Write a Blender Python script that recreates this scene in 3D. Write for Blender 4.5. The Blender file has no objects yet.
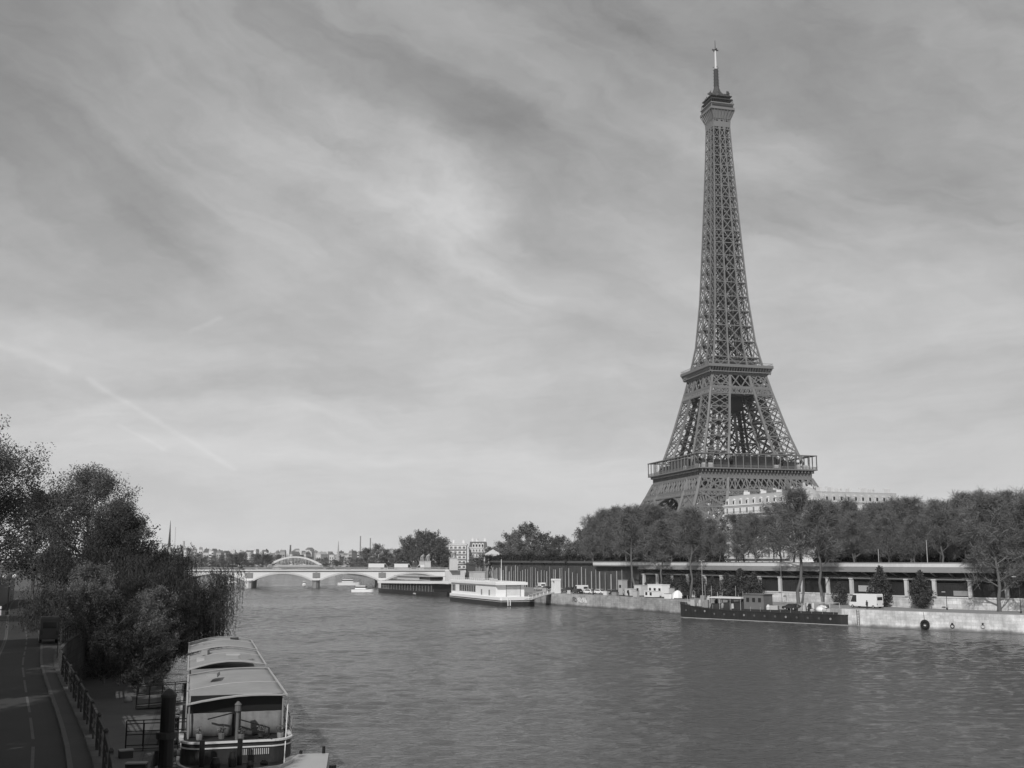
import bpy, math, random
import numpy as np
from mathutils import Vector, Matrix

R_ = math.radians
scene = bpy.context.scene
COL = scene.collection

# ------------------------------------------------------------------ camera
F_PX = 1065.4
PITCH = R_(9.379)
CAM_Z = 13.0
cam_d = bpy.data.cameras.new("camera")
cam_d.sensor_width = 36.0
cam_d.lens = 36.0 * F_PX / 1024.0
cam_d.clip_start = 0.5
cam_d.clip_end = 12000
cam = bpy.data.objects.new("camera", cam_d)
COL.objects.link(cam)
cam.location = (0, 0, CAM_Z)
cam.rotation_euler = (R_(90) + PITCH, 0, 0)
scene.camera = cam

# ------------------------------------------------------------------ light
SUN_EL = R_(36)
SUN_DIR = Vector((-0.34, -0.94, 0)).normalized()          # horizontal direction towards the sun
sun_az = math.atan2(SUN_DIR.x, SUN_DIR.y)
SKY_STRENGTH = 0.10
SKY_GAIN = 0.50
SUN_POWER = 3.3
sd = bpy.data.lights.new("sun", 'SUN')
sd.energy = SUN_POWER
sd.angle = R_(0.6)
sd.color = (1.0, 0.99, 0.98)
sun = bpy.data.objects.new("sun", sd)
COL.objects.link(sun)
tosun = Vector((SUN_DIR.x * math.cos(SUN_EL), SUN_DIR.y * math.cos(SUN_EL), math.sin(SUN_EL)))
sun.rotation_euler = tosun.to_track_quat('Z', 'Y').to_euler()

vs = scene.view_settings
vs.view_transform = 'Standard'
vs.look = 'None'
vs.exposure = 0.0
vs.gamma = 1.0
vs.use_curve_mapping = False
scene.render.engine = 'CYCLES'
scene.cycles.max_bounces = 6
scene.cycles.diffuse_bounces = 2
scene.cycles.glossy_bounces = 3
scene.cycles.transparent_max_bounces = 6
scene.cycles.volume_bounces = 0
scene.cycles.use_denoising = True
scene.render.filter_size = 2.0


class NT:
    """small node helper"""
    def __init__(s, tree):
        s.t = tree
        s.n = tree.nodes
        s.l = tree.links

    def new(s, typ, **kw):
        nd = s.n.new(typ)
        for k, v in kw.items():
            setattr(nd, k, v)
        return nd

    def put(s, sock, v):
        if v is None:
            return
        if hasattr(v, 'is_linked') or isinstance(v, bpy.types.NodeSocket):
            s.l.new(v, sock)
        else:
            sock.default_value = v

    def math(s, op, a, b=None, c=None, clamp=False):
        nd = s.new('ShaderNodeMath', operation=op, use_clamp=clamp)
        s.put(nd.inputs[0], a)
        s.put(nd.inputs[1], b)
        s.put(nd.inputs[2], c)
        return nd.outputs[0]

    def vmath(s, op, a, b=None):
        nd = s.new('ShaderNodeVectorMath', operation=op)
        s.put(nd.inputs[0], a)
        s.put(nd.inputs[1], b)
        return nd.outputs[0]

    def comb(s, x, y, z):
        nd = s.new('ShaderNodeCombineXYZ')
        s.put(nd.inputs[0], x)
        s.put(nd.inputs[1], y)
        s.put(nd.inputs[2], z)
        return nd.outputs[0]

    def noise(s, vec, scale, detail=6, rough=0.55, dist=0.0):
        nd = s.new('ShaderNodeTexNoise')
        nd.inputs['Scale'].default_value = scale
        nd.inputs['Detail'].default_value = detail
        nd.inputs['Roughness'].default_value = rough
        nd.inputs['Distortion'].default_value = dist
        if vec is not None:
            s.l.new(vec, nd.inputs['Vector'])
        return nd.outputs[0]

    def ramp(s, v, lo, hi, a=0.0, b=1.0, smooth=True):
        nd = s.new('ShaderNodeMapRange')
        nd.interpolation_type = 'SMOOTHSTEP' if smooth else 'LINEAR'
        s.put(nd.inputs[0], v)
        for i, x in enumerate((lo, hi, a, b)):
            nd.inputs[i + 1].default_value = x
        return nd.outputs[0]


def build_world():
    w = bpy.data.worlds.new("World")
    scene.world = w
    w.use_nodes = True
    nt = NT(w.node_tree)
    nt.n.clear()
    out = nt.new('ShaderNodeOutputWorld')
    bg = nt.new('ShaderNodeBackground')
    bg.inputs['Strength'].default_value = SKY_STRENGTH
    nt.l.new(bg.outputs[0], out.inputs[0])
    sky = nt.new('ShaderNodeTexSky')
    sky.sky_type = 'NISHITA'
    sky.sun_disc = False
    sky.sun_elevation = SUN_EL
    sky.sun_rotation = sun_az
    sky.dust_density = 2.0
    bw = nt.new('ShaderNodeRGBToBW')
    nt.l.new(sky.outputs[0], bw.inputs[0])
    tc = nt.new('ShaderNodeTexCoord')
    sep = nt.new('ShaderNodeSeparateXYZ')
    nt.l.new(tc.outputs['Generated'], sep.inputs[0])
    x, y, z = sep.outputs
    # cloud sheet high above: project the direction on a plane
    zz = nt.math('MAXIMUM', nt.math('ADD', z, 0.10), 0.03)
    u = nt.math('DIVIDE', x, zz)
    v = nt.math('DIVIDE', y, zz)
    a = R_(-28)
    ur = nt.math('ADD', nt.math('MULTIPLY', u, math.cos(a)), nt.math('MULTIPLY', v, math.sin(a)))
    vr = nt.math('SUBTRACT', nt.math('MULTIPLY', v, math.cos(a)), nt.math('MULTIPLY', u, math.sin(a)))
    P = nt.comb(nt.math('MULTIPLY', ur, 1.0), nt.math('MULTIPLY', vr, 0.55), 0.0)
    warp = nt.noise(P, 1.1, 3, 0.5)
    P2 = nt.vmath('ADD', P, nt.comb(nt.math('MULTIPLY', warp, 0.9), nt.math('MULTIPLY', warp, -0.5), 0.0))
    n_big = nt.noise(P2, 0.9, 3, 0.5)
    n_mid = nt.noise(P2, 2.6, 12, 0.64, 0.6)
    P3 = nt.comb(nt.math('MULTIPLY', ur, 0.9), nt.math('MULTIPLY', vr, 3.2), warp)
    n_str = nt.noise(P3, 2.2, 12, 0.68, 0.8)
    # azimuth / elevation (degrees) for the large cloud banks
    az = nt.math('MULTIPLY', nt.math('ARCTAN2', x, y), 57.2958)
    el = nt.math('MULTIPLY', nt.math('ARCSINE', z), 57.2958)
    wn = nt.noise(nt.comb(nt.math('MULTIPLY', az, 0.06), nt.math('MULTIPLY', el, 0.11), 3.0), 1.0, 6, 0.6)
    wn2 = nt.noise(nt.comb(nt.math('MULTIPLY', az, 0.06), nt.math('MULTIPLY', el, 0.11), 9.0), 1.0, 6, 0.6)
    azw = nt.math('ADD', az, nt.math('MULTIPLY', nt.math('SUBTRACT', wn, 0.5), 13.0))
    elw = nt.math('ADD', el, nt.math('MULTIPLY', nt.math('SUBTRACT', wn2, 0.5), 9.0))

    def bank(p, q, width, azs, els):
        """soft band of cloud between two sky directions"""
        dx, dy = q[0] - p[0], q[1] - p[1]
        L2 = dx * dx + dy * dy
        ax = nt.math('SUBTRACT', azs, p[0])
        ay = nt.math('SUBTRACT', els, p[1])
        t = nt.math('DIVIDE', nt.math('ADD', nt.math('MULTIPLY', ax, dx), nt.math('MULTIPLY', ay, dy)), L2, clamp=True)
        ex = nt.math('SUBTRACT', ax, nt.math('MULTIPLY', t, dx))
        ey = nt.math('SUBTRACT', ay, nt.math('MULTIPLY', t, dy))
        d2 = nt.math('ADD', nt.math('MULTIPLY', ex, ex), nt.math('MULTIPLY', ey, ey))
        return nt.math('EXPONENT', nt.math('MULTIPLY', d2, -1.0 / (width * width)))
    total = None
    for (p, q, wd, k) in CLOUD_BANKS:
        b = nt.math('MULTIPLY', bank(p, q, wd, azw, elw), k)
        total = b if total is None else nt.math('ADD', total, b)
    # fibrous cirrus, combed roughly along the wind: steeper high up, level near the horizon
    ca, sa_ = math.cos(R_(-24)), math.sin(R_(-24))
    wv = nt.math('MULTIPLY', nt.math('SUBTRACT', wn, 0.5), 10.0)
    wv2 = nt.math('MULTIPLY', nt.math('SUBTRACT', wn2, 0.5), 7.0)
    az2 = nt.math('ADD', az, wv)
    el2 = nt.math('ADD', el, wv2)
    q1 = nt.math('ADD', nt.math('MULTIPLY', az2, ca), nt.math('MULTIPLY', el2, sa_ * 1.0))
    q2 = nt.math('SUBTRACT', nt.math('MULTIPLY', el2, ca), nt.math('MULTIPLY', az2, sa_))
    fib1 = nt.noise(nt.comb(nt.math('MULTIPLY', q1, 0.05), nt.math('MULTIPLY', q2, 0.26), 1.0), 1.0, 13, 0.62, 0.25)
    fib2 = nt.noise(nt.comb(nt.math('MULTIPLY', az2, 0.05), nt.math('MULTIPLY', el2, 0.30), 5.0), 1.0, 13, 0.62, 0.2)
    fluff = nt.noise(nt.comb(nt.math('MULTIPLY', az2, 0.16), nt.math('MULTIPLY', el2, 0.22), 12.0), 1.0, 13, 0.64, 0.15)
    hi = nt.ramp(el, 8.0, 17.0, 0.0, 1.0)
    fib = nt.math('ADD', nt.math('MULTIPLY', fib1, hi), nt.math('MULTIPLY', fib2, nt.math('SUBTRACT', 1.0, hi)))
    texture = nt.math('ADD', nt.math('MULTIPLY', nt.math('SUBTRACT', fib, 0.5), 2.0),
                      nt.math('MULTIPLY', nt.math('SUBTRACT', fluff, 0.5), 0.8))
    texture = nt.math('ADD', texture, nt.math('MULTIPLY', nt.math('SUBTRACT', n_str, 0.5), 0.35))
    total = nt.math('MULTIPLY', total, nt.math('ADD', 0.0, nt.math('ADD', nt.math('MULTIPLY', fib, 0.9), nt.math('MULTIPLY', fluff, 0.9))))
    cl = nt.math('ADD', nt.math('ADD', total, texture), nt.math('MULTIPLY', nt.math('SUBTRACT', n_big, 0.5), 0.2))
    # contrails, slightly ragged
    azt = nt.math('ADD', az, nt.math('MULTIPLY', nt.math('SUBTRACT', wn, 0.5), 1.2))
    elt = nt.math('ADD', el, nt.math('MULTIPLY', nt.math('SUBTRACT', wn2, 0.5), 1.2))
    for (p, q, wd, k) in TRAILS:
        b = nt.math('MULTIPLY', bank(p, q, wd, azt, elt), nt.math('MULTIPLY', nt.ramp(n_mid, 0.25, 0.65, 0.35, 1.0), k))
        cl = nt.math('ADD', cl, b)
    # base brightness by elevation from the physical sky, flattened by high haze
    e = nt.ramp(z, -0.02, 0.62, 1.0, 0.0, False)
    base = nt.math('ADD', nt.math('MULTIPLY', bw.outputs[0], 0.12), nt.math('MULTIPLY', nt.math('POWER', e, 1.6), SKY_HAZE))
    amp = nt.ramp(z, 0.0, 0.22, 0.38, 1.0)
    fac = nt.math('ADD', 1.0, nt.math('MULTIPLY', nt.math('MULTIPLY', cl, amp), CLOUD_AMP))
    fac = nt.math('MAXIMUM', fac, 0.35)
    val = nt.math('MULTIPLY', nt.math('ADD', base, SKY_FLOOR), fac)
    rgb = nt.comb(val, nt.math('MULTIPLY', val, 1.0), nt.math('MULTIPLY', val, 1.003))
    nt.l.new(rgb, bg.inputs[0])


def azel(px, py):
    a = (px - 512) / F_PX
    b = (384 - py) / F_PX
    d = Vector((a, math.cos(PITCH) - b * math.sin(PITCH), math.sin(PITCH) + b * math.cos(PITCH))).normalized()
    return (math.degrees(math.atan2(d.x, d.y)), math.degrees(math.asin(d.z)))


SKY_HAZE = 3.9
SKY_FLOOR = 2.55
CLOUD_AMP = 0.47
CLOUD_BANKS = [
    (azel(150, 20), azel(330, 110), 2.6, 0.35),
    (azel(330, 110), azel(450, 200), 2.8, 0.46),
    (azel(450, 200), azel(500, 300), 3.0, 0.36),
    (azel(130, 130), azel(380, 220), 3.2, 0.35),
    (azel(0, 130), azel(140, 190), 4.2, -0.50),
    (azel(-60, 60), azel(0, 0), 4.0, -0.35),
    (azel(330, 60), azel(470, 130), 2.4, -0.42),
    (azel(350, 5), azel(520, 50), 2.2, 0.25),
    (azel(480, 140), azel(560, 230), 2.2, -0.30),
    (azel(560, 120), azel(690, 180), 2.4, -0.15),
    (azel(860, 130), azel(960, 180), 3.6, -0.32),
    (azel(940, 60), azel(780, 160), 1.5, 0.25),
    (azel(560, 230), azel(700, 150), 2.4, 0.22),
    (azel(100, 310), azel(350, 330), 1.6, -0.22),
    (azel(100, 400), azel(500, 440), 3.0, 0.22),
    (azel(740, 300), azel(1024, 250), 2.4, 0.14),
    (azel(-40, 240), azel(200, 250), 2.0, -0.15),
]
TRAILS = [
    (azel(-60, 325), azel(68, 368), 0.22, 0.32),
    (azel(90, 378), azel(235, 470), 0.14, 0.34),
    (azel(120, 425), azel(165, 452), 0.10, 0.28),
    (azel(190, 330), azel(222, 316), 0.12, 0.25),
    (azel(60, 357), azel(230, 353), 0.35, 0.16),
]
build_world()

# ------------------------------------------------------------------ materials
MATS = {}


def mat(name, v, rough=0.8, var=0.18, scale=0.6, fine=6.0, bump=0.0, metal=0.0, spec=0.3, streak=False, coat=0.0, trans=0.0):
    if name in MATS:
        return MATS[name]
    m = bpy.data.materials.new(name)
    m.use_nodes = True
    nt = NT(m.node_tree)
    nt.n.clear()
    out = nt.new('ShaderNodeOutputMaterial')
    b = nt.new('ShaderNodeBsdfPrincipled')
    nt.l.new(b.outputs[0], out.inputs[0])
    tc = nt.new('ShaderNodeTexCoord')
    vec = tc.outputs['Object']
    n1 = nt.noise(vec, scale, 5, 0.6)
    n2 = nt.noise(vec, fine, 4, 0.6)
    f = nt.math('ADD', nt.math('MULTIPLY', nt.math('SUBTRACT', n1, 0.5), 2 * var), nt.math('MULTIPLY', nt.math('SUBTRACT', n2, 0.5), var))
    if streak:
        mp = nt.new('ShaderNodeMapping')
        mp.inputs['Scale'].default_value = (1.6, 1.6, 0.12)
        nt.l.new(vec, mp.inputs[0])
        n3 = nt.noise(mp.outputs[0], 1.3, 5, 0.65)
        f = nt.math('ADD', f, nt.math('MULTIPLY', nt.math('SUBTRACT', n3, 0.55), 2.2 * var))
    val = nt.math('MULTIPLY', nt.math('MAXIMUM', nt.math('ADD', 1.0, f), 0.1), v)
    nt.l.new(nt.comb(val, val, val), b.inputs['Base Color'])
    b.inputs['Roughness'].default_value = rough
    b.inputs['Metallic'].default_value = metal
    b.inputs['Specular IOR Level'].default_value = spec
    if coat:
        b.inputs['Coat Weight'].default_value = coat
        b.inputs['Coat Roughness'].default_value = 0.1
    if bump > 0:
        bp = nt.new('ShaderNodeBump')
        bp.inputs['Strength'].default_value = 0.6
        bp.inputs['Distance'].default_value = bump
        nt.l.new(n2, bp.inputs['Height'])
        nt.l.new(bp.outputs[0], b.inputs['Normal'])
    MATS[name] = m
    return m


def leaf_mat(name, v, var=0.35, trans=0.35):
    m = bpy.data.materials.new(name)
    m.use_nodes = True
    nt = NT(m.node_tree)
    nt.n.clear()
    out = nt.new('ShaderNodeOutputMaterial')
    geo = nt.new('ShaderNodeNewGeometry')
    rnd = geo.outputs['Random Per Island']
    tc = nt.new('ShaderNodeTexCoord')
    n1 = nt.noise(tc.outputs['Object'], 0.45, 3, 0.5)
    f = nt.math('ADD', nt.math('MULTIPLY', nt.math('SUBTRACT', rnd, 0.5), 2 * var), nt.math('MULTIPLY', nt.math('SUBTRACT', n1, 0.5), 1.2 * var))
    val = nt.math('MULTIPLY', nt.math('MAXIMUM', nt.math('ADD', 1.0, f), 0.15), v)
    c = nt.comb(val, val, val)
    d = nt.new('ShaderNodeBsdfDiffuse')
    nt.l.new(c, d.inputs[0])
    if trans > 0:
        t = nt.new('ShaderNodeBsdfTranslucent')
        nt.l.new(c, t.inputs[0])
        mx = nt.new('ShaderNodeMixShader')
        mx.inputs[0].default_value = trans
        nt.l.new(d.outputs[0], mx.inputs[1])
        nt.l.new(t.outputs[0], mx.inputs[2])
        nt.l.new(mx.outputs[0], out.inputs[0])
    else:
        nt.l.new(d.outputs[0], out.inputs[0])
    MATS[name] = m
    return m


def brick_mat(name, v, mortar, bw, bh, rough=0.9, var=0.25, axis='wall', bump=0.02, streak=0.0):
    """stone courses: brick pattern laid out along the wall (uses the UV map in metres)"""
    m = bpy.data.materials.new(name)
    m.use_nodes = True
    nt = NT(m.node_tree)
    nt.n.clear()
    out = nt.new('ShaderNodeOutputMaterial')
    b = nt.new('ShaderNodeBsdfPrincipled')
    nt.l.new(b.outputs[0], out.inputs[0])
    tc = nt.new('ShaderNodeTexCoord')
    br = nt.new('ShaderNodeTexBrick')
    nt.l.new(tc.outputs['UV'], br.inputs['Vector'])
    br.inputs['Scale'].default_value = 1.0
    br.inputs['Brick Width'].default_value = bw
    br.inputs['Row Height'].default_value = bh
    br.inputs['Mortar Size'].default_value = 0.02
    br.inputs['Color1'].default_value = (v * (1 - var * 0.5),) * 3 + (1,)
    br.inputs['Color2'].default_value = (v * (1 + var * 0.5),) * 3 + (1,)
    br.inputs['Mortar'].default_value = (mortar,) * 3 + (1,)
    bwn = nt.new('ShaderNodeRGBToBW')
    nt.l.new(br.outputs[0], bwn.inputs[0])
    n1 = nt.noise(tc.outputs['Object'], 0.25, 7, 0.65)
    n2 = nt.noise(tc.outputs['Object'], 2.5, 5, 0.6)
    mp = nt.new('ShaderNodeMapping')
    mp.inputs['Scale'].default_value = (0.9, 0.9, 0.08)
    nt.l.new(tc.outputs['Object'], mp.inputs[0])
    n3 = nt.noise(mp.outputs[0], 1.2, 6, 0.65)
    f = nt.math('ADD', nt.ramp(n1, 0.3, 0.7, 0.72, 1.2), nt.math('MULTIPLY', nt.math('SUBTRACT', n2, 0.5), 0.35))
    f = nt.math('ADD', f, nt.math('MULTIPLY', nt.math('SUBTRACT', n3, 0.5), 0.9 + streak))
    sp = nt.new('ShaderNodeSeparateXYZ')
    nt.l.new(tc.outputs['Object'], sp.inputs[0])
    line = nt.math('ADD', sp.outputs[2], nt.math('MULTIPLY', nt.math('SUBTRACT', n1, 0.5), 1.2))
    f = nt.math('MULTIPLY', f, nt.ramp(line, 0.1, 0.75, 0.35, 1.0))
    val = nt.math('MULTIPLY', bwn.outputs[0], nt.math('MAXIMUM', f, 0.1))
    nt.l.new(nt.comb(val, val, val), b.inputs['Base Color'])
    b.inputs['Roughness'].default_value = rough
    b.inputs['Specular IOR Level'].default_value = 0.2
    MATS[name] = m
    return m


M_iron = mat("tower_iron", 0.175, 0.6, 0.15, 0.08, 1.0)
M_iron_d = mat("tower_iron_inner", 0.06, 0.7, 0.15, 0.08, 1.0)  # same iron darkened: inside shade put into the colour, also used for the mast
M_glassd = mat("dark_glass", 0.03, 0.12, 0.2, 0.5, 2, spec=0.5)
M_stone = mat("pale_limestone", 0.55, 0.85, 0.16, 0.15, 1.6, streak=True)
M_bridge = mat("bridge_stone", 0.72, 0.85, 0.10, 0.08, 1.2, streak=True)
M_bridge_g = mat("bridge_stone_grey", 0.24, 0.85, 0.14, 0.15, 1.6, streak=True)
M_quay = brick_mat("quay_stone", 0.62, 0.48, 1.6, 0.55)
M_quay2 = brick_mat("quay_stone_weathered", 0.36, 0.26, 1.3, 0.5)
M_lowwall = brick_mat("station_wall_stone", 0.55, 0.34, 2.0, 0.7)
M_asphalt = mat("asphalt", 0.04, 0.9, 0.25, 0.5, 8, bump=0.01)
M_path = mat("cycle_path_asphalt", 0.04, 0.85, 0.3, 0.35, 10, bump=0.01)
M_pave = mat("pavement", 0.06, 0.9, 0.25, 0.6, 5, bump=0.01)
M_cobble = mat("quay_paving", 0.12, 0.9, 0.3, 0.4, 4, bump=0.02)
M_rquay = mat("right_quay_paving", 0.26, 0.9, 0.22, 0.15, 3)
M_earth = mat("ground_earth", 0.10, 0.95, 0.3, 0.05, 1)
M_kerb = mat("granite_kerb", 0.09, 0.8, 0.2, 1.0, 8)
M_line = mat("road_paint", 0.10, 0.8, 0.45, 2.0, 12)
M_white = mat("white_paint", 0.80, 0.5, 0.05, 0.3, 3, spec=0.4)
M_offwhite = mat("off_white_paint", 0.60, 0.6, 0.12, 0.4, 4, streak=True)
M_grey = mat("grey_paint", 0.25, 0.6, 0.15, 0.5, 4)
M_lgrey = mat("light_grey_paint", 0.42, 0.6, 0.12, 0.5, 4)
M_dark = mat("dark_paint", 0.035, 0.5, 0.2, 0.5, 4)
M_black = mat("black_paint", 0.012, 0.45, 0.2, 0.5, 4)
M_hull = mat("black_hull", 0.03, 0.5, 0.6, 0.35, 3, streak=True)
M_canvas = mat("canvas", 0.17, 0.9, 0.45, 0.9, 5, streak=True)  # strong mottling stands for dappled shade, put into the canvas colour
M_canopy = mat("canopy_sheet", 0.30, 0.7, 0.32, 0.35, 2.2)
M_zinc = mat("zinc_roof", 0.20, 0.5, 0.2, 0.2, 2)
M_slate = mat("slate_roof", 0.11, 0.6, 0.2, 0.3, 3)
M_rubber = mat("rubber", 0.02, 0.9, 0.2, 1, 4)
M_bark = mat("bark", 0.10, 0.95, 0.3, 0.8, 6, bump=0.02)
M_barkl = mat("plane_bark", 0.12, 0.9, 0.35, 0.7, 3)
M_twig = leaf_mat("twigs", 0.15, 0.3, 0.0)
M_twigd = leaf_mat("twigs_dark", 0.10, 0.3, 0.0)
M_twigf = leaf_mat("far_foliage", 0.11, 0.35, 0.1)
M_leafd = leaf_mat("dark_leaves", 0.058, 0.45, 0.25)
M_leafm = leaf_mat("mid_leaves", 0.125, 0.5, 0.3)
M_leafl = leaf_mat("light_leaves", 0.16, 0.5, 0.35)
M_willow = leaf_mat("willow_leaves", 0.05, 0.45, 0.0)
M_everb = leaf_mat("bush_leaves", 0.075, 0.5, 0.1)
M_ever = leaf_mat("evergreen_leaves", 0.04, 0.4, 0.1)
M_skin = mat("skin", 0.35, 0.7)
M_cloth = mat("dark_cloth", 0.03, 0.9)
M_clothl = mat("light_cloth", 0.4, 0.9)
M_wood = mat("weathered_wood", 0.13, 0.85, 0.3, 0.8, 6, streak=True)
M_globe = mat("lamp_glass", 0.75, 0.3, 0.05)


# ------------------------------------------------------------------ mesh helpers
class MB:
    def __init__(s):
        s.v = []
        s.f = []
        s.uv = None

    def add(s, vs_, fs):
        o = len(s.v)
        s.v += [tuple(p) for p in vs_]
        s.f += [tuple(i + o for i in f) for f in fs]
        return s

    def box(s, c, size, rz=0.0, taper=1.0):
        cx, cy, cz = c
        hx, hy, hz = size[0] / 2, size[1] / 2, size[2] / 2
        ca, sa = math.cos(rz), math.sin(rz)
        P = []
        for dz, k in ((-hz, 1.0), (hz, taper)):
            for dx, dy in ((-hx, -hy), (hx, -hy), (hx, hy), (-hx, hy)):
                X, Y = dx * k, dy * k
                P.append((cx + X * ca - Y * sa, cy + X * sa + Y * ca, cz + dz))
        return s.add(P, [(0, 3, 2, 1), (4, 5, 6, 7), (0, 1, 5, 4), (1, 2, 6, 5), (2, 3, 7, 6), (3, 0, 4, 7)])

    def beam(s, p, q, w, h=None):
        h = h or w
        p = Vector(p)
        q = Vector(q)
        d = q - p
        if d.length < 1e-6:
            return s
        d.normalize()
        up = Vector((0, 0, 1)) if abs(d.z) < 0.95 else Vector((1, 0, 0))
        a = d.cross(up).normalized() * (w / 2)
        b = a.cross(d).normalized() * (h / 2)
        P = [p - a - b, p + a - b, p + a + b, p - a + b, q - a - b, q + a - b, q + a + b, q - a + b]
        return s.add(P, [(0, 3, 2, 1), (4, 5, 6, 7), (0, 1, 5, 4), (1, 2, 6, 5), (2, 3, 7, 6), (3, 0, 4, 7)])

    def tube(s, p, q, r, r2=None, n=8, caps=True):
        r2 = r if r2 is None else r2
        p = Vector(p)
        q = Vector(q)
        d = (q - p)
        if d.length < 1e-6:
            return s
        d.normalize()
        up = Vector((0, 0, 1)) if abs(d.z) < 0.95 else Vector((1, 0, 0))
        a = d.cross(up).normalized()
        b = a.cross(d).normalized()
        P = []
        for c, rr in ((p, r), (q, r2)):
            for i in range(n):
                t = 2 * math.pi * i / n
                P.append(c + a * (rr * math.cos(t)) + b * (rr * math.sin(t)))
        F = [(i, (i + 1) % n, n + (i + 1) % n, n + i) for i in range(n)]
        if caps:
            F += [tuple(range(n - 1, -1, -1)), tuple(range(n, 2 * n))]
        return s.add(P, F)

    def lathe(s, c, prof, n=12):
        P = []
        for (r, z) in prof:
            for i in range(n):
                t = 2 * math.pi * i / n
                P.append((c[0] + r * math.cos(t), c[1] + r * math.sin(t), c[2] + z))
        F = []
        for k in range(len(prof) - 1):
            for i in range(n):
                j = (i + 1) % n
                F.append((k * n + i, k * n + j, (k + 1) * n + j, (k + 1) * n + i))
        F.append(tuple(range(n - 1, -1, -1)))
        F.append(tuple((len(prof) - 1) * n + i for i in range(n)))
        return s.add(P, F)

    def prism(s, poly, z0, z1):
        """poly: list of (x, y)"""
        n = len(poly)
        P = [(x, y, z0) for x, y in poly] + [(x, y, z1) for x, y in poly]
        F = [tuple(range(n - 1, -1, -1)), tuple(range(n, 2 * n))]
        F += [(i, (i + 1) % n, n + (i + 1) % n, n + i) for i in range(n)]
        return s.add(P, F)

    def sideprism(s, prof, y0, y1):
        """prof: list of (x, z), extruded along y"""
        n = len(prof)
        P = [(x, y0, z) for x, z in prof] + [(x, y1, z) for x, z in prof]
        F = [tuple(range(n)), tuple(range(2 * n - 1, n - 1, -1))]
        F += [(i, n + i, n + (i + 1) % n, (i + 1) % n) for i in range(n)]
        return s.add(P, F)

    def build(s, name, m, parent=None, smooth=False, kind=None):
        me = bpy.data.meshes.new(name)
        me.from_pydata([tuple(p) for p in s.v], [], s.f)
        me.materials.append(m)
        if smooth:
            for p in me.polygons:
                p.use_smooth = True
        me.update()
        o = bpy.data.objects.new(name, me)
        COL.objects.link(o)
        if parent is not None:
            o.parent = parent
        if kind:
            o["kind"] = kind
        return o


def empty(name, loc, label, cat, rz=0.0, group=None):
    o = bpy.data.objects.new(name, None)
    COL.objects.link(o)
    o.location = loc
    o.rotation_euler = (0, 0, rz)
    o.empty_display_size = 0.3
    tag(o, label, cat, group)
    return o


def tag(o, label, cat, group=None):
    o["label"] = label
    o["category"] = cat
    if group:
        o["group"] = group
    return o


def copy_tree(o, parent=None):
    c = o.copy()
    COL.objects.link(c)
    c.parent = parent
    for ch in KIDS(o):
        copy_tree(ch, c)
    return c


def KIDS(o):
    return [c for c in COL.objects if c.parent == o]


_kids_cache = {}


def fast_copy(root, label, loc, rz=0.0, scale=None, group=None):
    if root.name not in _kids_cache:
        def rec(o):
            return (o, [rec(c) for c in KIDS(o)])
        _kids_cache[root.name] = rec(root)

    def cp(t, par):
        c = t[0].copy()
        COL.objects.link(c)
        c.parent = par
        for k in t[1]:
            cp(k, c)
        return c
    c = cp(_kids_cache[root.name], None)
    c.location = loc
    c.rotation_euler = (0, 0, rz)
    if scale:
        c.scale = scale
    c["label"] = label
    if group:
        c["group"] = group
    return c


class Proto:
    """first use moves the built thing itself, later uses copy it with its parts"""
    def __init__(s, root):
        s.root = root
        s.used = False

    def put(s, label, loc, rz=0.0, scale=None, group=None):
        if not s.used:
            s.used = True
            o = s.root
            # cache children before anything else
            fast = _kids_cache.setdefault(o.name, (lambda f: f(f, o))(lambda f, q: (q, [f(f, c) for c in KIDS(q)])))
            o.location = loc
            o.rotation_euler = (0, 0, rz)
            if scale:
                o.scale = scale
            else:
                o.scale = (1, 1, 1)
            o["label"] = label
            if group:
                o["group"] = group
            return o
        return fast_copy(s.root, label, loc, rz, scale or (1, 1, 1), group)


def np_mesh(name, V, Fq, m, parent=None):
    """V (n,3) array, Fq (k, 3|4) int array"""
    me = bpy.data.meshes.new(name)
    k = Fq.shape[1]
    me.vertices.add(len(V))
    me.vertices.foreach_set("co", np.asarray(V, np.float32).ravel())
    me.loops.add(Fq.size)
    me.loops.foreach_set("vertex_index", np.asarray(Fq, np.int32).ravel())
    me.polygons.add(len(Fq))
    me.polygons.foreach_set("loop_start", np.arange(0, Fq.size, k, dtype=np.int32))
    try:
        me.polygons.foreach_set("loop_total", np.full(len(Fq), k, dtype=np.int32))
    except Exception:
        pass
    me.update(calc_edges=True)
    me.validate()
    me.materials.append(m)
    o = bpy.data.objects.new(name, me)
    COL.objects.link(o)
    if parent is not None:
        o.parent = parent
    return o


def skin_mesh(name, V, E, Rr, m, parent=None, sub=1):
    """grow one continuous figure over a skeleton"""
    me = bpy.data.meshes.new(name + "_tmp")
    me.from_pydata(V, E, [])
    ob = bpy.data.objects.new(name + "_tmp", me)
    COL.objects.link(ob)
    sk = ob.modifiers.new("s", 'SKIN')
    for i, r in enumerate(Rr):
        me.skin_vertices[0].data[i].radius = (r, r) if not isinstance(r, tuple) else r
        me.skin_vertices[0].data[i].use_root = (i == 0)
    sb = ob.modifiers.new("b", 'SUBSURF')
    sb.levels = sub
    sb.render_levels = sub
    dg = bpy.context.evaluated_depsgraph_get()
    new = bpy.data.meshes.new_from_object(ob.evaluated_get(dg))
    bpy.data.objects.remove(ob)
    new.materials.clear()
    new.materials.append(m)
    for p in new.polygons:
        p.use_smooth = True
    o = bpy.data.objects.new(name, new)
    COL.objects.link(o)
    if parent is not None:
        o.parent = parent
    return o


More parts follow.
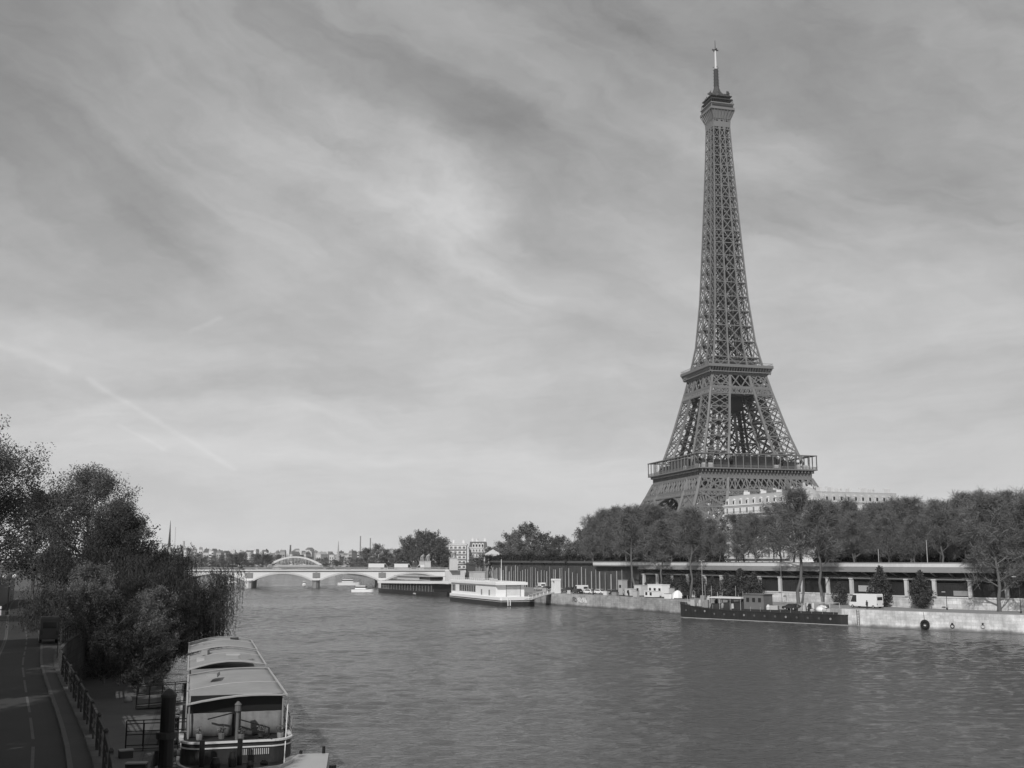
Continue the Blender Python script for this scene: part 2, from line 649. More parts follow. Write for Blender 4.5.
ORD = ["first", "second", "third", "fourth", "fifth", "sixth", "seventh", "eighth", "ninth", "tenth", "eleventh", "twelfth",
       "thirteenth", "fourteenth", "fifteenth", "sixteenth", "seventeenth", "eighteenth", "nineteenth", "twentieth"]
TENS = ["", "", "twenty", "thirty", "forty", "fifty", "sixty", "seventy", "eighty", "ninety", "hundred"]


def ordinal(i):
    if i < 20:
        return ORD[i]
    t, u = divmod(min(i + 1, 99), 10)
    if u == 0:
        return TENS[t][:-1] + "ieth"
    return TENS[t] + "-" + ORD[u - 1]


# ------------------------------------------------------------------ polylines of the banks
class Poly:
    def __init__(s, pts, smooth=True):
        s.p = [Vector((x, y)) for x, y in pts]
        if smooth:
            src = s.p
            out_ = []
            n_ = len(src)
            for i_ in range(n_ - 1):
                a0, a1, a2, a3 = src[max(0, i_ - 1)], src[i_], src[i_ + 1], src[min(n_ - 1, i_ + 2)]
                for k_ in range(4):
                    u_ = k_ / 4.0
                    t1_ = (a2 - a0) * 0.4
                    t2_ = (a3 - a1) * 0.4
                    h_ = (2 * u_**3 - 3 * u_**2 + 1) * a1 + (u_**3 - 2 * u_**2 + u_) * t1_ + (-2 * u_**3 + 3 * u_**2) * a2 + (u_**3 - u_**2) * t2_
                    out_.append(h_)
            out_.append(src[-1])
            s.p = out_
        s.d = [0.0]
        for a, b in zip(s.p, s.p[1:]):
            s.d.append(s.d[-1] + (b - a).length)
        s.L = s.d[-1]

    def at(s, t):
        t = max(0.0, min(s.L, t))
        for i in range(len(s.p) - 1):
            if t <= s.d[i + 1] or i == len(s.p) - 2:
                k = (t - s.d[i]) / max(1e-6, s.d[i + 1] - s.d[i])
                return s.p[i].lerp(s.p[i + 1], k)

    def tan(s, t, e=6.0):
        return (s.at(t + e) - s.at(t - e)).normalized()

    def off(s, t, o):
        """point offset to the right of the travel direction"""
        tn = s.tan(t)
        return s.at(t) + Vector((tn.y, -tn.x)) * o

    def samples(s, t0, t1, step):
        n = max(1, int(round((t1 - t0) / step)))
        return [t0 + (t1 - t0) * i / n for i in range(n + 1)]


def project(x, y, z):
    Z = z - CAM_Z
    d = y * math.cos(PITCH) + Z * math.sin(PITCH)
    u = -y * math.sin(PITCH) + Z * math.cos(PITCH)
    return 512 + F_PX * x / d, 384 - F_PX * u / d


def t_at_px(poly, off, px, z=8.0):
    best = None
    t = 0.0
    while t < poly.L:
        q = poly.off(t, off)
        if q.y > 10:
            e = abs(project(q.x, q.y, z)[0] - px)
            if best is None or e < best[0]:
                best = (e, t)
        t += 0.5
    return best[1]


def strip_wall(name, poly, t0, t1, off, thick, z0, z1, m, parent=None, step=5.0, kind=None):
    """wall along a bank line with a metric UV map; off = offset of its river face"""
    ts = poly.samples(t0, t1, step)
    me = bpy.data.meshes.new(name)
    V = []
    for t in ts:
        a = poly.off(t, off)
        b = poly.off(t, off + thick)
        V += [(a.x, a.y, z0), (a.x, a.y, z1), (b.x, b.y, z1), (b.x, b.y, z0)]
    F = []
    n = len(ts)
    for i in range(n - 1):
        for k in range(4):
            k2 = (k + 1) % 4
            F.append((4 * i + k, 4 * i + k2, 4 * i + 4 + k2, 4 * i + 4 + k))
    F.append((0, 3, 2, 1))
    F.append((4 * n - 4, 4 * n - 3, 4 * n - 2, 4 * n - 1))
    me.from_pydata(V, [], F)
    uvl = me.uv_layers.new(name="UVMap")
    for p in me.polygons:
        for li in p.loop_indices:
            vi = me.loops[li].vertex_index
            i, k = divmod(vi, 4)
            s_ = ts[i]
            if k in (0, 1):
                uvl.data[li].uv = (s_, V[vi][2])
            else:
                uvl.data[li].uv = (s_, V[vi][2] + thick)
    me.materials.append(m)
    o = bpy.data.objects.new(name, me)
    COL.objects.link(o)
    if parent:
        o.parent = parent
    if kind:
        o["kind"] = kind
    return o


Q = Poly([(190, 100), (140, 148), (91, 194), (70.5, 213.5), (57, 236), (44, 257), (34, 281), (24, 299), (11, 319), (1, 345),
          (-10, 385), (-21, 430), (-28, 476), (-31, 530), (-60, 650), (-110, 850), (-170, 1100), (-185, 1350)])
LB = Poly([(-1, -30), (-8.0, 20), (-13.6, 40), (-18.7, 57.5), (-26.3, 84), (-34.5, 108), (-47, 150), (-72, 230), (-113, 330), (-162, 450), (-187, 512),
           (-203, 600), (-225, 750), (-245, 900), (-262, 1150), (-262, 1350)])
U = Poly([(8, -30), (-4, 12), (-12.7, 35.3), (-28.2, 68.8), (-36.3, 90), (-46.5, 130), (-62, 170), (-90, 240), (-131, 340), (-180, 450), (-205, 512),
          (-222, 600), (-245, 750), (-270, 900), (-300, 1150), (-300, 1350)])
QZ = 3.3
RZ = 11.0
ROFF = 16.0
tQ_end = Q.L


# ------------------------------------------------------------------ water
def water_mat():
    m = bpy.data.materials.new("river_water")
    m.use_nodes = True
    nt = NT(m.node_tree)
    nt.n.clear()
    out = nt.new('ShaderNodeOutputMaterial')
    b = nt.new('ShaderNodeBsdfPrincipled')
    nt.l.new(b.outputs[0], out.inputs[0])
    b.inputs['Base Color'].default_value = (0.08, 0.08, 0.08, 1)
    b.inputs['Roughness'].default_value = 0.10
    b.inputs['IOR'].default_value = 1.33
    b.inputs['Specular IOR Level'].default_value = 0.5
    tc = nt.new('ShaderNodeTexCoord')
    pos = tc.outputs['Object']
    mp = nt.new('ShaderNodeMapping')
    mp.inputs['Rotation'].default_value = (0, 0, R_(18))
    mp.inputs['Scale'].default_value = (0.55, 1.15, 1.0)
    nt.l.new(pos, mp.inputs[0])
    v = mp.outputs[0]
    w2 = nt.noise(v, 1.7, 3, 0.6, 0.6)
    w3 = nt.noise(v, 3.4, 3, 0.6, 0.5)
    gust = nt.ramp(nt.noise(pos, 0.022, 5, 0.62, 0.8), 0.32, 0.68, 0.6, 1.4)
    h = nt.math('ADD', nt.math('MULTIPLY', w2, 0.19), nt.math('MULTIPLY', w3, 0.09))
    h = nt.math('MULTIPLY', h, gust)
    bp = nt.new('ShaderNodeBump')
    bp.inputs['Strength'].default_value = 1.0
    bp.inputs['Distance'].default_value = WAVE
    nt.l.new(h, bp.inputs['Height'])
    nt.l.new(bp.outputs[0], b.inputs['Normal'])
    return m


WAVE = 1.0
M_water = water_mat()


def build_water():
    """rippled water surface: a sum of many small wind waves"""
    xs = np.arange(-215, 175, 0.5)
    ys = np.concatenate([np.arange(36, 290, 0.5), np.arange(290, 566, 0.9)])
    X, Y = np.meshgrid(xs, ys)
    rs = np.random.RandomState(4)
    H = np.zeros_like(X)
    n = 70
    for i in range(n):
        lam = 1.25 * (3.3 / 1.25) ** rs.uniform()
        th = math.radians(78) + rs.normal() * 0.55
        k = 2 * math.pi / lam
        slope = SLOPE * math.sqrt(2.0 / n)
        H += slope / k * np.cos(k * (X * math.cos(th) + Y * math.sin(th)) + rs.uniform(0, 6.28))
    G = np.zeros_like(X)
    for i in range(24):
        lam = rs.uniform(18, 110)
        th = rs.uniform(0, math.pi)
        G += np.cos(2 * math.pi / lam * (X * math.cos(th) * 0.6 + Y * math.sin(th)) + rs.uniform(0, 6.28))
    G = 1.0 + 0.28 * G / math.sqrt(12)
    H = H * np.clip(G, 0.35, 1.7)
    V = np.stack([X.ravel(), Y.ravel(), H.ravel()], 1)
    ny, nx = X.shape
    idx = np.arange(ny * nx).reshape(ny, nx)
    F = np.stack([idx[:-1, :-1].ravel(), idx[:-1, 1:].ravel(), idx[1:, 1:].ravel(), idx[1:, :-1].ravel()], 1)
    o = np_mesh("river_water", V, F, M_water)
    o.data.polygons.foreach_set("use_smooth", np.ones(len(F), bool))
    o["kind"] = "structure"


SLOPE = 0.082
build_water()
mb = MB()
mb.add([(-900, -440, -0.3), (1500, -440, -0.3), (1500, 1500, -0.3), (-900, 1500, -0.3)], [(0, 1, 2, 3)])
mb.build("river_water", M_water, kind="structure")
mb = MB()
mb.add([(-2100, -450, -3), (2300, -450, -3), (2300, 2700, -3), (-2100, 2700, -3)], [(0, 1, 2, 3)])
mb.build("riverbed", M_earth, kind="structure")


# ------------------------------------------------------------------ ground sheets
def sheet(name, poly, rows, m, t0=0.0, t1=None, step=12.0, far=None):
    """rows: list of (offset, z); far: (dx, dy, z) last row flung outwards"""
    t1 = poly.L if t1 is None else t1
    ts = poly.samples(t0, t1, step)
    V, F = [], []
    nr = len(rows) + (1 if far else 0)
    for t in ts:
        for (o, z) in rows:
            q = poly.off(t, o)
            V.append((q.x, q.y, z))
        if far:
            q = poly.off(t, rows[-1][0])
            V.append((q.x + far[0], min(2600, max(-430, q.y + far[1] + (q.y - 300) * 0.5)), far[2]))
    for i in range(len(ts) - 1):
        for k in range(nr - 1):
            a = i * nr + k
            F.append((a, a + nr, a + nr + 1, a + 1))
    me = bpy.data.meshes.new(name)
    me.from_pydata(V, [], F)
    me.materials.append(m)
    o = bpy.data.objects.new(name, me)
    COL.objects.link(o)
    o["kind"] = "structure"
    return o


sheet("right_quay_ground", Q, [(0.6, QZ - 0.02), (ROFF + 3, QZ - 0.02)], M_rquay)
T_ST1 = t_at_px(Q, ROFF, 640)       # left end of the covered station as seen
sheet("right_bank_ground", Q, [(ROFF + 2.6, 2.0), (ROFF + 2.6, RZ), (ROFF + 34, RZ), (ROFF + 60, 5.2)], M_earth, far=(1900, 0, 5.0))
sheet("street", Q, [(ROFF + 22, RZ + 0.03), (ROFF + 33, RZ + 0.03)], M_asphalt)
sheet("left_quay_path", LB, [(-0.3, 2.3), (-13.0, 2.3)], M_cobble, t1=LB.L * 0.5)
sheet("left_bank_ground", U, [(-0.35, 6.40), (-60, 6.40), (-200, 9.0)], M_earth, far=(-1600, 0, 14.0))
mb = MB()
mb.add([(-2100, 1340, 6.5), (2300, 1340, 6.5), (2300, 2700, 7.5), (-2100, 2700, 7.5)], [(0, 1, 2, 3)])
mb.add([(-2100, 1340, 6.5), (2300, 1340, 6.5), (2300, 1340, -3), (-2100, 1340, -3)], [(0, 1, 2, 3)])
mb.build("far_terrain", M_earth, kind="structure")

# left bank street details: pavement, kerb, cycle path and its paint
KERB = Poly([(7, -30), (-5.2, 12), (-13.9, 35.3), (-24.8, 58.9), (-30.4, 71), (-40.2, 93.4), (-58, 132), (-76, 172), (-104, 240)])


def two_line_sheet(name, A, B, z, m, kind="structure", n=40):
    V, F = [], []
    for i in range(n + 1):
        y = -20 + (235 + 20) * i / n
        a = x_at_y(A, y)
        b = x_at_y(B, y)
        V += [(a[0], y, z), (b[0], y, z)]
    for i in range(n):
        F.append((2 * i, 2 * i + 1, 2 * i + 3, 2 * i + 2))
    me = bpy.data.meshes.new(name)
    me.from_pydata(V, [], F)
    me.materials.append(m)
    o = bpy.data.objects.new(name, me)
    COL.objects.link(o)
    o["kind"] = kind
    return o


def x_at_y(poly, y, dx=0.0):
    for a, b in zip(poly.p, poly.p[1:]):
        if a.y <= y <= b.y:
            k = (y - a.y) / (b.y - a.y)
            return (a.x + (b.x - a.x) * k + dx,)
    return ((poly.p[0].x if y < poly.p[0].y else poly.p[-1].x) + dx,)


def shifted(poly, dx):
    return Poly([(p.x + dx, p.y) for p in poly.p], False)


two_line_sheet("pavement", KERB, shifted(U, -0.35), 6.52, M_pave)
two_line_sheet("cycle_path", shifted(KERB, -3.1), shifted(KERB, -0.16), 6.41, M_path)
two_line_sheet("road", shifted(KERB, -12.5), shifted(KERB, -3.2), 6.404, M_asphalt)
mb = MB()
for i in range(60):
    y0 = -20 + i * 4.2
    y1 = y0 + 4.2
    a = x_at_y(KERB, y0)[0]
    b = x_at_y(KERB, y1)[0]
    mb.beam((a - 0.08, y0, 6.45), (b - 0.08, y1 - 0.02, 6.45), 0.16, 0.16)
mb.build("kerb", M_kerb, kind="structure")
mb = MB()
y = 20.0
while y < 200:
    a = x_at_y(KERB, y)[0] - 1.28
    L = 5.5 if y < 75 else 3.0
    b = x_at_y(KERB, y + L)[0] - 1.28
    mb.add([(a - 0.06, y, 6.416), (a + 0.06, y, 6.416), (b + 0.06, y + L, 6.416), (b - 0.06, y + L, 6.416)], [(0, 1, 2, 3)])
    y += L + 1.6
for s_ in (-3.0,):
    for k in range(70):
        y0 = 20 + k * 3
        a = x_at_y(KERB, y0)[0] + s_
        b = x_at_y(KERB, y0 + 3)[0] + s_
        mb.add([(a - 0.06, y0, 6.416), (a + 0.06, y0, 6.416), (b + 0.06, y0 + 3, 6.416), (b - 0.06, y0 + 3, 6.416)], [(0, 1, 2, 3)])
mb.build("lane_paint", M_line, kind="structure")

# walls of the left bank
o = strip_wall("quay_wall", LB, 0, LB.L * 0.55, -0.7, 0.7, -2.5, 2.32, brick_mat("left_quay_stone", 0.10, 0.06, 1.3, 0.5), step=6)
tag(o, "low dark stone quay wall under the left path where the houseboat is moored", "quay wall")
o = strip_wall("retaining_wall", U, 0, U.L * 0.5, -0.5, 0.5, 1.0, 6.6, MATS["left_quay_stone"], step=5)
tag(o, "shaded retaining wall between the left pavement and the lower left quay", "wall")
# walls of the right bank
tA = t_at_px(Q, 0, 850, 2)
tB = t_at_px(Q, 0, 684, 2)
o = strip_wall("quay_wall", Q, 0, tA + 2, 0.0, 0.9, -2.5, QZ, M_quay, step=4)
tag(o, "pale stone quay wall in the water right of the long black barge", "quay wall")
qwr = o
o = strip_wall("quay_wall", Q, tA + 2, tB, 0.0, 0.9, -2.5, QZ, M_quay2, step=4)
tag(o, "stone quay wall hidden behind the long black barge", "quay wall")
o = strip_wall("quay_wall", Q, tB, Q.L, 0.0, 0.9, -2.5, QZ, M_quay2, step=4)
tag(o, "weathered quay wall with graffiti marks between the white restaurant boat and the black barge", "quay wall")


# ------------------------------------------------------------------ the iron tower
def build_tower():
    T = empty("iron_tower", (125.9, 617.5, 5.0), "very tall iron lattice tower with three platforms rising behind the trees of the right bank", "tower", R_(14.68))
    PZ = [0, 20, 40, 57, 80, 110, 132, 160, 190, 220, 250, 272]
    PR = [62.5, 50.5, 39.0, 31.5, 24.6, 17.3, 13.0, 10.5, 8.9, 7.4, 6.0, 5.2]
    WZ = [0, 57, 80, 110, 132, 160, 190, 220, 272]
    WL = [25, 15.5, 13.4, 10.9, 8.2, 6.6, 5.5, 4.7, 3.7]

    def ro(z):
        return float(np.interp(z, PZ, PR))

    def lw(z):
        return float(np.interp(z, WZ, WL))

    def corner(sx, sy, i, j, z):
        a = ro(z)
        b = a - lw(z)
        return Vector((sx * (a if i else b), sy * (a if j else b), z))

    rings = [((1, 1), (0, 1)), ((0, 1), (0, 0)), ((0, 0), (1, 0)), ((1, 0), (1, 1))]

    def leg_lattice(mb, inner, sx, sy, zs, wc, wb, ws, second=True):
        for i, j in ((0, 0), (0, 1), (1, 0), (1, 1)):
            for a, b in zip(zs, zs[1:]):
                mb.beam(corner(sx, sy, i, j, a), corner(sx, sy, i, j, b), wc)
        for (c0, c1) in rings:
            outer = (c0[0] and c1[0]) or (c0[1] and c1[1])
            g = mb if outer else inner
            for a, b in zip(zs, zs[1:]):
                A0 = corner(sx, sy, *c0, a)
                B0 = corner(sx, sy, *c1, a)
                A1 = corner(sx, sy, *c0, b)
                B1 = corner(sx, sy, *c1, b)
                wb_ = wb if outer else wb * 1.7
                g.beam(A1, B1, wb_)
                g.beam(A0, B1, wb_ * 0.85)
                g.beam(B0, A1, wb_ * 0.85)
                if second:
                    mA, mB, mT, mBo = (A0 + A1) / 2, (B0 + B1) / 2, (A1 + B1) / 2, (A0 + B0) / 2
                    for p, q in ((mA, mT), (mT, mB), (mB, mBo), (mBo, mA)):
                        g.beam(p, q, ws)

    low = [0, 13, 26, 36, 45, 52.5]
    mid = [58, 67.5, 76.5, 85.5, 93.5, 100.5, 107, 113]
    for sx in (-1, 1):
        for sy in (-1, 1):
            mb, inn = MB(), MB()
            leg_lattice(mb, inn, sx, sy, low, 1.5, 0.8, 0.35)
            leg_lattice(mb, inn, sx, sy, mid, 1.15, 0.55, 0.3)
            b = ro(0) - lw(0) / 2
            mb.box((sx * b, sy * b, 3.2), (29, 29, 6.6), taper=0.93)
            leg = mb.build("leg", M_iron, T)
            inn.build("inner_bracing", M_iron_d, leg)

    # big arches between the legs
    for k in range(4):
        rot = Matrix.Rotation(k * math.pi / 2, 3, 'Z')
        mb = MB()
        cz = 6.0
        n = 44
        pts = []
        for i in range(n + 1):
            t = math.pi * i / n
            row = []
            for r in (37.0, 41.2):
                x = r * math.cos(t)
                z = cz + r * math.sin(t)
                row.append(rot @ Vector((x, -(ro(z) - 0.3), z)))
                row.append(rot @ Vector((x, -(ro(z) - 2.3), z)))
            pts.append(row)
        for i in range(n):
            a, b = pts[i], pts[i + 1]
            if a[0].z < 6 and b[0].z < 6:
                continue
            mb.beam(a[0], b[0], 0.9)
            mb.beam(a[2], b[2], 0.8)
            mb.beam(a[1], b[1], 0.6)
            mb.beam(a[3], b[3], 0.6)
            mb.beam(a[0], b[2], 0.4)
            mb.beam(a[2], b[0], 0.4)
            mb.beam(a[0], a[2], 0.4)
            mb.beam(a[0], a[1], 0.4)
            mb.add([a[2] + Vector((0, 0, .1)), b[2] + Vector((0, 0, .1)), b[3] + Vector((0, 0, .1)), a[3] + Vector((0, 0, .1))], [(0, 1, 2, 3)])
            mb.add([a[0], b[0], b[1], a[1]], [(0, 1, 2, 3)])
        # spandrel lattice
        for i in range(1, n):
            p = pts[i][2]
            if p.z < 20 or p.z > 43:
                continue
            t = math.pi * i / n
            x = 41.2 * math.cos(t)
            q = rot @ Vector((x, -(ro(44.0) - 0.3), 44.0))
            mb.beam(p, q, 0.3)
            if i + 1 < n and pts[i + 1][2].z > 20:
                x2 = 41.2 * math.cos(math.pi * (i + 1) / n)
                q2 = rot @ Vector((x2, -(ro(44.0) - 0.3), 44.0))
                mb.beam(p, q2, 0.25)
                mb.beam(pts[i + 1][2], q, 0.25)
        mb.build("arch", M_iron, T)

    def belt(mb, z0, z1, n, wbar, wch, off=0.0, dbl=False):
        for k in range(4):
            rot = Matrix.Rotation(k * math.pi / 2, 3, 'Z')
            h0, h1 = ro(z0) + off, ro(z1) + off
            P0 = [rot @ Vector((-h0 + 2 * h0 * i / n, -h0, z0)) for i in range(n + 1)]
            P1 = [rot @ Vector((-h1 + 2 * h1 * i / n, -h1, z1)) for i in range(n + 1)]
            mb.beam(P0[0], P0[-1], wch)
            mb.beam(P1[0], P1[-1], wch)
            for i in range(n):
                mb.beam(P0[i], P1[i + 1], wbar)
                mb.beam(P0[i + 1], P1[i], wbar)
                if dbl:
                    m0 = (P0[i] + P0[i + 1]) / 2
                    m1 = (P1[i] + P1[i + 1]) / 2
                    ml = (P0[i] + P1[i]) / 2
                    mr = (P0[i + 1] + P1[i + 1]) / 2
                    for p, q in ((m0, ml), (m0, mr), (m1, ml), (m1, mr)):
                        mb.beam(p, q, wbar * 0.8)
            for i in range(0, n + 1, 2):
                mb.beam(P0[i], P1[i], wbar)

    # first platform
    pf = MB()
    h = 36.0
    pf.box((0, 0, 57.3), (2 * h, 2 * h, 0.7))
    pf.box((0, 0, 50.0), (56, 56, 0.4))
    first = pf.build("first_platform", M_iron, T)
    fr = MB()
    for k in range(4):
        rot = Matrix.Rotation(k * math.pi / 2, 4, 'Z')
        sub = MB()
        sub.box((0, -33.2, 54.5), (66.4, 0.5, 3.6))
        sub.box((0, -33.45, 52.6), (66.9, 0.6, 0.5))
        sub.box((0, -33.5, 55.9), (67, 0.5, 0.35))
        for i in range(33):
            x = -33.0 + i * 2.06
            sub.box((x, -34.3, 56.2), (0.5, 2.0, 1.4))
            sub.box((x, -33.7, 54.3), (0.35, 0.5, 3.0))
        fr.add([rot @ Vector(v) for v in sub.v], sub.f)
    fr.build("frieze", M_iron, first)
    bt = MB()
    belt(bt, 45.5, 52.3, 20, 0.48, 0.9, 0.3)
    belt(bt, 42.8, 45.0, 44, 0.28, 0.6, 0.3)
    bt.build("lattice_girder", M_iron, first)
    bk = MB()
    belt(bk, 45.5, 52.3, 20, 0.45, 0.7, -3.2)
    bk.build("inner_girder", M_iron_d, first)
    ga = MB()
    for k in range(4):
        rot = Matrix.Rotation(k * math.pi / 2, 4, 'Z')
        sub = MB()
        sub.box((0, -h + 1.6, 65.2), (2 * h, 3.4, 0.45))
        for i in range(17):
            x = -h + 0.3 + i * (2 * h - 0.6) / 16
            sub.box((x, -h + 0.3, 61.3), (0.42, 0.42, 7.6))
        sub.box((0, -h + 0.25, 58.9), (2 * h, 0.12, 0.14))
        sub.box((0, -h + 0.25, 58.3), (2 * h, 0.1, 0.1))
        for i in range(140):
            sub.box((-h + 0.3 + i * (2 * h - 0.6) / 139, -h + 0.25, 58.3), (0.07, 0.07, 1.3))
        ga.add([rot @ Vector(v) for v in sub.v], sub.f)
    ga.build("gallery", M_iron, first)
    pv = MB()
    for k in range(4):
        rot = Matrix.Rotation(k * math.pi / 2, 4, 'Z')
        sub = MB()
        sub.box((0, -27, 61.0), (26, 9, 6.4))
        sub.box((-20, -29.5, 60.2), (8, 4, 4.5))
        sub.box((21, -29.5, 60.0), (7, 4, 4.0))
        pv.add([rot @ Vector(v) for v in sub.v], sub.f)
    pv.build("pavilion", M_glassd, first)
    pr = MB()
    rnd = random.Random(5)
    for k in range(4):
        rot = Matrix.Rotation(k * math.pi / 2, 4, 'Z')
        sub = MB()
        sub.box((0, -27, 64.5), (27, 10, 0.5))
        for x in (-31, -28, 27, 12, 29.5):
            sub.box((x + rnd.uniform(-1, 1), -32.5, 59.0), (rnd.uniform(1.2, 2.6), 1.5, rnd.uniform(1.6, 2.8)))
        pr.add([rot @ Vector(v) for v in sub.v], sub.f)
    pr.build("pavilion_roof", M_lgrey, first)

    # second platform
    h2 = 20.0
    p2 = MB()
    p2.box((0, 0, 116.9), (2 * h2, 2 * h2, 0.9))
    p2.box((0, 0, 114.0), (38.2, 38.2, 0.5))
    p2.box((0, 0, 121.0), (30, 30, 0.5))
    second = p2.build("second_platform", M_iron, T)
    fr = MB()
    for k in range(4):
        rot = Matrix.Rotation(k * math.pi / 2, 4, 'Z')
        sub = MB()
        sub.box((0, -h2 - 0.02, 117.3), (2 * h2, 0.4, 1.6))
        for i in range(24):
            x = -19 + i * 38 / 23
            sub.beam((x, -17.8, 113.2), (x, -h2 + 0.2, 116.3), 0.35, 0.5)
        for i in range(60):
            sub.box((-h2 + 0.2 + i * (2 * h2 - 0.4) / 59, -h2 + 0.2, 118.7), (0.07, 0.07, 1.4))
        sub.box((0, -h2 + 0.2, 119.4), (2 * h2, 0.12, 0.12))
        sub.box((0, -17.8, 113.4), (35.8, 0.4, 0.8))
        fr.add([rot @ Vector(v) for v in sub.v], sub.f)
    fr.build("cornice", M_iron, second)
    bt = MB()
    belt(bt, 105.2, 112.8, 6, 0.55, 0.9, 0.25)
    belt(bt, 101.4, 104.4, 24, 0.3, 0.6, 0.25)
    bt.build("lattice_girder", M_iron, second)
    bk = MB()
    bk.box((0, 0, 119.3), (22, 22, 4.0))
    bk.box((0, 0, 101.5), (27, 27, 0.5))
    bk.box((0, 0, 97.5), (13, 13, 8.5))  # dark floor and solid box added to darken the opening below the girder
    bk.box((0, 0, 122.6), (17, 17, 3.0))
    bk.build("shops_and_dark_core", M_iron_d, second)

    # upper shaft
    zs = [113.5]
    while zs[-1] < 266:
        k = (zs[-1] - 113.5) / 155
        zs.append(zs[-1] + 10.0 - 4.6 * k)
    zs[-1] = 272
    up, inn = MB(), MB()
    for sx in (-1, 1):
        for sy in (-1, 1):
            for zi, (a, b) in enumerate(zip(zs, zs[1:])):
                k = zi / len(zs)
                leg_lattice(up, inn, sx, sy, [a, b], 0.85 - 0.35 * k, 0.42 - 0.14 * k, 0.2, k < 0.65)
    for k in range(4):
        rot = Matrix.Rotation(k * math.pi / 2, 3, 'Z')
        for a, b in zip(zs, zs[1:]):
            def P(x, z):
                return rot @ Vector((x, -ro(z), z))
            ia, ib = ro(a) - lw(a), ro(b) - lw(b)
            up.beam(P(-ro(b), b), P(ro(b), b), 0.5)
            if ia > 1.2:
                up.beam(P(-ia, a), P(ib, b), 0.45)
                up.beam(P(ia, a), P(-ib, b), 0.45)
                up.beam(P(-ia, a), P(ia, a), 0.4)
    shaft = up.build("upper_shaft", M_iron, T)
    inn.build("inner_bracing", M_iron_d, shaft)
    # floors of the shaft and the lift well
    for z in zs[1:-1]:
        fl = MB()
        a = ro(z) - 0.8
        b = lw(z) - 1.2
        for sx in (-1, 1):
            for sy in (-1, 1):
                fl.box((sx * (a - b / 2), sy * (a - b / 2), z), (b * 0.9, b * 0.9, 0.25))
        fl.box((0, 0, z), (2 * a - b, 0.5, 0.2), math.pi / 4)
        for q_ in (-1, 1):
            fl.beam((-(a - b / 2), q_ * (a - b / 2), z), ((a - b / 2), q_ * (a - b / 2), z), 0.4, 0.2)
            fl.beam((q_ * (a - b / 2), -(a - b / 2), z), (q_ * (a - b / 2), (a - b / 2), z), 0.4, 0.16)
        fl.build("shaft_floor", M_iron_d, shaft)
    lf = MB()
    for z0 in range(122, 268, 3):
        w = 3.1 if z0 < 205 else 2.3
        for sx in (-1, 1):
            for sy in (-1, 1):
                lf.box((sx * w, sy * w, z0 + 1.5), (0.5, 0.5, 3.0))
        for s1 in (-1, 1):
            lf.beam((-w, s1 * w, z0), (w, s1 * w, z0 + 3), 0.35)
            lf.beam((s1 * w, -w, z0), (s1 * w, w, z0 + 3), 0.35)
            lf.beam((w, s1 * w, z0), (-w, s1 * w, z0 + 3), 0.35)
            lf.beam((s1 * w, w, z0), (s1 * w, -w, z0 + 3), 0.35)
        lf.box((0, 0, z0), (1.5, 1.5, 2.6))
    lf.box((0, 0, 160), (3.2, 3.2, 70))
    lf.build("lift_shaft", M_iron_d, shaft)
    mf = MB()
    mf.box((0, 0, 196.3), (16.5, 16.5, 0.5))
    mf.box((0, 0, 198.0), (17.2, 17.2, 0.2))
    mf.build("intermediate_platform", M_iron, shaft)
    # lifts running inside the legs between the lower platforms
    for sx, sy in ((1, -1), (-1, 1), (-1, -1), (1, 1)):
        lf = MB()
        prev = None
        for z in (8, 30, 50, 70, 90, 110):
            a = ro(z) - lw(z) / 2
            p = Vector((sx * a, sy * a, z))
            if prev is not None:
                lf.beam(prev, p, 3.2, 1.2)
            prev = p
        lf.build("lift_track", M_iron_d, T)
    # dark lattice partition seen inside between first and second platform
    # summit
    sm = MB()
    for k in range(4):
        rot = Matrix.Rotation(k * math.pi / 2, 4, 'Z')
        sub = MB()
        for i in range(8):
            t = -1 + 2 * i / 7
            sub.beam((t * 5.3, -5.3, 266.0), (t * 5.6, -5.6, 272), 0.4, 0.4)
            sub.beam((t * 5.6, -5.6, 272), (t * 7.7, -7.7, 277.6), 0.4, 0.4)
        sub.box((0, -5.5, 269), (10.8, 0.3, 3.5))
        sm.add([rot @ Vector(v) for v in sub.v], sub.f)
    sm.box((0, 0, 275.0), (11.6, 11.6, 5.2), taper=1.24)
    summit = sm.build("summit_flare", M_iron, T)
    cb = MB()
    cb.box((0, 0, 278.4), (15.8, 15.8, 1.4))
    cb.box((0, 0, 280.2), (14.6, 14.6, 2.2), taper=0.99)
    cb.box((0, 0, 281.7), (15.4, 15.4, 0.7))
    cab = cb.build("summit_cabin", M_iron, T)
    gb = MB()
    for k in range(4):
        rot = Matrix.Rotation(k * math.pi / 2, 4, 'Z')
        sub = MB()
        sub.box((0, -7.4, 280.15), (13.8, 0.1, 1.2))
        for i in range(12):
            sub.box((-7.0 + i * 1.27, -7.1, 283.3), (0.14, 0.14, 2.6))
        sub.box((0, -7.1, 284.5), (14.2, 0.16, 0.16))
        gb.add([rot @ Vector(v) for v in sub.v], sub.f)
    gb.build("summit_window", M_glassd, cab)
    ct = MB()
    ct.box((0, 0, 285.2), (10.0, 10.0, 6.2), taper=0.8)
    ct.box((0, 0, 287.0), (13.6, 13.6, 0.6))
    ct.box((0, 0, 284.8), (14.0, 14.0, 0.5))
    rnd = random.Random(3)
    for i in range(34):
        a = rnd.uniform(0, 6.28)
        r = rnd.uniform(4.0, 6.8)
        z = rnd.uniform(286.5, 289.8)
        ct.beam((r * math.cos(a), r * math.sin(a), z - 1.5), (r * math.cos(a), r * math.sin(a), z + rnd.uniform(0.4, 2.2)), 0.35)
        if i % 2 == 0:
            ct.tube((r * math.cos(a), r * math.sin(a), z), (1.15 * r * math.cos(a), 1.15 * r * math.sin(a), z), 1.0, 1.0, 10)
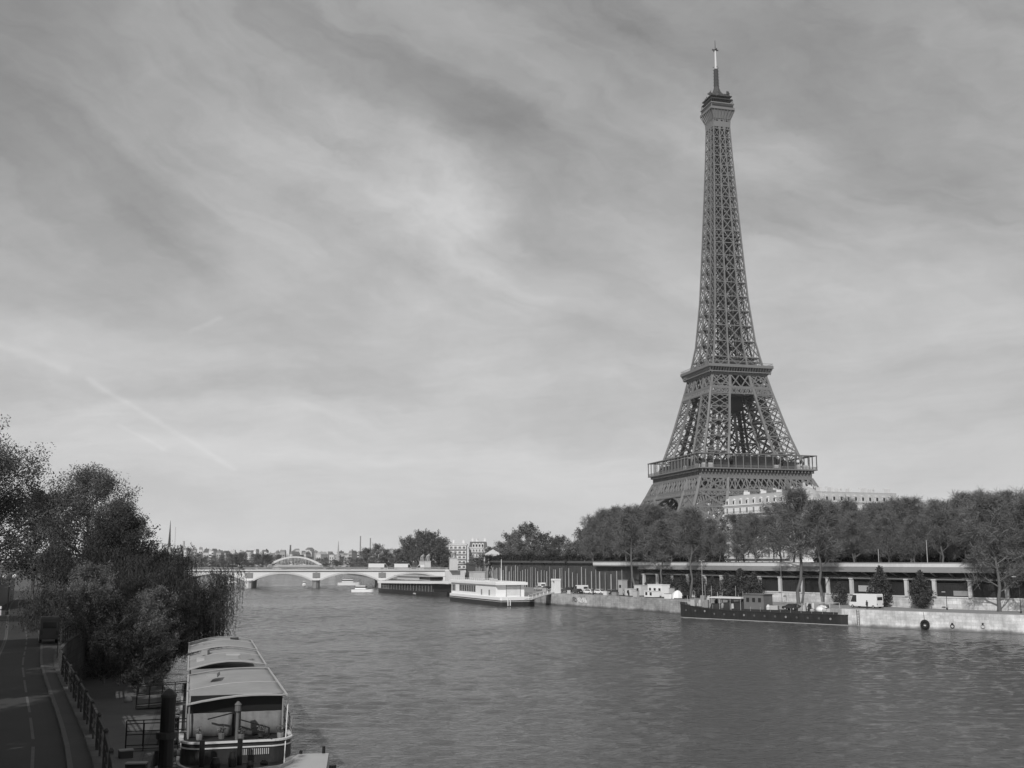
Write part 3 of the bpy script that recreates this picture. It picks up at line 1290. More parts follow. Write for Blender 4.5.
    for i in range(4):
        a = i * math.pi / 2 + 0.5
        ct.beam((3 * math.cos(a), 3 * math.sin(a), 288.6), (9.3 * math.cos(a), 9.3 * math.sin(a), 288.0), 0.55)
    ct.lathe((0, 0, 287.3), [(6.0, 0), (5.4, 1.2), (4.2, 2.6), (3.0, 4.0), (2.2, 5.4), (1.5, 8.0)], 12)
    ct.build("antenna_platform", M_iron_d, T)
    an = MB()
    an.box((0, 0, 300.5), (2.4, 2.4, 13.0), taper=0.8)
    for z in range(296, 309, 2):
        for a in range(4):
            t = a * math.pi / 2
            an.beam((1.2 * math.cos(t), 1.2 * math.sin(t), z), (2.0 * math.cos(t), 2.0 * math.sin(t), z), 0.3)
    mast = an.build("mast", M_iron_d, T)
    aw = MB()
    aw.tube((0, 0, 306.8), (0, 0, 319.5), 0.7, 0.5, 10)
    aw.build("antenna", M_offwhite, T)
    at = MB()
    at.beam((-2.0, 0, 319.6), (2.0, 0, 319.6), 0.6)
    at.beam((0, -2.0, 319.6), (0, 2.0, 319.6), 0.6)
    at.tube((0, 0, 319), (0, 0, 326), 0.3, 0.15, 6)
    at.build("antenna_tip", M_dark, T)
    return T


build_tower()


# ------------------------------------------------------------------ the stone arch bridge
BR_RZ = R_(10)


def build_bridge():
    B = empty("arch_bridge", (-108, 510, 0), "low pale stone bridge with segmental arches crossing the river below the far skyline", "bridge", BR_RZ)
    x0, pitch, pier = -77.5, 31.0, 3.2
    Wd = 35.0

    def soffit(x):
        # x local from the left abutment
        u = (x - x0) % pitch
        i = int((x - x0) // pitch)
        half = (pitch - pier) / 2
        c = u - pitch / 2
        if abs(c) >= half:
            return 3.0
        Rr = (half * half + 3.6 * 3.6) / (2 * 3.6)
        return 3.0 + math.sqrt(Rr * Rr - c * c) - (Rr - 3.6)
    mb = MB()
    xs = []
    for i in range(5):
        a = x0 + i * pitch
        xs += [a, a + pier / 2 - 0.001]
        for k in range(25):
            xs.append(a + pier / 2 + (pitch - pier) * k / 24)
        xs.append(a + pitch - pier / 2 + 0.001)
    xs.append(x0 + 5 * pitch)
    xs = sorted(set(round(v, 4) for v in xs))
    top = 8.0
    V, F = [], []
    for x in xs:
        z = soffit(min(x, x0 + 5 * pitch - 0.01))
        V += [(x, 0, z), (x, 0, top), (x, Wd, top), (x, Wd, z)]
    for i in range(len(xs) - 1):
        a = 4 * i
        F += [(a, a + 1, a + 5, a + 4), (a + 1, a + 2, a + 6, a + 5), (a + 2, a + 3, a + 7, a + 6), (a + 3, a, a + 4, a + 7)]
    mb.add(V, F)
    mb.build("span", M_bridge, B)
    vr = MB()
    last = 0
    for x, x2 in zip(xs, xs[1:]):
        z, z2 = soffit(x), soffit(min(x2, x0 + 5 * pitch - 0.01))
        ii = int((x - x0) // pitch)
        if ii != last and vr.v:
            vr.build("arch_ring", M_stone, B)
            vr = MB()
        last = ii
        if z > 3.01 or z2 > 3.01:
            vr.add([(x, -0.12, z - 0.02), (x, -0.12, z + 0.75), (x2, -0.12, z2 + 0.75), (x2, -0.12, z2 - 0.02)], [(0, 1, 2, 3)])
            vr.add([(x, -0.12, z - 0.02), (x2, -0.12, z2 - 0.02), (x2, 0.3, z2 - 0.02), (x, 0.3, z - 0.02)], [(0, 1, 2, 3)])
    vr.build("arch_ring", M_stone, B)
    for i in range(0, 6):
        x = x0 + i * pitch
        p = MB()
        if i in (0, 5):
            s = 1 if i == 5 else -1
            p.box((x + s * 4, Wd / 2, 2.5), (9.6, Wd + 3.0, 11.0))
            p.build("abutment", M_stone, B)
            continue
        poly = [(x - 1.7, 0), (x - 1.2, -1.6), (x, -2.4), (x + 1.2, -1.6), (x + 1.7, 0), (x + 1.7, Wd), (x + 1.2, Wd + 1.6), (x, Wd + 2.4), (x - 1.2, Wd + 1.6), (x - 1.7, Wd)]
        p.prism(poly, -3, 3.1)
        p.prism([(a * 1.0 + (0.0), b) for a, b in [(x - 2.0, -0.3), (x - 1.3, -2.2), (x, -2.8), (x + 1.3, -2.2), (x + 2.0, -0.3), (x + 2.0, 0.4), (x - 2.0, 0.4)]], 3.1, 3.6)
        p.build("pier", M_bridge_g if i % 2 else M_stone, B)
        p = MB()
        p.lathe((0, 0, 0), [(1.25, 0), (1.35, 0.15), (0.9, 0.3)], 14)
        o = p.build("medallion", M_bridge_g, B)
        o.location = (x, -0.02, 5.9)
        o.rotation_euler = (R_(90), 0, 0)
        p = MB()
        p.box((x, -0.16, 5.9), (3.4, 0.3, 2.3))
        p.build("medallion_panel", M_bridge_g, B)
    c = MB()
    c.box((0, -0.35, 8.2), (157, 0.9, 0.45))
    c.box((0, Wd + 0.35, 8.2), (157, 0.9, 0.45))
    c.build("cornice", M_bridge, B)
    for yy in (-0.1, Wd + 0.1):
        c = MB()
        c.box((0, yy, 9.35), (157, 0.5, 0.22))
        n = 300
        for i in range(n):
            c.box((-77 + 154 * i / (n - 1), yy, 8.8), (0.26, 0.3, 0.95))
        for i in range(11):
            c.box((-77.5 + 15.5 * i, yy, 8.9), (1.3, 0.55, 1.2))
        c.build("balustrade", M_bridge_g, B)
    c = MB()
    c.box((0, Wd / 2, 8.12), (156.8, Wd - 0.4, 0.2))
    c.build("deck", M_asphalt, B)
    # equestrian groups on tall pedestals at both ends
    for (x, y, s) in ((68.5, 2.2, 0.85), (80.5, -2.6, 1.15), (68.5, 32, 0.85), (-72, 2.2, 1.0)):
        p = MB()
        p.box((x, y, 8.2 + 2.4 * s), (3.4 * s, 3.0 * s, 4.8 * s), taper=0.95)
        p.box((x, y, 8.2 + 4.95 * s), (3.7 * s, 3.3 * s, 0.3))
        if s > 1.2:
            p.box((x, y, 4.0), (4.2, 3.9, 8.6))
        ped = p.build("pedestal", M_stone, B)
        z = 8.2 + 5.1 * s
        V = [(0, 0, 2.1), (-0.9, 0, 2.0), (0.8, 0, 2.25), (1.25, 0, 3.0), (1.75, 0, 2.9), (0.75, .3, 1.1), (0.8, .3, 0), (0.75, -.3, 1.1), (1.0, -.3, 0),
             (-0.95, .3, 1.0), (-0.9, .3, 0), (-0.95, -.3, 1.0), (-1.1, -.3, 0), (-1.3, 0, 1.2)]
        E_ = [(0, 1), (0, 2), (2, 3), (3, 4), (2, 5), (5, 6), (2, 7), (7, 8), (1, 9), (9, 10), (1, 11), (11, 12), (1, 13)]
        Rr = [.45, .42, .4, .22, .16, .18, .1, .18, .1, .2, .1, .2, .1, .08]
        st = skin_mesh("horse_statue", [(a, b, c_) for a, b, c_ in V], E_, Rr, M_lgrey, ped)
        st.location = (x, y, z)
        st.rotation_euler = (0, 0, -1.2)
        st.scale = (1.1, 1.1, 1.1)
        V = [(0, 1.0, 1.5), (0, 1.0, 2.3), (0, 1.0, 2.75), (0, 1.0, 3.05), (.15, .8, 1.4), (.1, .8, .05), (-.15, 1.2, 1.4), (-.1, 1.2, .05), (.2, .6, 2.0), (.5, .5, 2.6), (-.1, 1.35, 1.9), (0, 1.3, 1.4)]
        E_ = [(0, 1), (1, 2), (2, 3), (0, 4), (4, 5), (0, 6), (6, 7), (1, 8), (8, 9), (1, 10), (10, 11)]
        st = skin_mesh("warrior_statue", V, E_, [.28, .32, .12, .2, .2, .11, .2, .11, .12, .09, .12, .09], M_lgrey, ped)
        st.location = (x, y, z)
        st.rotation_euler = (0, 0, -1.2)
    return B


build_bridge()


def build_footbridge():
    B = empty("arch_footbridge", (-231, 1150, 0), "slender pale metal arch footbridge far behind the stone bridge", "bridge")
    n = 40
    for s in (-3.5, 3.5):
        mb = MB()
        for i in range(n):
            a = -37.5 + 75 * i / n
            b = -37.5 + 75 * (i + 1) / n

            def zz(x):
                return 15.6 * (1 - (x / 37.5) ** 2)
            mb.beam((a, s, zz(a) + 0.5), (b, s, zz(b) + 0.5), 0.7, 1.5)
        mb.build("arch_rib", M_offwhite, B)
        for i in range(-9, 10):
            x = i * 3.0
            z = 15.6 * (1 - (x / 37.5) ** 2)
            if z < 7.2:
                continue
            hg = MB()
            hg.beam((x, s, 6.6), (x, s, z + 0.2), 0.35)
            hg.build("hanger", M_offwhite, B)
    mb = MB()
    mb.box((0, 0, 6.2), (120, 8, 0.7))
    mb.box((0, -4, 7.2), (120, 0.15, 1.1))
    mb.build("deck", M_lgrey, B)
    for s in (-1, 1):
        mb = MB()
        mb.box((s * 41, 0, 2.6), (6, 10, 6.6))
        mb.build("abutment", M_stone, B)


build_footbridge()


# ------------------------------------------------------------------ station and walls of the right bank
def spread_quad_wall(mb, poly, t0, t1, off, z0, z1, thick, step=6.0):
    ts = poly.samples(t0, t1, step)
    for a, b in zip(ts, ts[1:]):
        p = poly.off(a, off)
        q = poly.off(b, off)
        p2 = poly.off(a, off + thick)
        q2 = poly.off(b, off + thick)
        V = [(p.x, p.y, z0), (q.x, q.y, z0), (q2.x, q2.y, z0), (p2.x, p2.y, z0), (p.x, p.y, z1), (q.x, q.y, z1), (q2.x, q2.y, z1), (p2.x, p2.y, z1)]
        mb.add(V, [(0, 3, 2, 1), (4, 5, 6, 7), (0, 1, 5, 4), (2, 3, 7, 6)])
    # end caps
    for t in (t0, t1):
        p = poly.off(t, off)
        p2 = poly.off(t, off + thick)
        mb.add([(p.x, p.y, z0), (p2.x, p2.y, z0), (p2.x, p2.y, z1), (p.x, p.y, z1)], [(0, 1, 2, 3)])


def build_station():
    S = empty("riverside_station", (0, 0, 0), "long covered railway station level with pale pillars and dark recess above the right quay", "station")
    t0, t1 = 0.0, T_ST1
    strip_wall("lower_wall", Q, t0, t1, ROFF, 0.6, QZ - 0.1, 5.5, M_lowwall, S, 5)
    mb = MB()
    spread_quad_wall(mb, Q, t0, t1, ROFF - 0.12, 5.45, 5.7, 0.95)
    mb.build("coping", M_offwhite, S)
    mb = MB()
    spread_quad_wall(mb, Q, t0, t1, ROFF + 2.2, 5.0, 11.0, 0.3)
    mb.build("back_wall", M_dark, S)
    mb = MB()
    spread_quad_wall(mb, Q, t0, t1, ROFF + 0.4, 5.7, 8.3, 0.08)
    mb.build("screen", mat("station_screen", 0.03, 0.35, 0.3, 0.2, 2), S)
    gl = MB()
    t = t0
    while t < t1:
        p = Q.off(t, ROFF + 0.36)
        gl.box((p.x, p.y, 7.0), (0.08, 0.08, 2.6), math.atan2(Q.tan(t).y, Q.tan(t).x))
        t += 1.6
    spread_quad_wall(gl, Q, t0, t1, ROFF + 0.3, 8.2, 8.34, 0.12)
    gl.build("mullion", M_dark, S)
    mb = MB()
    spread_quad_wall(mb, Q, t0, t1, ROFF - 0.05, 8.95, 9.25, 0.6)
    mb.build("rail_beam", mat("beam_grey", 0.15, 0.7), S)
    mb = MB()
    spread_quad_wall(mb, Q, t0, t1, ROFF - 0.9, 10.45, 10.8, 4.0)
    spread_quad_wall(mb, Q, t0, t1, ROFF - 0.5, 10.8, 11.2, 3.6)
    mb.build("cornice", M_grey, S)
    mb = MB()
    spread_quad_wall(mb, Q, t0, t1 + 25, ROFF + 0.3, 11.55, 12.35, 0.4)
    mb.build("parapet", mat("parapet_white", 0.62, 0.85, 0.14, 0.1, 1.5, streak=True), S)
    mb = MB()
    spread_quad_wall(mb, Q, t0, t1 + 25, ROFF + 0.35, 11.2, 11.55, 0.3)
    spread_quad_wall(mb, Q, t0, t1 + 25, ROFF + 0.2, 12.35, 12.5, 0.6)
    mb.build("parapet_bands", M_grey, S)
    # raking struts under the canopy
    st = MB()
    for i in range(64):
        t = t0 + (t1 - t0) * i / 63
        a = Q.off(t, ROFF + 2.0)
        b = Q.off(t, ROFF - 0.7)
        st.beam((a.x, a.y, 9.4), (b.x, b.y, 10.45), 0.25)
    spread_quad_wall(st, Q, t0, t1, ROFF + 1.9, 9.3, 9.5, 0.2)
    st.build("canopy_strut", M_grey, S)
    # pillars: individually, at the places seen between the trees
    pm = None
    pxs = [1135, 1090, 1048, 1006, 971, 935, 907, 880, 852, 828, 803, 780, 760, 741, 722, 705, 688, 672, 657, 644]
    for i, px in enumerate(pxs):
        t = t_at_px(Q, ROFF, px, 7.0)
        p = Q.off(t, ROFF + 0.02)
        if pm is None:
            mb = MB()
            mb.box((0, 0, 1.75), (0.72, 0.6, 3.5))
            mb.box((0, 0, 3.45), (0.95, 0.8, 0.25))
            pm = mb.build("pillar", M_stone, S)
            o = pm
        else:
            o = pm.copy()
            COL.objects.link(o)
            o.parent = S
        o.location = (p.x, p.y, 5.55)
        tn = Q.tan(t)
        o.rotation_euler = (0, 0, math.atan2(tn.y, tn.x))
    # pale panel behind the screen near the white truck
    for (px, z, w, hgt) in ((866, 6.9, 4.4, 1.3), (960, 6.4, 3.0, 1.0)):
        t = t_at_px(Q, ROFF, px, 7.0)
        p = Q.off(t, ROFF + 0.25)
        mb = MB()
        rz = math.atan2(Q.tan(t).y, Q.tan(t).x)
        mb.box((p.x, p.y, z), (w, 0.06, hgt), rz)
        mb.build("wall_panel", M_lgrey if px < 900 else M_grey, S)
    return S


build_station()

# pier wall with close-set uprights left of the station
t0 = T_ST1
t1 = t_at_px(Q, ROFF, 472)
PW = empty("pier_wall", (0, 0, 0), "long dark embankment wall faced with many thin pale uprights, behind the white restaurant boat", "wall")
mb = MB()
spread_quad_wall(mb, Q, t0 + 0.5, t1, ROFF + 1.9, 2.5, 12.2, 0.6)
mb.build("wall_face", mat("ivy_wall", 0.065, 0.95, 0.5, 0.5, 4), PW)
mb = MB()
spread_quad_wall(mb, Q, t0 + 0.5, t1, ROFF + 1.2, 12.0, 12.7, 1.6)
mb.build("coping", mat("dark_coping", 0.10, 0.9), PW)
mb = MB()
mb.box((0, 0, 3.7), (0.30, 0.3, 7.4), taper=0.7)
up0 = None
n = 74
rn = random.Random(8)
for i in range(n):
    t = t0 + 1.5 + (t1 - t0 - 2) * (i + rn.uniform(-0.25, 0.25)) / n
    p = Q.off(t, ROFF + 1.5)
    if up0 is None:
        up0 = mb.build("upright", mat("upright_grey", 0.33, 0.9, 0.3), PW)
        o = up0
    else:
        o = up0.copy()
        COL.objects.link(o)
        o.parent = PW
    o.location = (p.x, p.y, QZ)
    o.scale = (rn.uniform(0.5, 1.5), 1, rn.uniform(0.72, 1.05))


# ------------------------------------------------------------------ trees
def grow(seed, levels=6, kids=(2, 3), spread=0.62, ratio=0.78, L0=4.0, r0=0.32, up=0.25, stem=1, first_kids=4, lean=(0, 0)):
    """branch skeleton: list of (p, q, r0, r1, depth) and the list of end points"""
    rn = random.Random(seed)
    segs, tips = [], []

    def rec(p, d, L, r, k):
        q = p + d * L
        r1 = r * 0.8
        mid = (p + q) / 2 + Vector((rn.uniform(-1, 1), rn.uniform(-1, 1), rn.uniform(-0.4, 0.6))) * (0.05 * L)
        segs.append((p, mid, r, (r + r1) / 2, k))
        segs.append((mid, q, (r + r1) / 2, r1, k))
        if k >= levels:
            tips.append((q, d))
            return
        if k >= 2:
            tips.append((q, d)) if rn.random() < 0.15 else None
        n = rn.randint(*kids) if k > 0 else first_kids
        ph = rn.uniform(0, 6.28)
        for i in range(n):
            ax = ph + 6.2832 * i / n + rn.uniform(-0.5, 0.5)
            up_v = Vector((0, 0, 1)) if abs(d.z) < 0.9 else Vector((1, 0, 0))
            a = d.cross(up_v).normalized()
            b = d.cross(a)
            s = spread * rn.uniform(0.6, 1.25)
            nd = d * math.cos(s) + (a * math.cos(ax) + b * math.sin(ax)) * math.sin(s)
            nd = (nd + Vector((0, 0, up))).normalized()
            rec(q, nd, L * ratio * rn.uniform(0.8, 1.15), r1 * (0.72 if i else 0.85), k + 1)
    rec(Vector((0, 0, 0)), Vector((lean[0], lean[1], 1)).normalized(), L0 * stem, r0, 0)
    return segs, tips


def grow_leader(seed, H, W, low=0.22, limbs=16, levels=4, r0=0.3, rise=0.75, sub=3, shape=0.55, top=0.93, wob=0.04):
    """tree with a leading stem and limbs all the way up: crown from low*H to H, about W wide"""
    rn = random.Random(seed)
    segs, tips = [], []
    n = 9
    P = [Vector((0, 0, 0))]
    for i in range(n):
        z = (i + 1) / n * H * top
        P.append(Vector((P[-1].x * 0.9 + rn.uniform(-1, 1) * wob * H * 0.5, P[-1].y * 0.9 + rn.uniform(-1, 1) * wob * H * 0.5, z)))
    for i in range(n):
        ra = r0 * (1 - 0.92 * i / n)
        rb = r0 * (1 - 0.92 * (i + 1) / n)
        segs.append((P[i], P[i + 1], ra, rb, 0))

    def stem(z):
        f = max(0, min(n - 1e-4, z / (H * top) * n))
        i = int(f)
        return P[i].lerp(P[i + 1], f - i), r0 * (1 - 0.92 * f / n)

    def rec(p, d, L, r, k):
        m = p + d * L * 0.5 + Vector((rn.uniform(-1, 1), rn.uniform(-1, 1), rn.uniform(-.5, 1))) * 0.06 * L
        q = m + (d + Vector((rn.uniform(-.2, .2), rn.uniform(-.2, .2), 0.12))).normalized() * L * 0.5
        segs.append((p, m, r, r * 0.8, k))
        segs.append((m, q, r * 0.8, r * 0.6, k))
        if k >= levels:
            tips.append((q, d))
            tips.append((m, d))
            return
        for j in range(sub):
            f = (j + 1.0) / sub
            base = p.lerp(m, f * 2) if f < 0.5 else m.lerp(q, f * 2 - 1)
            up_v = Vector((0, 0, 1)) if abs(d.z) < 0.9 else Vector((1, 0, 0))
            a_ = d.cross(up_v).normalized()
            b_ = d.cross(a_)
            ax = rn.uniform(0, 6.28)
            s_ = rn.uniform(0.35, 0.95) if j < sub - 1 else rn.uniform(0.0, 0.35)
            nd = d * math.cos(s_) + (a_ * math.cos(ax) + b_ * math.sin(ax)) * math.sin(s_)
            nd = (nd + Vector((0, 0, 0.12))).normalized()
            rec(base, nd, L * rn.uniform(0.5, 0.72), r * 0.6, k + 1)
    ph = rn.uniform(0, 6.28)
    for i in range(limbs):
        f = (i + rn.uniform(0.0, 0.8)) / limbs
        z = H * (low + (top - low) * f ** 0.9)
        env = (max(0.05, math.sin(math.pi * min(0.98, (0.28 + 0.72 * f)))) ** shape)
        L = W * 0.5 * env * rn.uniform(0.62, 1.1) * 0.62
        p, r = stem(z)
        ph += 2.4 + rn.uniform(-0.4, 0.4)
        el = math.atan(rise * (0.55 + 0.9 * f)) + rn.uniform(-0.15, 0.15)
        d = Vector((math.cos(ph) * math.cos(el), math.sin(ph) * math.cos(el), math.sin(el)))
        rec(p, d, L, min(r * 0.75, 0.05 + L * 0.025), 1)
    tips.append((P[-1], Vector((0, 0, 1))))
    return segs, tips


def fit(segs, tips, H, W):
    P = np.array([tuple(s[1]) for s in segs])
    hz = P[:, 2].max()
    w = (np.percentile(P[:, 0], 98) - np.percentile(P[:, 0], 2) + np.percentile(P[:, 1], 98) - np.percentile(P[:, 1], 2)) / 2
    sx, sz = W / w, H / hz
    f = lambda v: Vector((v.x * sx, v.y * sx, v.z * sz))
    return [(f(a), f(b), c, d, e) for a, b, c, d, e in segs], [(f(a), Vector((b.x * sx, b.y * sx, b.z * sz)).normalized()) for a, b in tips]


def wood_mesh(segs, m, parent, maxd=4):
    mb = MB()
    for (p, q, a, b, k) in segs:
        if k > maxd:
            continue
        mb.tube(p - (q - p).normalized() * a * 0.3, q, a, b, 7 if k < 2 else (5 if k < 3 else 3), caps=False)
    return mb.build("trunk", m, parent, smooth=True)


def quads(rs, C, U_, V_, name, m, parent):
    n = len(C)
    P = np.empty((n, 4, 3))
    P[:, 0] = C - U_ - V_
    P[:, 1] = C + U_ - V_
    P[:, 2] = C + U_ + V_
    P[:, 3] = C - U_ + V_
    return np_mesh(name, P.reshape(-1, 3), np.arange(4 * n).reshape(n, 4), m, parent)


def unit(rs, n):
    v = rs.normal(size=(n, 3))
    return v / np.linalg.norm(v, axis=1, keepdims=True)


def twig_crown(seed, tips, per, L, w, m, parent, leaf=0.0):
    rs = np.random.RandomState(seed)
    T = np.array([tuple(t[0]) for t in tips])
    D = np.array([tuple(t[1]) for t in tips])
    T = np.repeat(T, per, 0)
    D = np.repeat(D, per, 0)
    n = len(T)
    d = D * 0.55 + unit(rs, n) * 0.9
    d /= np.linalg.norm(d, axis=1, keepdims=True)
    ln = rs.uniform(0.5, 1.0, (n, 1)) * L
    C = T + d * ln * 0.5 + rs.normal(size=(n, 3)) * 0.12 * L
    s = np.cross(d, unit(rs, n))
    s /= np.linalg.norm(s, axis=1, keepdims=True) + 1e-6
    return quads(rs, C, s * w * rs.uniform(0.6, 1.3, (n, 1)), d * ln * 0.5, "crown", m, parent)


def leaf_crown(seed, tips, per, rad, size, m, parent, asp=0.6, name="crown"):
    rs = np.random.RandomState(seed)
    T = np.array([tuple(t[0]) for t in tips])
    k = rs.poisson(per, len(T))
    T = np.repeat(T, k, 0)
    n = len(T)
    C = T + unit(rs, n) * rad * rs.uniform(0.1, 1.0, (n, 1)) ** 0.6
    a = unit(rs, n)
    b = np.cross(a, unit(rs, n))
    b /= np.linalg.norm(b, axis=1, keepdims=True) + 1e-6
    sz = size * rs.uniform(0.5, 1.3, (n, 1))
    return quads(rs, C, b * sz * asp * 0.5, a * sz * 0.5, name, m, parent)


def bare_tree(name, seed, H, W, per=8, L=1.1, w=0.028, twig=None, low=0.25, limbs=15, rise=0.9, bark=None, label="x", levels=4, r0=0.3):
    root = empty(name, (0, 0, 0), label, "tree")
    segs, tips = grow_leader(seed, H, W, low=low, limbs=limbs, rise=rise, levels=levels, r0=r0)
    wood_mesh(segs, bark or M_barkl, root, 3)
    twig_crown(seed, tips, per, L, w, twig or M_twig, root)
    return root


def leafy_tree(name, seed, H, W, per=16, rad=0.8, size=0.3, leaf=None, low=0.15, limbs=20, rise=0.7, label="x", bark=None, levels=4, r0=0.3):
    root = empty(name, (0, 0, 0), label, "tree")
    segs, tips = grow_leader(seed, H, W, low=low, limbs=limbs, rise=rise, levels=levels, r0=r0, shape=0.5)
    wood_mesh(segs, bark or M_bark, root, 3)
    leaf_crown(seed, tips, per, rad, size, leaf or M_leafm, root)
    return root


# prototypes of the bare plane trees along the right bank
bares = [Proto(bare_tree("plane_tree", 11 + i, 18, 12.5, per=8, L=1.45, w=0.020, low=(0.14, 0.2, 0.1, 0.16, 0.22)[i], limbs=18, rise=(0.9, 1.3, 0.8, 1.1, 1.5)[i])) for i in range(5)]
slims = [Proto(bare_tree("poplar_tree", 41 + i, 19, 8, per=7, L=1.3, w=0.020, low=0.36, rise=1.5, twig=M_twig, r0=0.26)) for i in range(3)]
rn = random.Random(77)
G_ROW = "bare plane trees lining the street above the right quay"


def z_under(off):
    return RZ


def top_px(px):
    """height of the tree line in the photograph, as a real height in metres is derived from it"""
    return np.interp(px, [570, 590, 610, 640, 680, 720, 760, 800, 850, 900, 950, 1024, 1100], [544, 529, 518, 515, 521, 525, 520, 512, 515, 514, 510, 510, 510])


row_counts = []
for (off, step, lab) in ((ROFF + 8.5, 9.5, "front"), (ROFF + 18, 8.0, "middle"), (ROFF + 29, 8.0, "rear"), (ROFF + 42, 7.0, "back")):
    t = 6.0 + rn.uniform(0, 6)
    k = 0
    items = []
    while t < 470:
        p = Q.off(t, off)
        px, _ = project(p.x, p.y, RZ + 8)
        if 588 < px < 1075 and p.y > 120:
            items.append((px, p))
        t += step * rn.uniform(0.8, 1.2)
    items.sort(key=lambda q: q[0])
    for i, (px, p) in enumerate(items):
        ty = top_px(px) + rn.uniform(-9, 9) + (4 if lab in ("front",) else 0)
        # real height whose top reaches the tree line seen at this distance
        b = math.atan((384 - ty) / F_PX) + PITCH
        ztop = CAM_Z + math.hypot(p.x, p.y) * math.tan(b) / math.cos(math.atan2(p.x, p.y)) * math.cos(math.atan2(p.x, p.y))
        base = RZ if off < ROFF + 34 else RZ - (off - ROFF - 34) * 0.22
        h = max(9.0, min(22.0, ztop - base))
        # thinner stand where the pale building shows through
        if lab in ("middle", "rear", "back") and 716 < px < 818 and rn.random() < 0.75:
            continue
        s = h / 18.0
        w = s * rn.uniform(1.05, 1.3)
        pr = bares[rn.randrange(5)]
        pr.put("bare plane tree, %s from the left in the %s row above the right quay" % (ordinal(i), lab), (p.x, p.y, base - 0.1), rn.uniform(0, 6.28), (w, w, s), G_ROW)


def z_for(px, py, x, y):
    """height of the point seen at picture height py above the ground position (x, y)"""
    b = (384 - py) / F_PX
    dz = math.sin(PITCH) + b * math.cos(PITCH)
    dy = math.cos(PITCH) - b * math.sin(PITCH)
    return CAM_Z + y * dz / dy


def at(px, y):
    """ground position at forward distance y below picture column px (level ray)"""
    b = (384 - 560) / F_PX
    dy = math.cos(PITCH) - b * math.sin(PITCH)
    return (px - 512) / F_PX * y / dy


# trees standing on the lower quay, in front of the station (trunks seen against it)
lowq = [(636, 597, 506, "leaning"), (659, 598, 520, "slim"), (690, 598, 508, "slim"), (798, 601, 486, "leaning"), (823, 604, 500, "slim"),
        (1000, 612, 498, "broad"), (1045, 615, 500, "broad")]
for i, (px, yb, yt, kd) in enumerate(lowq):
    t = t_at_px(Q, ROFF - 5, px, QZ)
    p = Q.off(t, ROFF - 5)
    h = z_for(px, yt, p.x, p.y) - QZ
    pr = slims[i % 3] if kd != "broad" else bares[i % 5]
    w = h / 18.0 * (1.1 if kd == "broad" else 1.15)
    names = {636: "tall bare tree with a leaning pale trunk beside the white cabins on the quay",
             659: "slim bare tree on the quay behind the long white cabin",
             690: "slim bare tree on the quay behind the bow of the black barge",
             798: "tallest bare tree on the quay, trunk rising behind the barge's grey deck cabin",
             823: "bare tree with a thick leaning trunk behind the stern of the black barge",
             1000: "broad bare tree on the right quay with its crown hanging in front of the station",
             1045: "broad bare tree on the quay just inside the right edge"}
    o = pr.put(names[px], (p.x, p.y, QZ - 0.05), i * 1.3, (w, w, h / 19.0 if kd != "broad" else h / 18.0), "trees on the lower right quay")
    if kd == "leaning":
        o.rotation_euler = (0.0, -0.09, i * 1.3)

# evergreen bushes and small cypresses on the quay
cyp = []
for i in range(3):
    root = empty("evergreen_bush", (0, 0, 0), "x", "bush")
    rs = np.random.RandomState(60 + i)
    n = 260
    zz = rs.uniform(0.05, 1.0, n)
    rad = 0.32 * np.sin(np.clip(zz * 1.15, 0, 1) * np.pi) ** 0.7 + 0.04
    th = rs.uniform(0, 6.283, n)
    T = [(Vector((r * math.cos(a), r * math.sin(a), z)), Vector((0, 0, 1))) for r, a, z in zip(rad * rs.uniform(0.4, 1.1, n), th, zz)]
    leaf_crown(60 + i, T, 15, 0.085, 0.035, M_everb, root, name="foliage")
    mb = MB()
    mb.tube((0, 0, -0.01), (0, 0, 0.5), 0.02, 0.012, 6)
    mb.build("stem", M_bark, root)
    cyp.append(Proto(root))
for i, (px, yt, yb, w, lab) in enumerate([(727, 574, 600, 1.2, "dark evergreen bush below the station, behind the barge's white awning"),
                                          (741, 570, 599, 1.3, "dark evergreen bush in the middle of three behind the barge awning"),
                                          (755, 573, 600, 1.1, "dark evergreen bush next to the grey deck cabin of the barge"),
                                          (712, 577, 598, 1.0, "small evergreen bush left of the three behind the barge awning"),
                                          (650, 578, 597, 1.2, "small evergreen bush behind the low white cabin"),
                                          (669, 574, 598, 1.1, "evergreen bush behind the long white cabin's right end"),
                                          (682, 576, 598, 1.3, "dark evergreen bush behind the digger"),
                                          (699, 573, 598, 1.2, "dark evergreen bush at the foot of the two headed lamp mast"),
                                          (840, 583, 603, 1.2, "low evergreen bush left of the white truck"),
                                          (881, 568, 606, 1.0, "cone shaped evergreen just right of the white truck"),
                                          (921, 572, 609, 1.0, "wide cone shaped evergreen between two pale station pillars")]):
    t = t_at_px(Q, ROFF - 2.2, px, QZ)
    p = Q.off(t, ROFF - 2.2)
    h = z_for(px, yt, p.x, p.y) - QZ
    cyp[i % 3].put(lab, (p.x, p.y, QZ - 0.03), i * 2.1, (h * w * 0.88, h * w * 0.88, h), "evergreen bushes on the right quay")

# ---- left bank trees
def place_leafy(root, loc, rz, label, cat="tree"):
    root.location = loc
    root.rotation_euler = (0, 0, rz)
    root["label"] = label
    root["category"] = cat
    return root


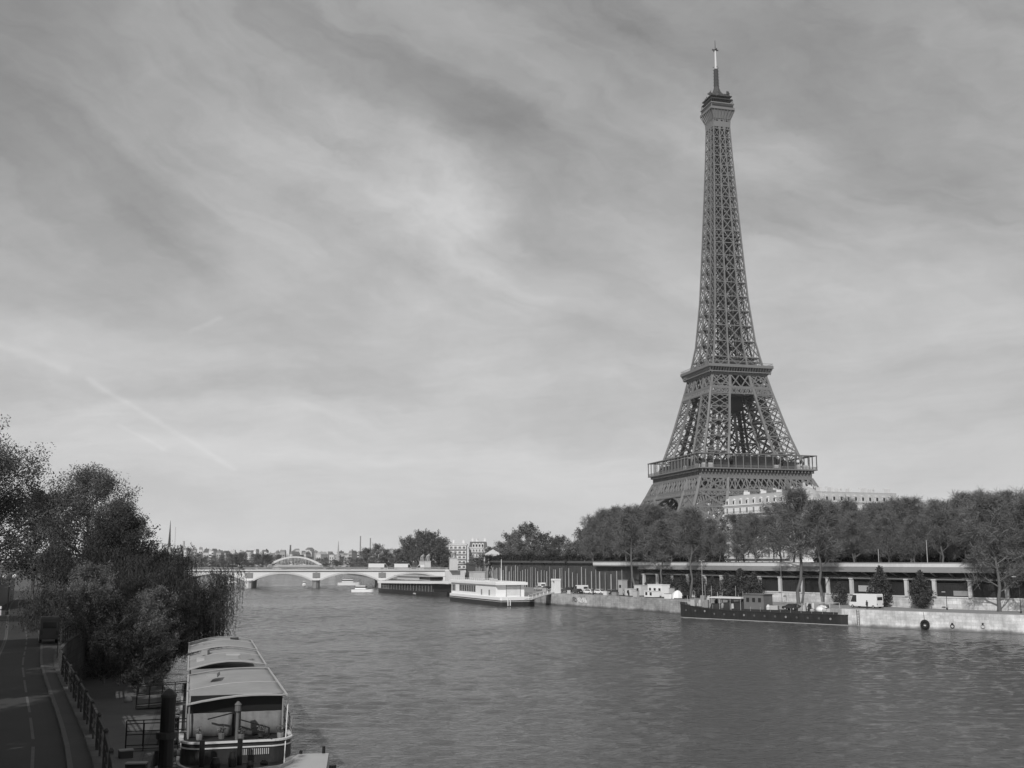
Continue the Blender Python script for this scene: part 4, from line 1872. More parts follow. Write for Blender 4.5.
place_leafy(leafy_tree("leafy_tree", 5, 17.6, 19, per=26, rad=1.0, size=0.17, leaf=M_leafm, low=0.24, limbs=42), (-58.5, 113, 6.4), 0.4,
            "large leafy tree at the left edge, the tallest of the left bank")
place_leafy(leafy_tree("leafy_tree", 6, 17.0, 12.5, per=18, rad=0.9, size=0.15, leaf=M_leafl, limbs=30, low=0.3), (-51.5, 132, 6.4), 2.0,
            "pale feathery tree just right of the tallest tree on the left bank")
place_leafy(leafy_tree("leafy_tree", 7, 13.8, 10.0, per=17, rad=0.8, size=0.15, leaf=M_leafm, limbs=24), (-46.0, 127, 5.6), 1.0,
            "mid grey tree stepping down towards the river, behind the dark rounded one")
place_leafy(leafy_tree("leafy_tree", 12, 12.0, 8.5, per=19, rad=0.8, size=0.15, leaf=M_leafd, low=0.08), (-41.0, 112, 5.0), 3.0,
            "dark rounded tree right of the direction signs on the left bank")
place_leafy(leafy_tree("leafy_tree", 13, 15.5, 13, per=7, rad=0.8, size=0.3, leaf=M_leafd), (-64, 150, 6.4), 0.7,
            "dark tree behind the lamp post at the far end of the cycle path")
place_leafy(leafy_tree("leafy_tree", 14, 16, 14, per=7, rad=0.9, size=0.32, leaf=M_leafd), (-74, 168, 6.4), 0.7,
            "furthest dark tree on the left bank behind the lamp post")
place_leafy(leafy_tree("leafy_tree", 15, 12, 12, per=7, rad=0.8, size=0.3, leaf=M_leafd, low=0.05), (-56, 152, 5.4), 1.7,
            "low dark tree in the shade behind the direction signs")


def willow(name, seed, H, W, label, loc, rz, m, strand=(2.0, 5.5), per=7, stem=0.6):
    root = empty(name, loc, label, "tree", rz)
    segs, tips = grow_leader(seed, H, W, low=0.24, limbs=28, rise=0.3, levels=3, shape=0.9, top=0.92)
    wood_mesh(segs, M_bark, root, 3)
    rs = np.random.RandomState(seed)
    C, A, B_ = [], [], []
    for (p, d) in tips:
        for _ in range(per):
            L = rs.uniform(*strand)
            q = np.array(p) + rs.normal(size=3) * (0.8, 0.8, 0.35)
            out_v = np.array((d.x, d.y, 0.0)) * 0.25
            n = int(L / 0.22)
            v = np.array((0, 0, -1.0))
            for k in range(n):
                f = min(1.0, k / 5.0)
                step = out_v * (1 - f) + v * 0.22 * (0.3 + 0.7 * f) + rs.normal(size=3) * 0.025
                q = q + step
                if q[2] < 0.6:
                    break
                for _k in range(2):
                    C.append(q + rs.normal(size=3) * 0.05)
                    a = rs.normal(size=3) * 0.5 + (0, 0, -1)
                    a /= np.linalg.norm(a)
                    b = np.cross(a, rs.normal(size=3))
                    b /= np.linalg.norm(b) + 1e-6
                    A.append(a * rs.uniform(0.06, 0.15))
                    B_.append(b * rs.uniform(0.010, 0.028))
    C, A, B_ = np.array(C), np.array(A), np.array(B_)
    quads(rs, C, B_, A, "crown", m, root)
    return root


willow("weeping_willow", 21, 10.0, 18.0, "dark weeping willow hanging over the far roof of the moored houseboat", (-39.6, 113, 2.3), 0.5, M_willow, (2.0, 5.5), 34)
willow("weeping_willow", 22, 9.0, 12.0, "smaller dark willow to the left of the one over the houseboat", (-39.5, 104, 2.3), 1.9, M_willow, (1.5, 4.5), 12)
# bushes on the slope between the pavement and the lower path
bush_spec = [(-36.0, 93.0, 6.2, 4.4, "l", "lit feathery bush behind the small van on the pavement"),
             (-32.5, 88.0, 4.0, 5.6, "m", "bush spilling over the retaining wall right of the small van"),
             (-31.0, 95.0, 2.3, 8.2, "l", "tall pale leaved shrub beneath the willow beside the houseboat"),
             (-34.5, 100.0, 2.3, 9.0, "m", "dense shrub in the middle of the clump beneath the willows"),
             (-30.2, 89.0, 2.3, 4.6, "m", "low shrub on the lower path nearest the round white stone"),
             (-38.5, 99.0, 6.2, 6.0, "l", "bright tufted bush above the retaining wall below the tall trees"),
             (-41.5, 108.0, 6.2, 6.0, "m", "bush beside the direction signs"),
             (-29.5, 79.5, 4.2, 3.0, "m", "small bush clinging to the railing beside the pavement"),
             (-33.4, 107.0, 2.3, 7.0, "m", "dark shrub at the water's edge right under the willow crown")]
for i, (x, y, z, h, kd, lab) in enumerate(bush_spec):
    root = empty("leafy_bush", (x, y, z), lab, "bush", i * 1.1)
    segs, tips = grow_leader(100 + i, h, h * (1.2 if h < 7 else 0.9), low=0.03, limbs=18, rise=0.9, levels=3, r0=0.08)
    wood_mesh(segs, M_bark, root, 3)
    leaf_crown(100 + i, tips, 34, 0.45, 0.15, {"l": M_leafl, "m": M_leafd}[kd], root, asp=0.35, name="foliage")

# unseen street trees shading the cycle path, outer row added to thicken the shade
row_names = ["nearest", "second", "third", "fourth", "fifth", "sixth"]
street = None
for i, (x, y) in enumerate([(-16, 2), (-21, 15), (-26.5, 28), (-33, 41), (-39.5, 55), (-46, 69)]):
    for j, (dx, dy) in enumerate(((0, 0), (-10, -7))):
        lab = "street tree outside the left edge, %s from the viewpoint in the %s row" % (row_names[i], ["kerbside", "added shade"][j])
        if street is None:
            street = Proto(leafy_tree("street_tree", 51, 17.5, 13.5, per=22, rad=1.1, size=0.36, leaf=M_leafd, low=0.22, limbs=24))
        sc_ = 1.0 + 0.05 * ((i * 7 + j * 3) % 3 - 1)
        street.put(lab, (x + dx, y + dy, 6.4), i * 1.9 + j, (sc_, sc_, sc_), "street trees left of the road")


# ------------------------------------------------------------------ buildings
def make_window(w, h, m_frame, m_pane, parent, loc, rz=0.0, sill=True):
    """frame with its pane and sill, built once and then copied"""
    mb = MB()
    t = 0.12
    for dx in (-w / 2, w / 2):
        mb.box((dx, -0.06, h / 2), (t, 0.14, h + t))
    for dz in (0, h):
        mb.box((0, -0.06, dz), (w - t, 0.12, t))
    mb.box((0, -0.03, h / 2), (0.07, 0.08, h - t))
    f = mb.build("window", m_frame, parent)
    p = MB()
    p.box((0, -0.01, h / 2), (w - t, 0.06, h - t))
    pane = p.build("pane", m_pane, f)
    if sill:
        s = MB()
        s.box((0, -0.16, -0.12), (w + 0.3, 0.3, 0.12))
        s.build("sill", m_frame, f)
    f.location = loc
    f.rotation_euler = (0, 0, rz)
    return f


def copy_part(o, parent, loc, rz=0.0, scale=None):
    def cp(src, par):
        c = src.copy()
        COL.objects.link(c)
        c.parent = par
        for k in src_children[src.name]:
            cp(k, c)
        return c
    if o.name not in src_children:
        def rec(q):
            src_children[q.name] = list(KIDS(q))
            for k in src_children[q.name]:
                rec(k)
        rec(o)
    c = cp(o, parent)
    c.location = loc
    c.rotation_euler = (0, 0, rz)
    if scale:
        c.scale = scale
    return c


src_children = {}


def city_block(name, label, x, y, z0, W, D, floors, fh, rz, wallm, roofm, cols, ground=1.3, mansard=3.2, win=(1.2, 2.1), balconies=(2,), side_cols=0, chim=4, seed=0, sub=True, rows_from=0):
    """town house block: front faces local -y"""
    B = empty(name, (x, y, z0), label, "building", rz)
    H = floors * fh + ground
    mb = MB()
    mb.box((0, D / 2, H / 2), (W, D, H))
    mb.build("wall", wallm, B)
    mb = MB()
    mb.box((0, D / 2, H + 0.2), (W + 1.0, D + 1.0, 0.4))
    mb.box((0, D / 2, H - 0.25), (W + 0.5, D + 0.5, 0.35))
    mb.build("cornice", wallm, B)
    mb = MB()
    if mansard > 0:
        mb.box((0, D / 2, H + 0.4 + mansard / 2), (W, D, mansard), taper=0.9)
        mb.box((0, D / 2, H + 0.4 + mansard + 0.15), (W * 0.905, D * 0.905, 0.3))
    else:
        mb.box((0, D / 2, H + 0.6), (W - 0.6, D - 0.6, 0.4))
    rf = mb.build("roof", roofm, B)
    rn = random.Random(seed)
    for i in range(chim):
        mb = MB()
        cx = -W / 2 + W * (i + 0.5) / chim + rn.uniform(-1, 1)
        mb.box((cx, D * rn.uniform(0.3, 0.7), H + mansard + 1.3), (rn.uniform(0.8, 1.6), 2.2, 2.4))
        for k in range(3):
            mb.tube((cx, D * 0.5 - 0.6 + 0.6 * k, H + mansard + 2.3), (cx, D * 0.5 - 0.6 + 0.6 * k, H + mansard + 3.1), 0.14, 0.12, 6)
        mb.build("chimney", wallm, rf)
    w0 = None
    count = 0
    for f in range(rows_from, floors):
        for c in range(cols):
            if count >= 96:
                break
            lx = -W / 2 + W * (c + 0.5) / cols
            loc = (lx, -0.01, ground + f * fh + 0.55)
            if w0 is None:
                w0 = make_window(win[0], win[1], wallm, M_pane, B, loc)
            else:
                copy_part(w0, B, loc)
            count += 1
    for f in range(rows_from, floors):
        for c in range(side_cols):
            for sx in (-1,):
                if count >= 96:
                    break
                copy_part(w0, B, (sx * (W / 2 + 0.01), D * (c + 0.5) / side_cols, ground + f * fh + 0.55), -math.pi / 2)
                count += 1
    if mansard > 2.5:
        d0 = None
        for c in range(cols):
            lx = -W / 2 + W * (c + 0.5) / cols
            if abs(lx) > W / 2 - 1:
                continue
            if d0 is None:
                mb = MB()
                mb.box((0, 0, 0.9), (1.5, 1.2, 1.8))
                mb.sideprism([(-0.9, 1.8), (0.9, 1.8), (0, 2.3)], -0.7, 0.7)
                d0 = mb.build("dormer", wallm, B)
                p = MB()
                p.box((0, -0.62, 0.85), (0.9, 0.06, 1.3))
                p.build("pane", M_glassd, d0)
                d0.location = (lx, 0.5, H + 0.5)
            else:
                copy_part(d0, B, (lx, 0.5, H + 0.5))
    for f in balconies:
        mb = MB()
        z = ground + f * fh + 0.2
        mb.box((0, -0.45, z), (W, 0.9, 0.18))
        bl = mb.build("balcony", wallm, B)
        r = MB()
        r.box((0, -0.86, z + 0.95), (W, 0.05, 0.06))
        for i in range(int(W / 0.45)):
            r.box((-W / 2 + 0.2 + i * 0.45, -0.86, z + 0.5), (0.05, 0.05, 0.9))
        r.build("balcony_rail", M_dark, bl)
    return B


M_pane = mat("window_pane", 0.12, 0.2, 0.3, 0.5, 2, spec=0.5)
M_fac = mat("pale_facade", 0.72, 0.85, 0.08, 0.12, 1.2, streak=True)
M_fac2 = mat("cream_facade", 0.58, 0.85, 0.10, 0.12, 1.2, streak=True)
M_fac3 = mat("grey_facade", 0.36, 0.85, 0.12, 0.12, 1.2, streak=True)


def face_rz(p, q):
    """rotation so that a block's local x runs from p to q (front on the right-hand side is local -y)"""
    return math.atan2(q[1] - p[1], q[0] - p[0])


def block_between(p, q, **k):
    cx, cy = (p[0] + q[0]) / 2, (p[1] + q[1]) / 2
    W = math.hypot(q[0] - p[0], q[1] - p[1])
    return city_block(x=cx, y=cy, W=W, rz=face_rz(p, q), **k)


# the ornate pale block at the foot of the tower
a1 = (at(726, 428), 428)
b1 = (at(803, 388), 388)
block_between(a1, b1, name="apartment_building", label="ornate pale stone apartment block right at the foot of the iron tower", z0=5.2, D=16, floors=8,
              fh=3.45, wallm=M_fac, roofm=M_lgrey, cols=11, ground=1.2, mansard=3.4, balconies=(2, 5, 7), seed=3, chim=5)
c1 = (at(812, 385), 385)
mb_r = empty("corner_rotunda", (c1[0], 391, 5.2), "round domed corner pavilion at the right end of the ornate pale block by the tower", "building")
m_ = MB()
m_.lathe((0, 0, 0), [(6.2, 0), (6.2, 28.8), (6.8, 29.0), (6.8, 29.6), (5.6, 29.7)], 20)
m_.build("wall", M_fac, mb_r)
m_ = MB()
m_.lathe((0, 0, 29.65), [(5.6, 0), (5.2, 1.8), (4.0, 3.4), (2.0, 4.4), (0.7, 4.8), (0.3, 6.2)], 20)
m_.build("roof", M_lgrey, mb_r)
w0 = None
for f in range(8):
    for k in range(5):
        th = R_(200 + k * 35)
        loc = (6.18 * math.cos(th), 6.18 * math.sin(th), 1.6 + f * 3.45)
        if w0 is None:
            w0 = make_window(1.2, 2.1, M_fac, M_pane, mb_r, loc, th + math.pi / 2)
        else:
            copy_part(w0, mb_r, loc, th + math.pi / 2)
d1 = (at(826, 392), 392)
e1 = (at(905, 405), 405)
block_between(d1, e1, name="apartment_building", label="long cream apartment block whose flat roofline shows above the trees right of the tower", z0=5.2, D=14, floors=8, fh=3.45,
              wallm=M_fac2, roofm=M_lgrey, cols=11, ground=1.2, mansard=3.2, balconies=(7,), seed=4, chim=7)
f1 = (at(908, 404), 404)
g1 = (at(1010, 425), 425)
block_between(f1, g1, name="apartment_building", label="greyish apartment block mostly hidden by the trees near the right edge", z0=5.2, D=14, floors=7, fh=3.3,
              wallm=M_fac3, roofm=M_zinc, cols=12, ground=1.2, mansard=3.0, balconies=(6,), seed=6, chim=6)
# pale flats beyond the white boat
block_between((at(449, 585), 585), (at(466, 585), 585), side_cols=3, name="apartment_building", label="white flats with stacked balconies, left one of the pair beyond the white boat", z0=5.0, D=12, floors=6,
              fh=2.6, wallm=M_fac, roofm=M_lgrey, cols=4, win=(1.3, 1.2), ground=0.5, mansard=0, balconies=(1, 2, 3, 4, 5), chim=2, seed=9)
block_between((at(469, 596), 596), (at(487, 596), 596), side_cols=3, name="apartment_building", label="white flats with dark dormer roof, right one of the pair beyond the white boat", z0=4.0, D=12, floors=6,
              fh=2.5, wallm=M_fac, roofm=M_slate, cols=6, win=(0.9, 1.2), ground=0.5, mansard=2.8, balconies=(1, 3, 5), chim=3, seed=10)
# white building fragments glimpsed between trees
for (pa, pb, y, ytop, lab, mm) in ((545, 560, 640, 545, "small grey house glimpsed between trees left of the tall bare row", M_fac3),
                                   (507, 522, 650, 540, "pale roofed house among the trees right of the pediment kiosk", M_fac3),
                                   (561, 575, 560, 552, "low pale house under the trees left of the tall bare row", M_fac2)):
    zt = z_for(0, ytop, 0, y)
    block_between((at(pa, y), y), (at(pb, y), y), name="town_house", label=lab, z0=7.0, D=10, floors=max(2, int((zt - 9) / 3)), fh=3.0, wallm=mm, roofm=M_slate, cols=3,
                  ground=0.6, mansard=2.0, balconies=(), chim=2, seed=int(y))

# pediment kiosk
kx, ky = at(493, 470), 470
K = empty("pediment_kiosk", (kx, ky, 11.0), "small open pavilion with white pediment roof in front of the dark trees", "pavilion")
mb = MB()
mb.sideprism([(-4.2, 4.2), (4.2, 4.2), (0, 6.6)], -3, 3)
mb.box((0, 0, 4.0), (8.0, 5.6, 0.5))
mb.build("roof", M_offwhite, K)
mb = MB()
mb.box((0, 0, 0.2), (8.0, 6, 0.4))
mb.build("base", M_grey, K)
for i in range(5):
    for yy in (-2.4, 2.4):
        mb = MB()
        mb.tube((-3.6 + 1.8 * i, yy, 0.35), (-3.6 + 1.8 * i, yy, 3.8), 0.34, 0.3, 8)
        mb.build("column", M_offwhite, K)

# ------------------------------------------------------------------ far trees
fars = [Proto(leafy_tree("far_tree", 301 + i, 16, 15, per=9, rad=1.3, size=0.5, leaf=(M_twig, M_twigf, M_twig)[i], low=0.03, limbs=20, levels=3)) for i in range(3)]
rn = random.Random(31)
G_F = "far trees beyond the stone bridge"
far_items = []


def far_clump(pxs, y, ybase, tops, w, tag_):
    for px, ty in zip(pxs, tops):
        yy = y + rn.uniform(-15, 15)
        x = at(px, yy)
        zt = z_for(px, ty + 1.5, x, yy)
        far_items.append((px, x, yy, ybase, zt - ybase, w * rn.uniform(0.85, 1.15), tag_))


far_clump([398, 409, 420, 431, 440, 444], 570, 8, [548, 537, 531, 532, 538, 552], 14, "in the rounded dark clump behind the bridge's right end")
far_clump([404, 415, 426, 437, 446], 600, 8, [546, 538, 534, 538, 546], 15, "in the rounded dark clump behind the bridge's right end")
far_clump([366, 376, 386], 680, 8, [547, 543, 548], 13, "in the small clump left of the rounded dark one")
far_clump([490, 500, 511, 521, 531, 541, 552, 563, 574, 584], 520, 9, [546, 541, 533, 526, 524, 533, 537, 536, 541, 529], 14, "between the flats and the tall bare row")
far_clump([478, 487, 497, 508, 520, 533, 546, 558, 570, 582, 592], 455, 10, [556, 553, 552, 546, 540, 544, 545, 548, 546, 540, 528], 11, "above the embankment wall of uprights")
far_clump(list(range(186, 272, 9)), 760, 7, [558 + rn.uniform(-7, 4) for _ in range(10)], 12, "behind the stone bridge below the skyline")
far_clump(list(range(190, 400, 8)), 1270, 6.6, [555.5 + rn.uniform(-3, 3.5) for _ in range(27)], 15, "in the furthest band below the skyline")
far_clump([326, 338, 350, 360, 372, 384, 396], 900, 7, [562, 560, 562, 557, 559, 556, 558], 12, "right of the arch footbridge")
far_clump(list(range(40, 146, 9)), 900, 8, [551 + rn.uniform(-3, 4) for _ in range(12)], 15, "hidden behind the left bank crowns")
far_clump([146, 156, 164, 176, 188], 820, 7, [552, 553, 551, 554, 556], 12, "just right of the left bank willow")
grp = {}
far_items.sort(key=lambda q: q[0])
for it in far_items:
    grp.setdefault(it[6], []).append(it)
for tg, its in grp.items():
    for i, (px, x, y, zb, h, w, _) in enumerate(its):
        fars[rn.randrange(3)].put("%s far tree from the left %s" % (ordinal(i), tg), (x, y, zb - 0.2), rn.uniform(0, 6.28), (w / 15, w / 15, h / 16), G_F)

# low planting added behind the tall rows as dark fill under the avenue
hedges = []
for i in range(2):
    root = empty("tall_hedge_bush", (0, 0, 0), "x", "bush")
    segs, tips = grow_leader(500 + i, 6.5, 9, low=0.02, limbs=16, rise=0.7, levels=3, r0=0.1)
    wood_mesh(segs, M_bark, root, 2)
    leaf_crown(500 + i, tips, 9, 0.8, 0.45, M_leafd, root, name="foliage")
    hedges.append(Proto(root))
t = t0_pw = T_ST1 + 4
k = 0
while True:
    p = Q.off(t, ROFF + 3.2)
    px, _ = project(p.x, p.y, RZ)
    if px < 492:
        break
    sc_ = rn.uniform(0.28, 0.5)
    hedges[k % 2].put("dark bush on top of the wall of uprights, %s from the station end" % ordinal(k), (p.x, p.y, 12.0 if k % 2 else 11.3), k * 1.3, (sc_ * 1.3, sc_ * 1.3, sc_), "bushes on the wall of uprights")
    t += rn.uniform(4.0, 9.0)
    k += 1
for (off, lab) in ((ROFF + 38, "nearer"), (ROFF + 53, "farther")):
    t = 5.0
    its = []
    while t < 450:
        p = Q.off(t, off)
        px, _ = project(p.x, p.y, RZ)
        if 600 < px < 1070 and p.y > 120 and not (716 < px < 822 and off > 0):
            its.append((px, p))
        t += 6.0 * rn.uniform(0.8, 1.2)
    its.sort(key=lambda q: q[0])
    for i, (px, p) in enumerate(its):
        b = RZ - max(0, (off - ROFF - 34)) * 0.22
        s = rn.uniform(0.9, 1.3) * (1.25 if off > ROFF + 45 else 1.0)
        hedges[i % 2].put("dark fill bush added under the avenue trees, %s from the left in the %s line" % (ordinal(i), lab), (p.x, p.y, b - 0.1), i * 1.7, (s, s, s), "dark fill bushes added under the avenue trees")

# ------------------------------------------------------------------ skyline
rn = random.Random(12)
G_S = "distant houses on the skyline"
sky_px = []
px = 138.0
while px < 398:
    sky_px.append(px)
    px += rn.uniform(2.0, 4.4)
i = 0
for px in sky_px:
    y = rn.uniform(1380, 1900)
    wpx = rn.uniform(2.0, 5.5)
    W = wpx / F_PX * y
    D = rn.uniform(10, 18)
    prof = float(np.interp(px, [138, 170, 200, 250, 300, 340, 398], [546, 549, 547, 549, 548, 549, 551]))
    ytop = prof + 1.5 + rn.uniform(-2.5, 4.5)
    x = at(px, y)
    zt = z_for(px, ytop, x, y)
    z0 = 6.5
    H = zt - z0
    tone = rn.choice([M_fac, M_fac2, M_fac3, M_fac2, M_fac3])
    rm = rn.choice([M_zinc, M_slate, M_lgrey])
    B = empty("distant_house", (x, y, z0), "%s house from the left along the distant skyline, %s walls under a %s roof" % (
        ordinal(i), {"pale_facade": "white", "cream_facade": "cream", "grey_facade": "grey"}[tone.name],
        {"zinc_roof": "grey", "slate_roof": "dark", "light_grey_paint": "pale"}[rm.name]), "house", rn.uniform(-0.5, 0.5), G_S)
    mb = MB()
    mb.box((0, D / 2, (H - 3) / 2), (W, D, H - 3))
    mb.build("wall", tone, B)
    mb = MB()
    if rn.random() < 0.55:
        mb.box((0, D / 2, H - 1.5), (W * 1.02, D * 1.02, 3.0), taper=0.8)
    else:
        mb.sideprism([(-W / 2 - .3, H - 3), (W / 2 + .3, H - 3), (0, H + 0.5)], -0.3, D + 0.3)
    rf = mb.build("roof", rm, B)
    if rn.random() < 0.45:
        mb = MB()
        mb.box((W * rn.uniform(-0.3, 0.3), D / 2, H + 0.2), (1.3, 2.6, 2.6))
        mb.build("chimney", rn.choice([M_fac3, M_fac2, M_dark]), rf)
    nf = max(1, int((H - 4) / 3.4))
    nc = max(2, int(W / 3.2))
    w0 = None
    for f in range(nf - 1, max(-1, nf - 5), -1):
        for c in range(min(nc, 5)):
            loc = (-W / 2 + W * (c + 0.5) / min(nc, 5), -0.02, 1.4 + f * 3.4)
            if w0 is None:
                mb = MB()
                mb.box((0, -0.05, 0.9), (1.4, 0.2, 1.9))
                w0 = mb.build("window", M_glassd, B)
                w0.location = loc
            else:
                c_ = w0.copy()
                COL.objects.link(c_)
                c_.parent = B
                c_.location = loc
    i += 1
# spires, masts and chimneys above the skyline
for (px, yt, yb, y, r0_, r1_, mm, nm, cat, lab) in (
        (168.5, 520.5, 549, 1400, 2.0, 0.35, M_dark, "church_spire", "spire", "tall thin dark spire standing alone on the left skyline"),
        (174, 527, 549, 1450, 0.35, 0.3, M_lgrey, "mast", "mast", "hair-thin pale mast just right of the tall dark spire"),
        (338, 541, 552, 1500, 1.6, 0.5, M_fac3, "church_spire", "spire", "short spire above the skyline right of the arch footbridge"),
        (360, 536, 552, 1500, 0.9, 0.8, M_grey, "chimney_stack", "chimney", "taller of the two thin chimneys on the skyline left of the round clump"),
        (370, 538, 552, 1550, 0.9, 0.8, M_grey, "chimney_stack", "chimney", "shorter of the two thin chimneys on the skyline left of the round clump"),
        (183, 541, 552, 1500, 1.8, 1.2, M_fac3, "bell_tower", "tower", "small stubby tower on the skyline right of the tall spire"),
        (290, 545, 552, 1500, 2.2, 1.0, M_slate, "bell_tower", "tower", "small dark tower on the skyline above the arch footbridge")):
    x = at(px, y)
    zt = z_for(px, yt, x, y)
    zb = 6.5
    S = empty(nm, (x, y, zb), lab, cat)
    mb = MB()
    hh = zt - zb
    sp = 0.45 if "spire" in nm else 1.0
    if sp < 1:
        mb.box((0, 0, hh * 0.2), (r0_ * 3, r0_ * 3, hh * 0.4))
        mb.build("belfry", M_fac3, S)
        mb = MB()
        mb.tube((0, 0, hh * 0.4), (0, 0, hh), r0_, r1_ * 0.5, 8)
        mb.build("spire", mm, S)
    else:
        mb.tube((0, 0, 0), (0, 0, hh * 0.97), r0_, r1_, 8)
        mb.build("shaft", mm, S)
        mb = MB()
        mb.tube((0, 0, hh * 0.97), (0, 0, hh), r1_ * 1.3, r1_ * 1.1, 8)
        mb.build("cap", mm, S)


# ------------------------------------------------------------------ people
def person(label, loc, rz, h=1.72, coat=None, trousers=None, pose="walk"):
    P = empty("person", loc, label, "person", rz)
    s = h / 1.72
    st = 0.22 if pose == "walk" else 0.04
    V = [(0, 0, 0.95), (0, 0, 1.15), (0, 0.01, 1.38), (0, 0.01, 1.50), (0, 0.03, 1.63),
         (0.10, 0, 0.90), (0.11, st * 0.6, 0.50), (0.11, st * 0.2, 0.08), (0.11, st * 0.2 + 0.14, 0.04),
         (-0.10, 0, 0.90), (-0.11, -st * 0.1, 0.50), (-0.11, -st * 1.2, 0.10), (-0.11, -st * 1.2 + 0.12, 0.04),
         (0.19, 0, 1.40), (0.24, -0.06, 1.13), (0.24, 0.06, 0.90), (0.24, 0.10, 0.80),
         (-0.19, 0, 1.40), (-0.24, 0.05, 1.13), (-0.24, 0.14, 0.92), (-0.24, 0.18, 0.83)]
    E_ = [(0, 1), (1, 2), (2, 3), (3, 4), (0, 5), (5, 6), (6, 7), (7, 8), (0, 9), (9, 10), (10, 11), (11, 12), (2, 13), (13, 14), (14, 15), (15, 16), (2, 17), (17, 18), (18, 19), (19, 20)]
    Rr = [.14, .13, .15, .06, .10, .10, .07, .045, .04, .10, .07, .045, .04, .065, .048, .036, .035, .065, .048, .036, .035]
    skin_mesh("body", [(a * s, b * s, c * s) for a, b, c in V], E_, [r * s for r in Rr], trousers or M_cloth, P)
    mb = MB()
    mb.lathe((0, 0, 0.72 * s), [(0.21 * s, 0), (0.20 * s, 0.25 * s), (0.21 * s, 0.5 * s), (0.23 * s, 0.66 * s), (0.13 * s, 0.76 * s)], 12)
    c = mb.build("coat", coat or M_cloth, P, smooth=True)
    c.scale = (1, 0.75, 1)
    mb = MB()
    mb.lathe((0, -0.0, 1.60 * s), [(0.095 * s, 0), (0.108 * s, 0.06 * s), (0.085 * s, 0.12 * s), (0.03 * s, 0.145 * s)], 10)
    mb.build("hair", M_black, P, smooth=True)
    return P


# ------------------------------------------------------------------ vehicles
def car(label, loc, rz, L=4.3, W=1.8, H=1.45, body=None, van=False, name="parked_car", cat="car", group=None):
    C = empty(name, loc, label, cat, rz, group)
    body = body or M_grey
    k = L / 4.3
    if van:
        prof = [(-L / 2, 0.35), (L / 2 - 0.1, 0.35), (L / 2, 0.7), (L / 2 - 0.15, 1.15), (L / 2 - 1.0, H - 0.25), (L / 2 - 1.3, H - 0.05), (-L / 2 + 0.1, H), (-L / 2, H - 0.15)]
        glass = [(L / 2 - 0.35, 1.2), (L / 2 - 1.02, H - 0.3), (L / 2 - 1.9, H - 0.3), (L / 2 - 1.9, 1.2)]
    else:
        prof = [(-2.15 * k, 0.32), (2.1 * k, 0.30), (2.15 * k, 0.62), (2.0 * k, 0.80), (1.05 * k, 0.95), (0.45 * k, H - 0.06), (0.2 * k, H), (-1.0 * k, H), (-1.3 * k, H - 0.06), (-1.95 * k, 0.98), (-2.15 * k, 0.9)]
        glass = [(0.95 * k, 0.96), (0.42 * k, H - 0.12), (-1.2 * k, H - 0.12), (-1.75 * k, 0.97)]
    mb = MB()
    n = len(prof)
    cz = 0.9
    P = []
    for yy, ins in ((-W / 2, 0.0), (W / 2, 0.0)):
        for (x, z) in prof:
            t = max(0.0, (z - cz) / (H - cz)) * (0.16 if not van else 0.06)
            P.append((x, yy * (1 - t), z))
    F = [tuple(range(n)), tuple(range(2 * n - 1, n - 1, -1))] + [(i, n + i, n + (i + 1) % n, (i + 1) % n) for i in range(n)]
    mb.add(P, F)
    bd = mb.build("body", body, C)
    bv = bd.modifiers.new("bevel", 'BEVEL')
    bv.width = 0.05
    bv.segments = 2
    for s in (-1, 1):
        mb = MB()
        y0 = s * (W / 2 - 0.02)
        y1 = s * (W / 2 - 0.10 + 0.02 if not van else W / 2 - 0.03)
        P = []
        for (x, z) in glass:
            t = max(0.0, (z - cz) / (H - cz)) * (0.16 if not van else 0.06)
            P.append((x, s * W / 2 * (1 - t) + s * 0.012, z))
        mb.add(P, [(0, 1, 2, 3)])
        mb.build("side_window", M_glassd, C)
    mb = MB()
    if van:
        mb.beam((L / 2 - 0.2, 0, 1.2), (L / 2 - 0.98, 0, H - 0.28), W * 0.84, 0.06)
    else:
        mb.beam((1.06 * k, 0, 1.0), (0.5 * k, 0, H - 0.1), W * 0.76, 0.05)
    mb.build("windscreen", M_glassd, C)
    mb = MB()
    if van:
        mb.box((-L / 2 + 0.02, 0, H * 0.68), (0.1, W * 0.7, H * 0.22))
    else:
        mb.beam((-1.93 * k, 0, 1.0), (-1.38 * k, 0, H - 0.12), W * 0.74, 0.05)
    mb.build("rear_window", M_glassd, C)
    for s in (-1, 1):
        mb = MB()
        mb.box((-L / 2 + 0.0, s * W * 0.4, 0.85), (0.07, 0.16, 0.3))
        mb.build("tail_light", M_dark, C)
    wx = (L / 2 - 0.85, -L / 2 + 0.85)
    for x in wx:
        for s in (-1, 1):
            mb = MB()
            mb.tube((x, s * (W / 2 - 0.2), 0.32), (x, s * (W / 2 + 0.01), 0.32), 0.32, 0.32, 14)
            w = mb.build("wheel", M_rubber, C)
            mb = MB()
            mb.tube((x, s * (W / 2), 0.32), (x, s * (W / 2 + 0.03), 0.32), 0.18, 0.16, 12)
            mb.build("rim", M_lgrey, w)
    for s in (-1, 1):
        mb = MB()
        mb.box((L / 2 - 0.04, s * W * 0.34, 0.68), (0.08, 0.32, 0.14))
        mb.build("headlight", M_offwhite, C)
    return C


def quay_spot(px, off, z=QZ):
    t = t_at_px(Q, off, px, z)
    p = Q.off(t, off)
    tn = Q.tan(t)
    return p, math.atan2(tn.y, tn.x)


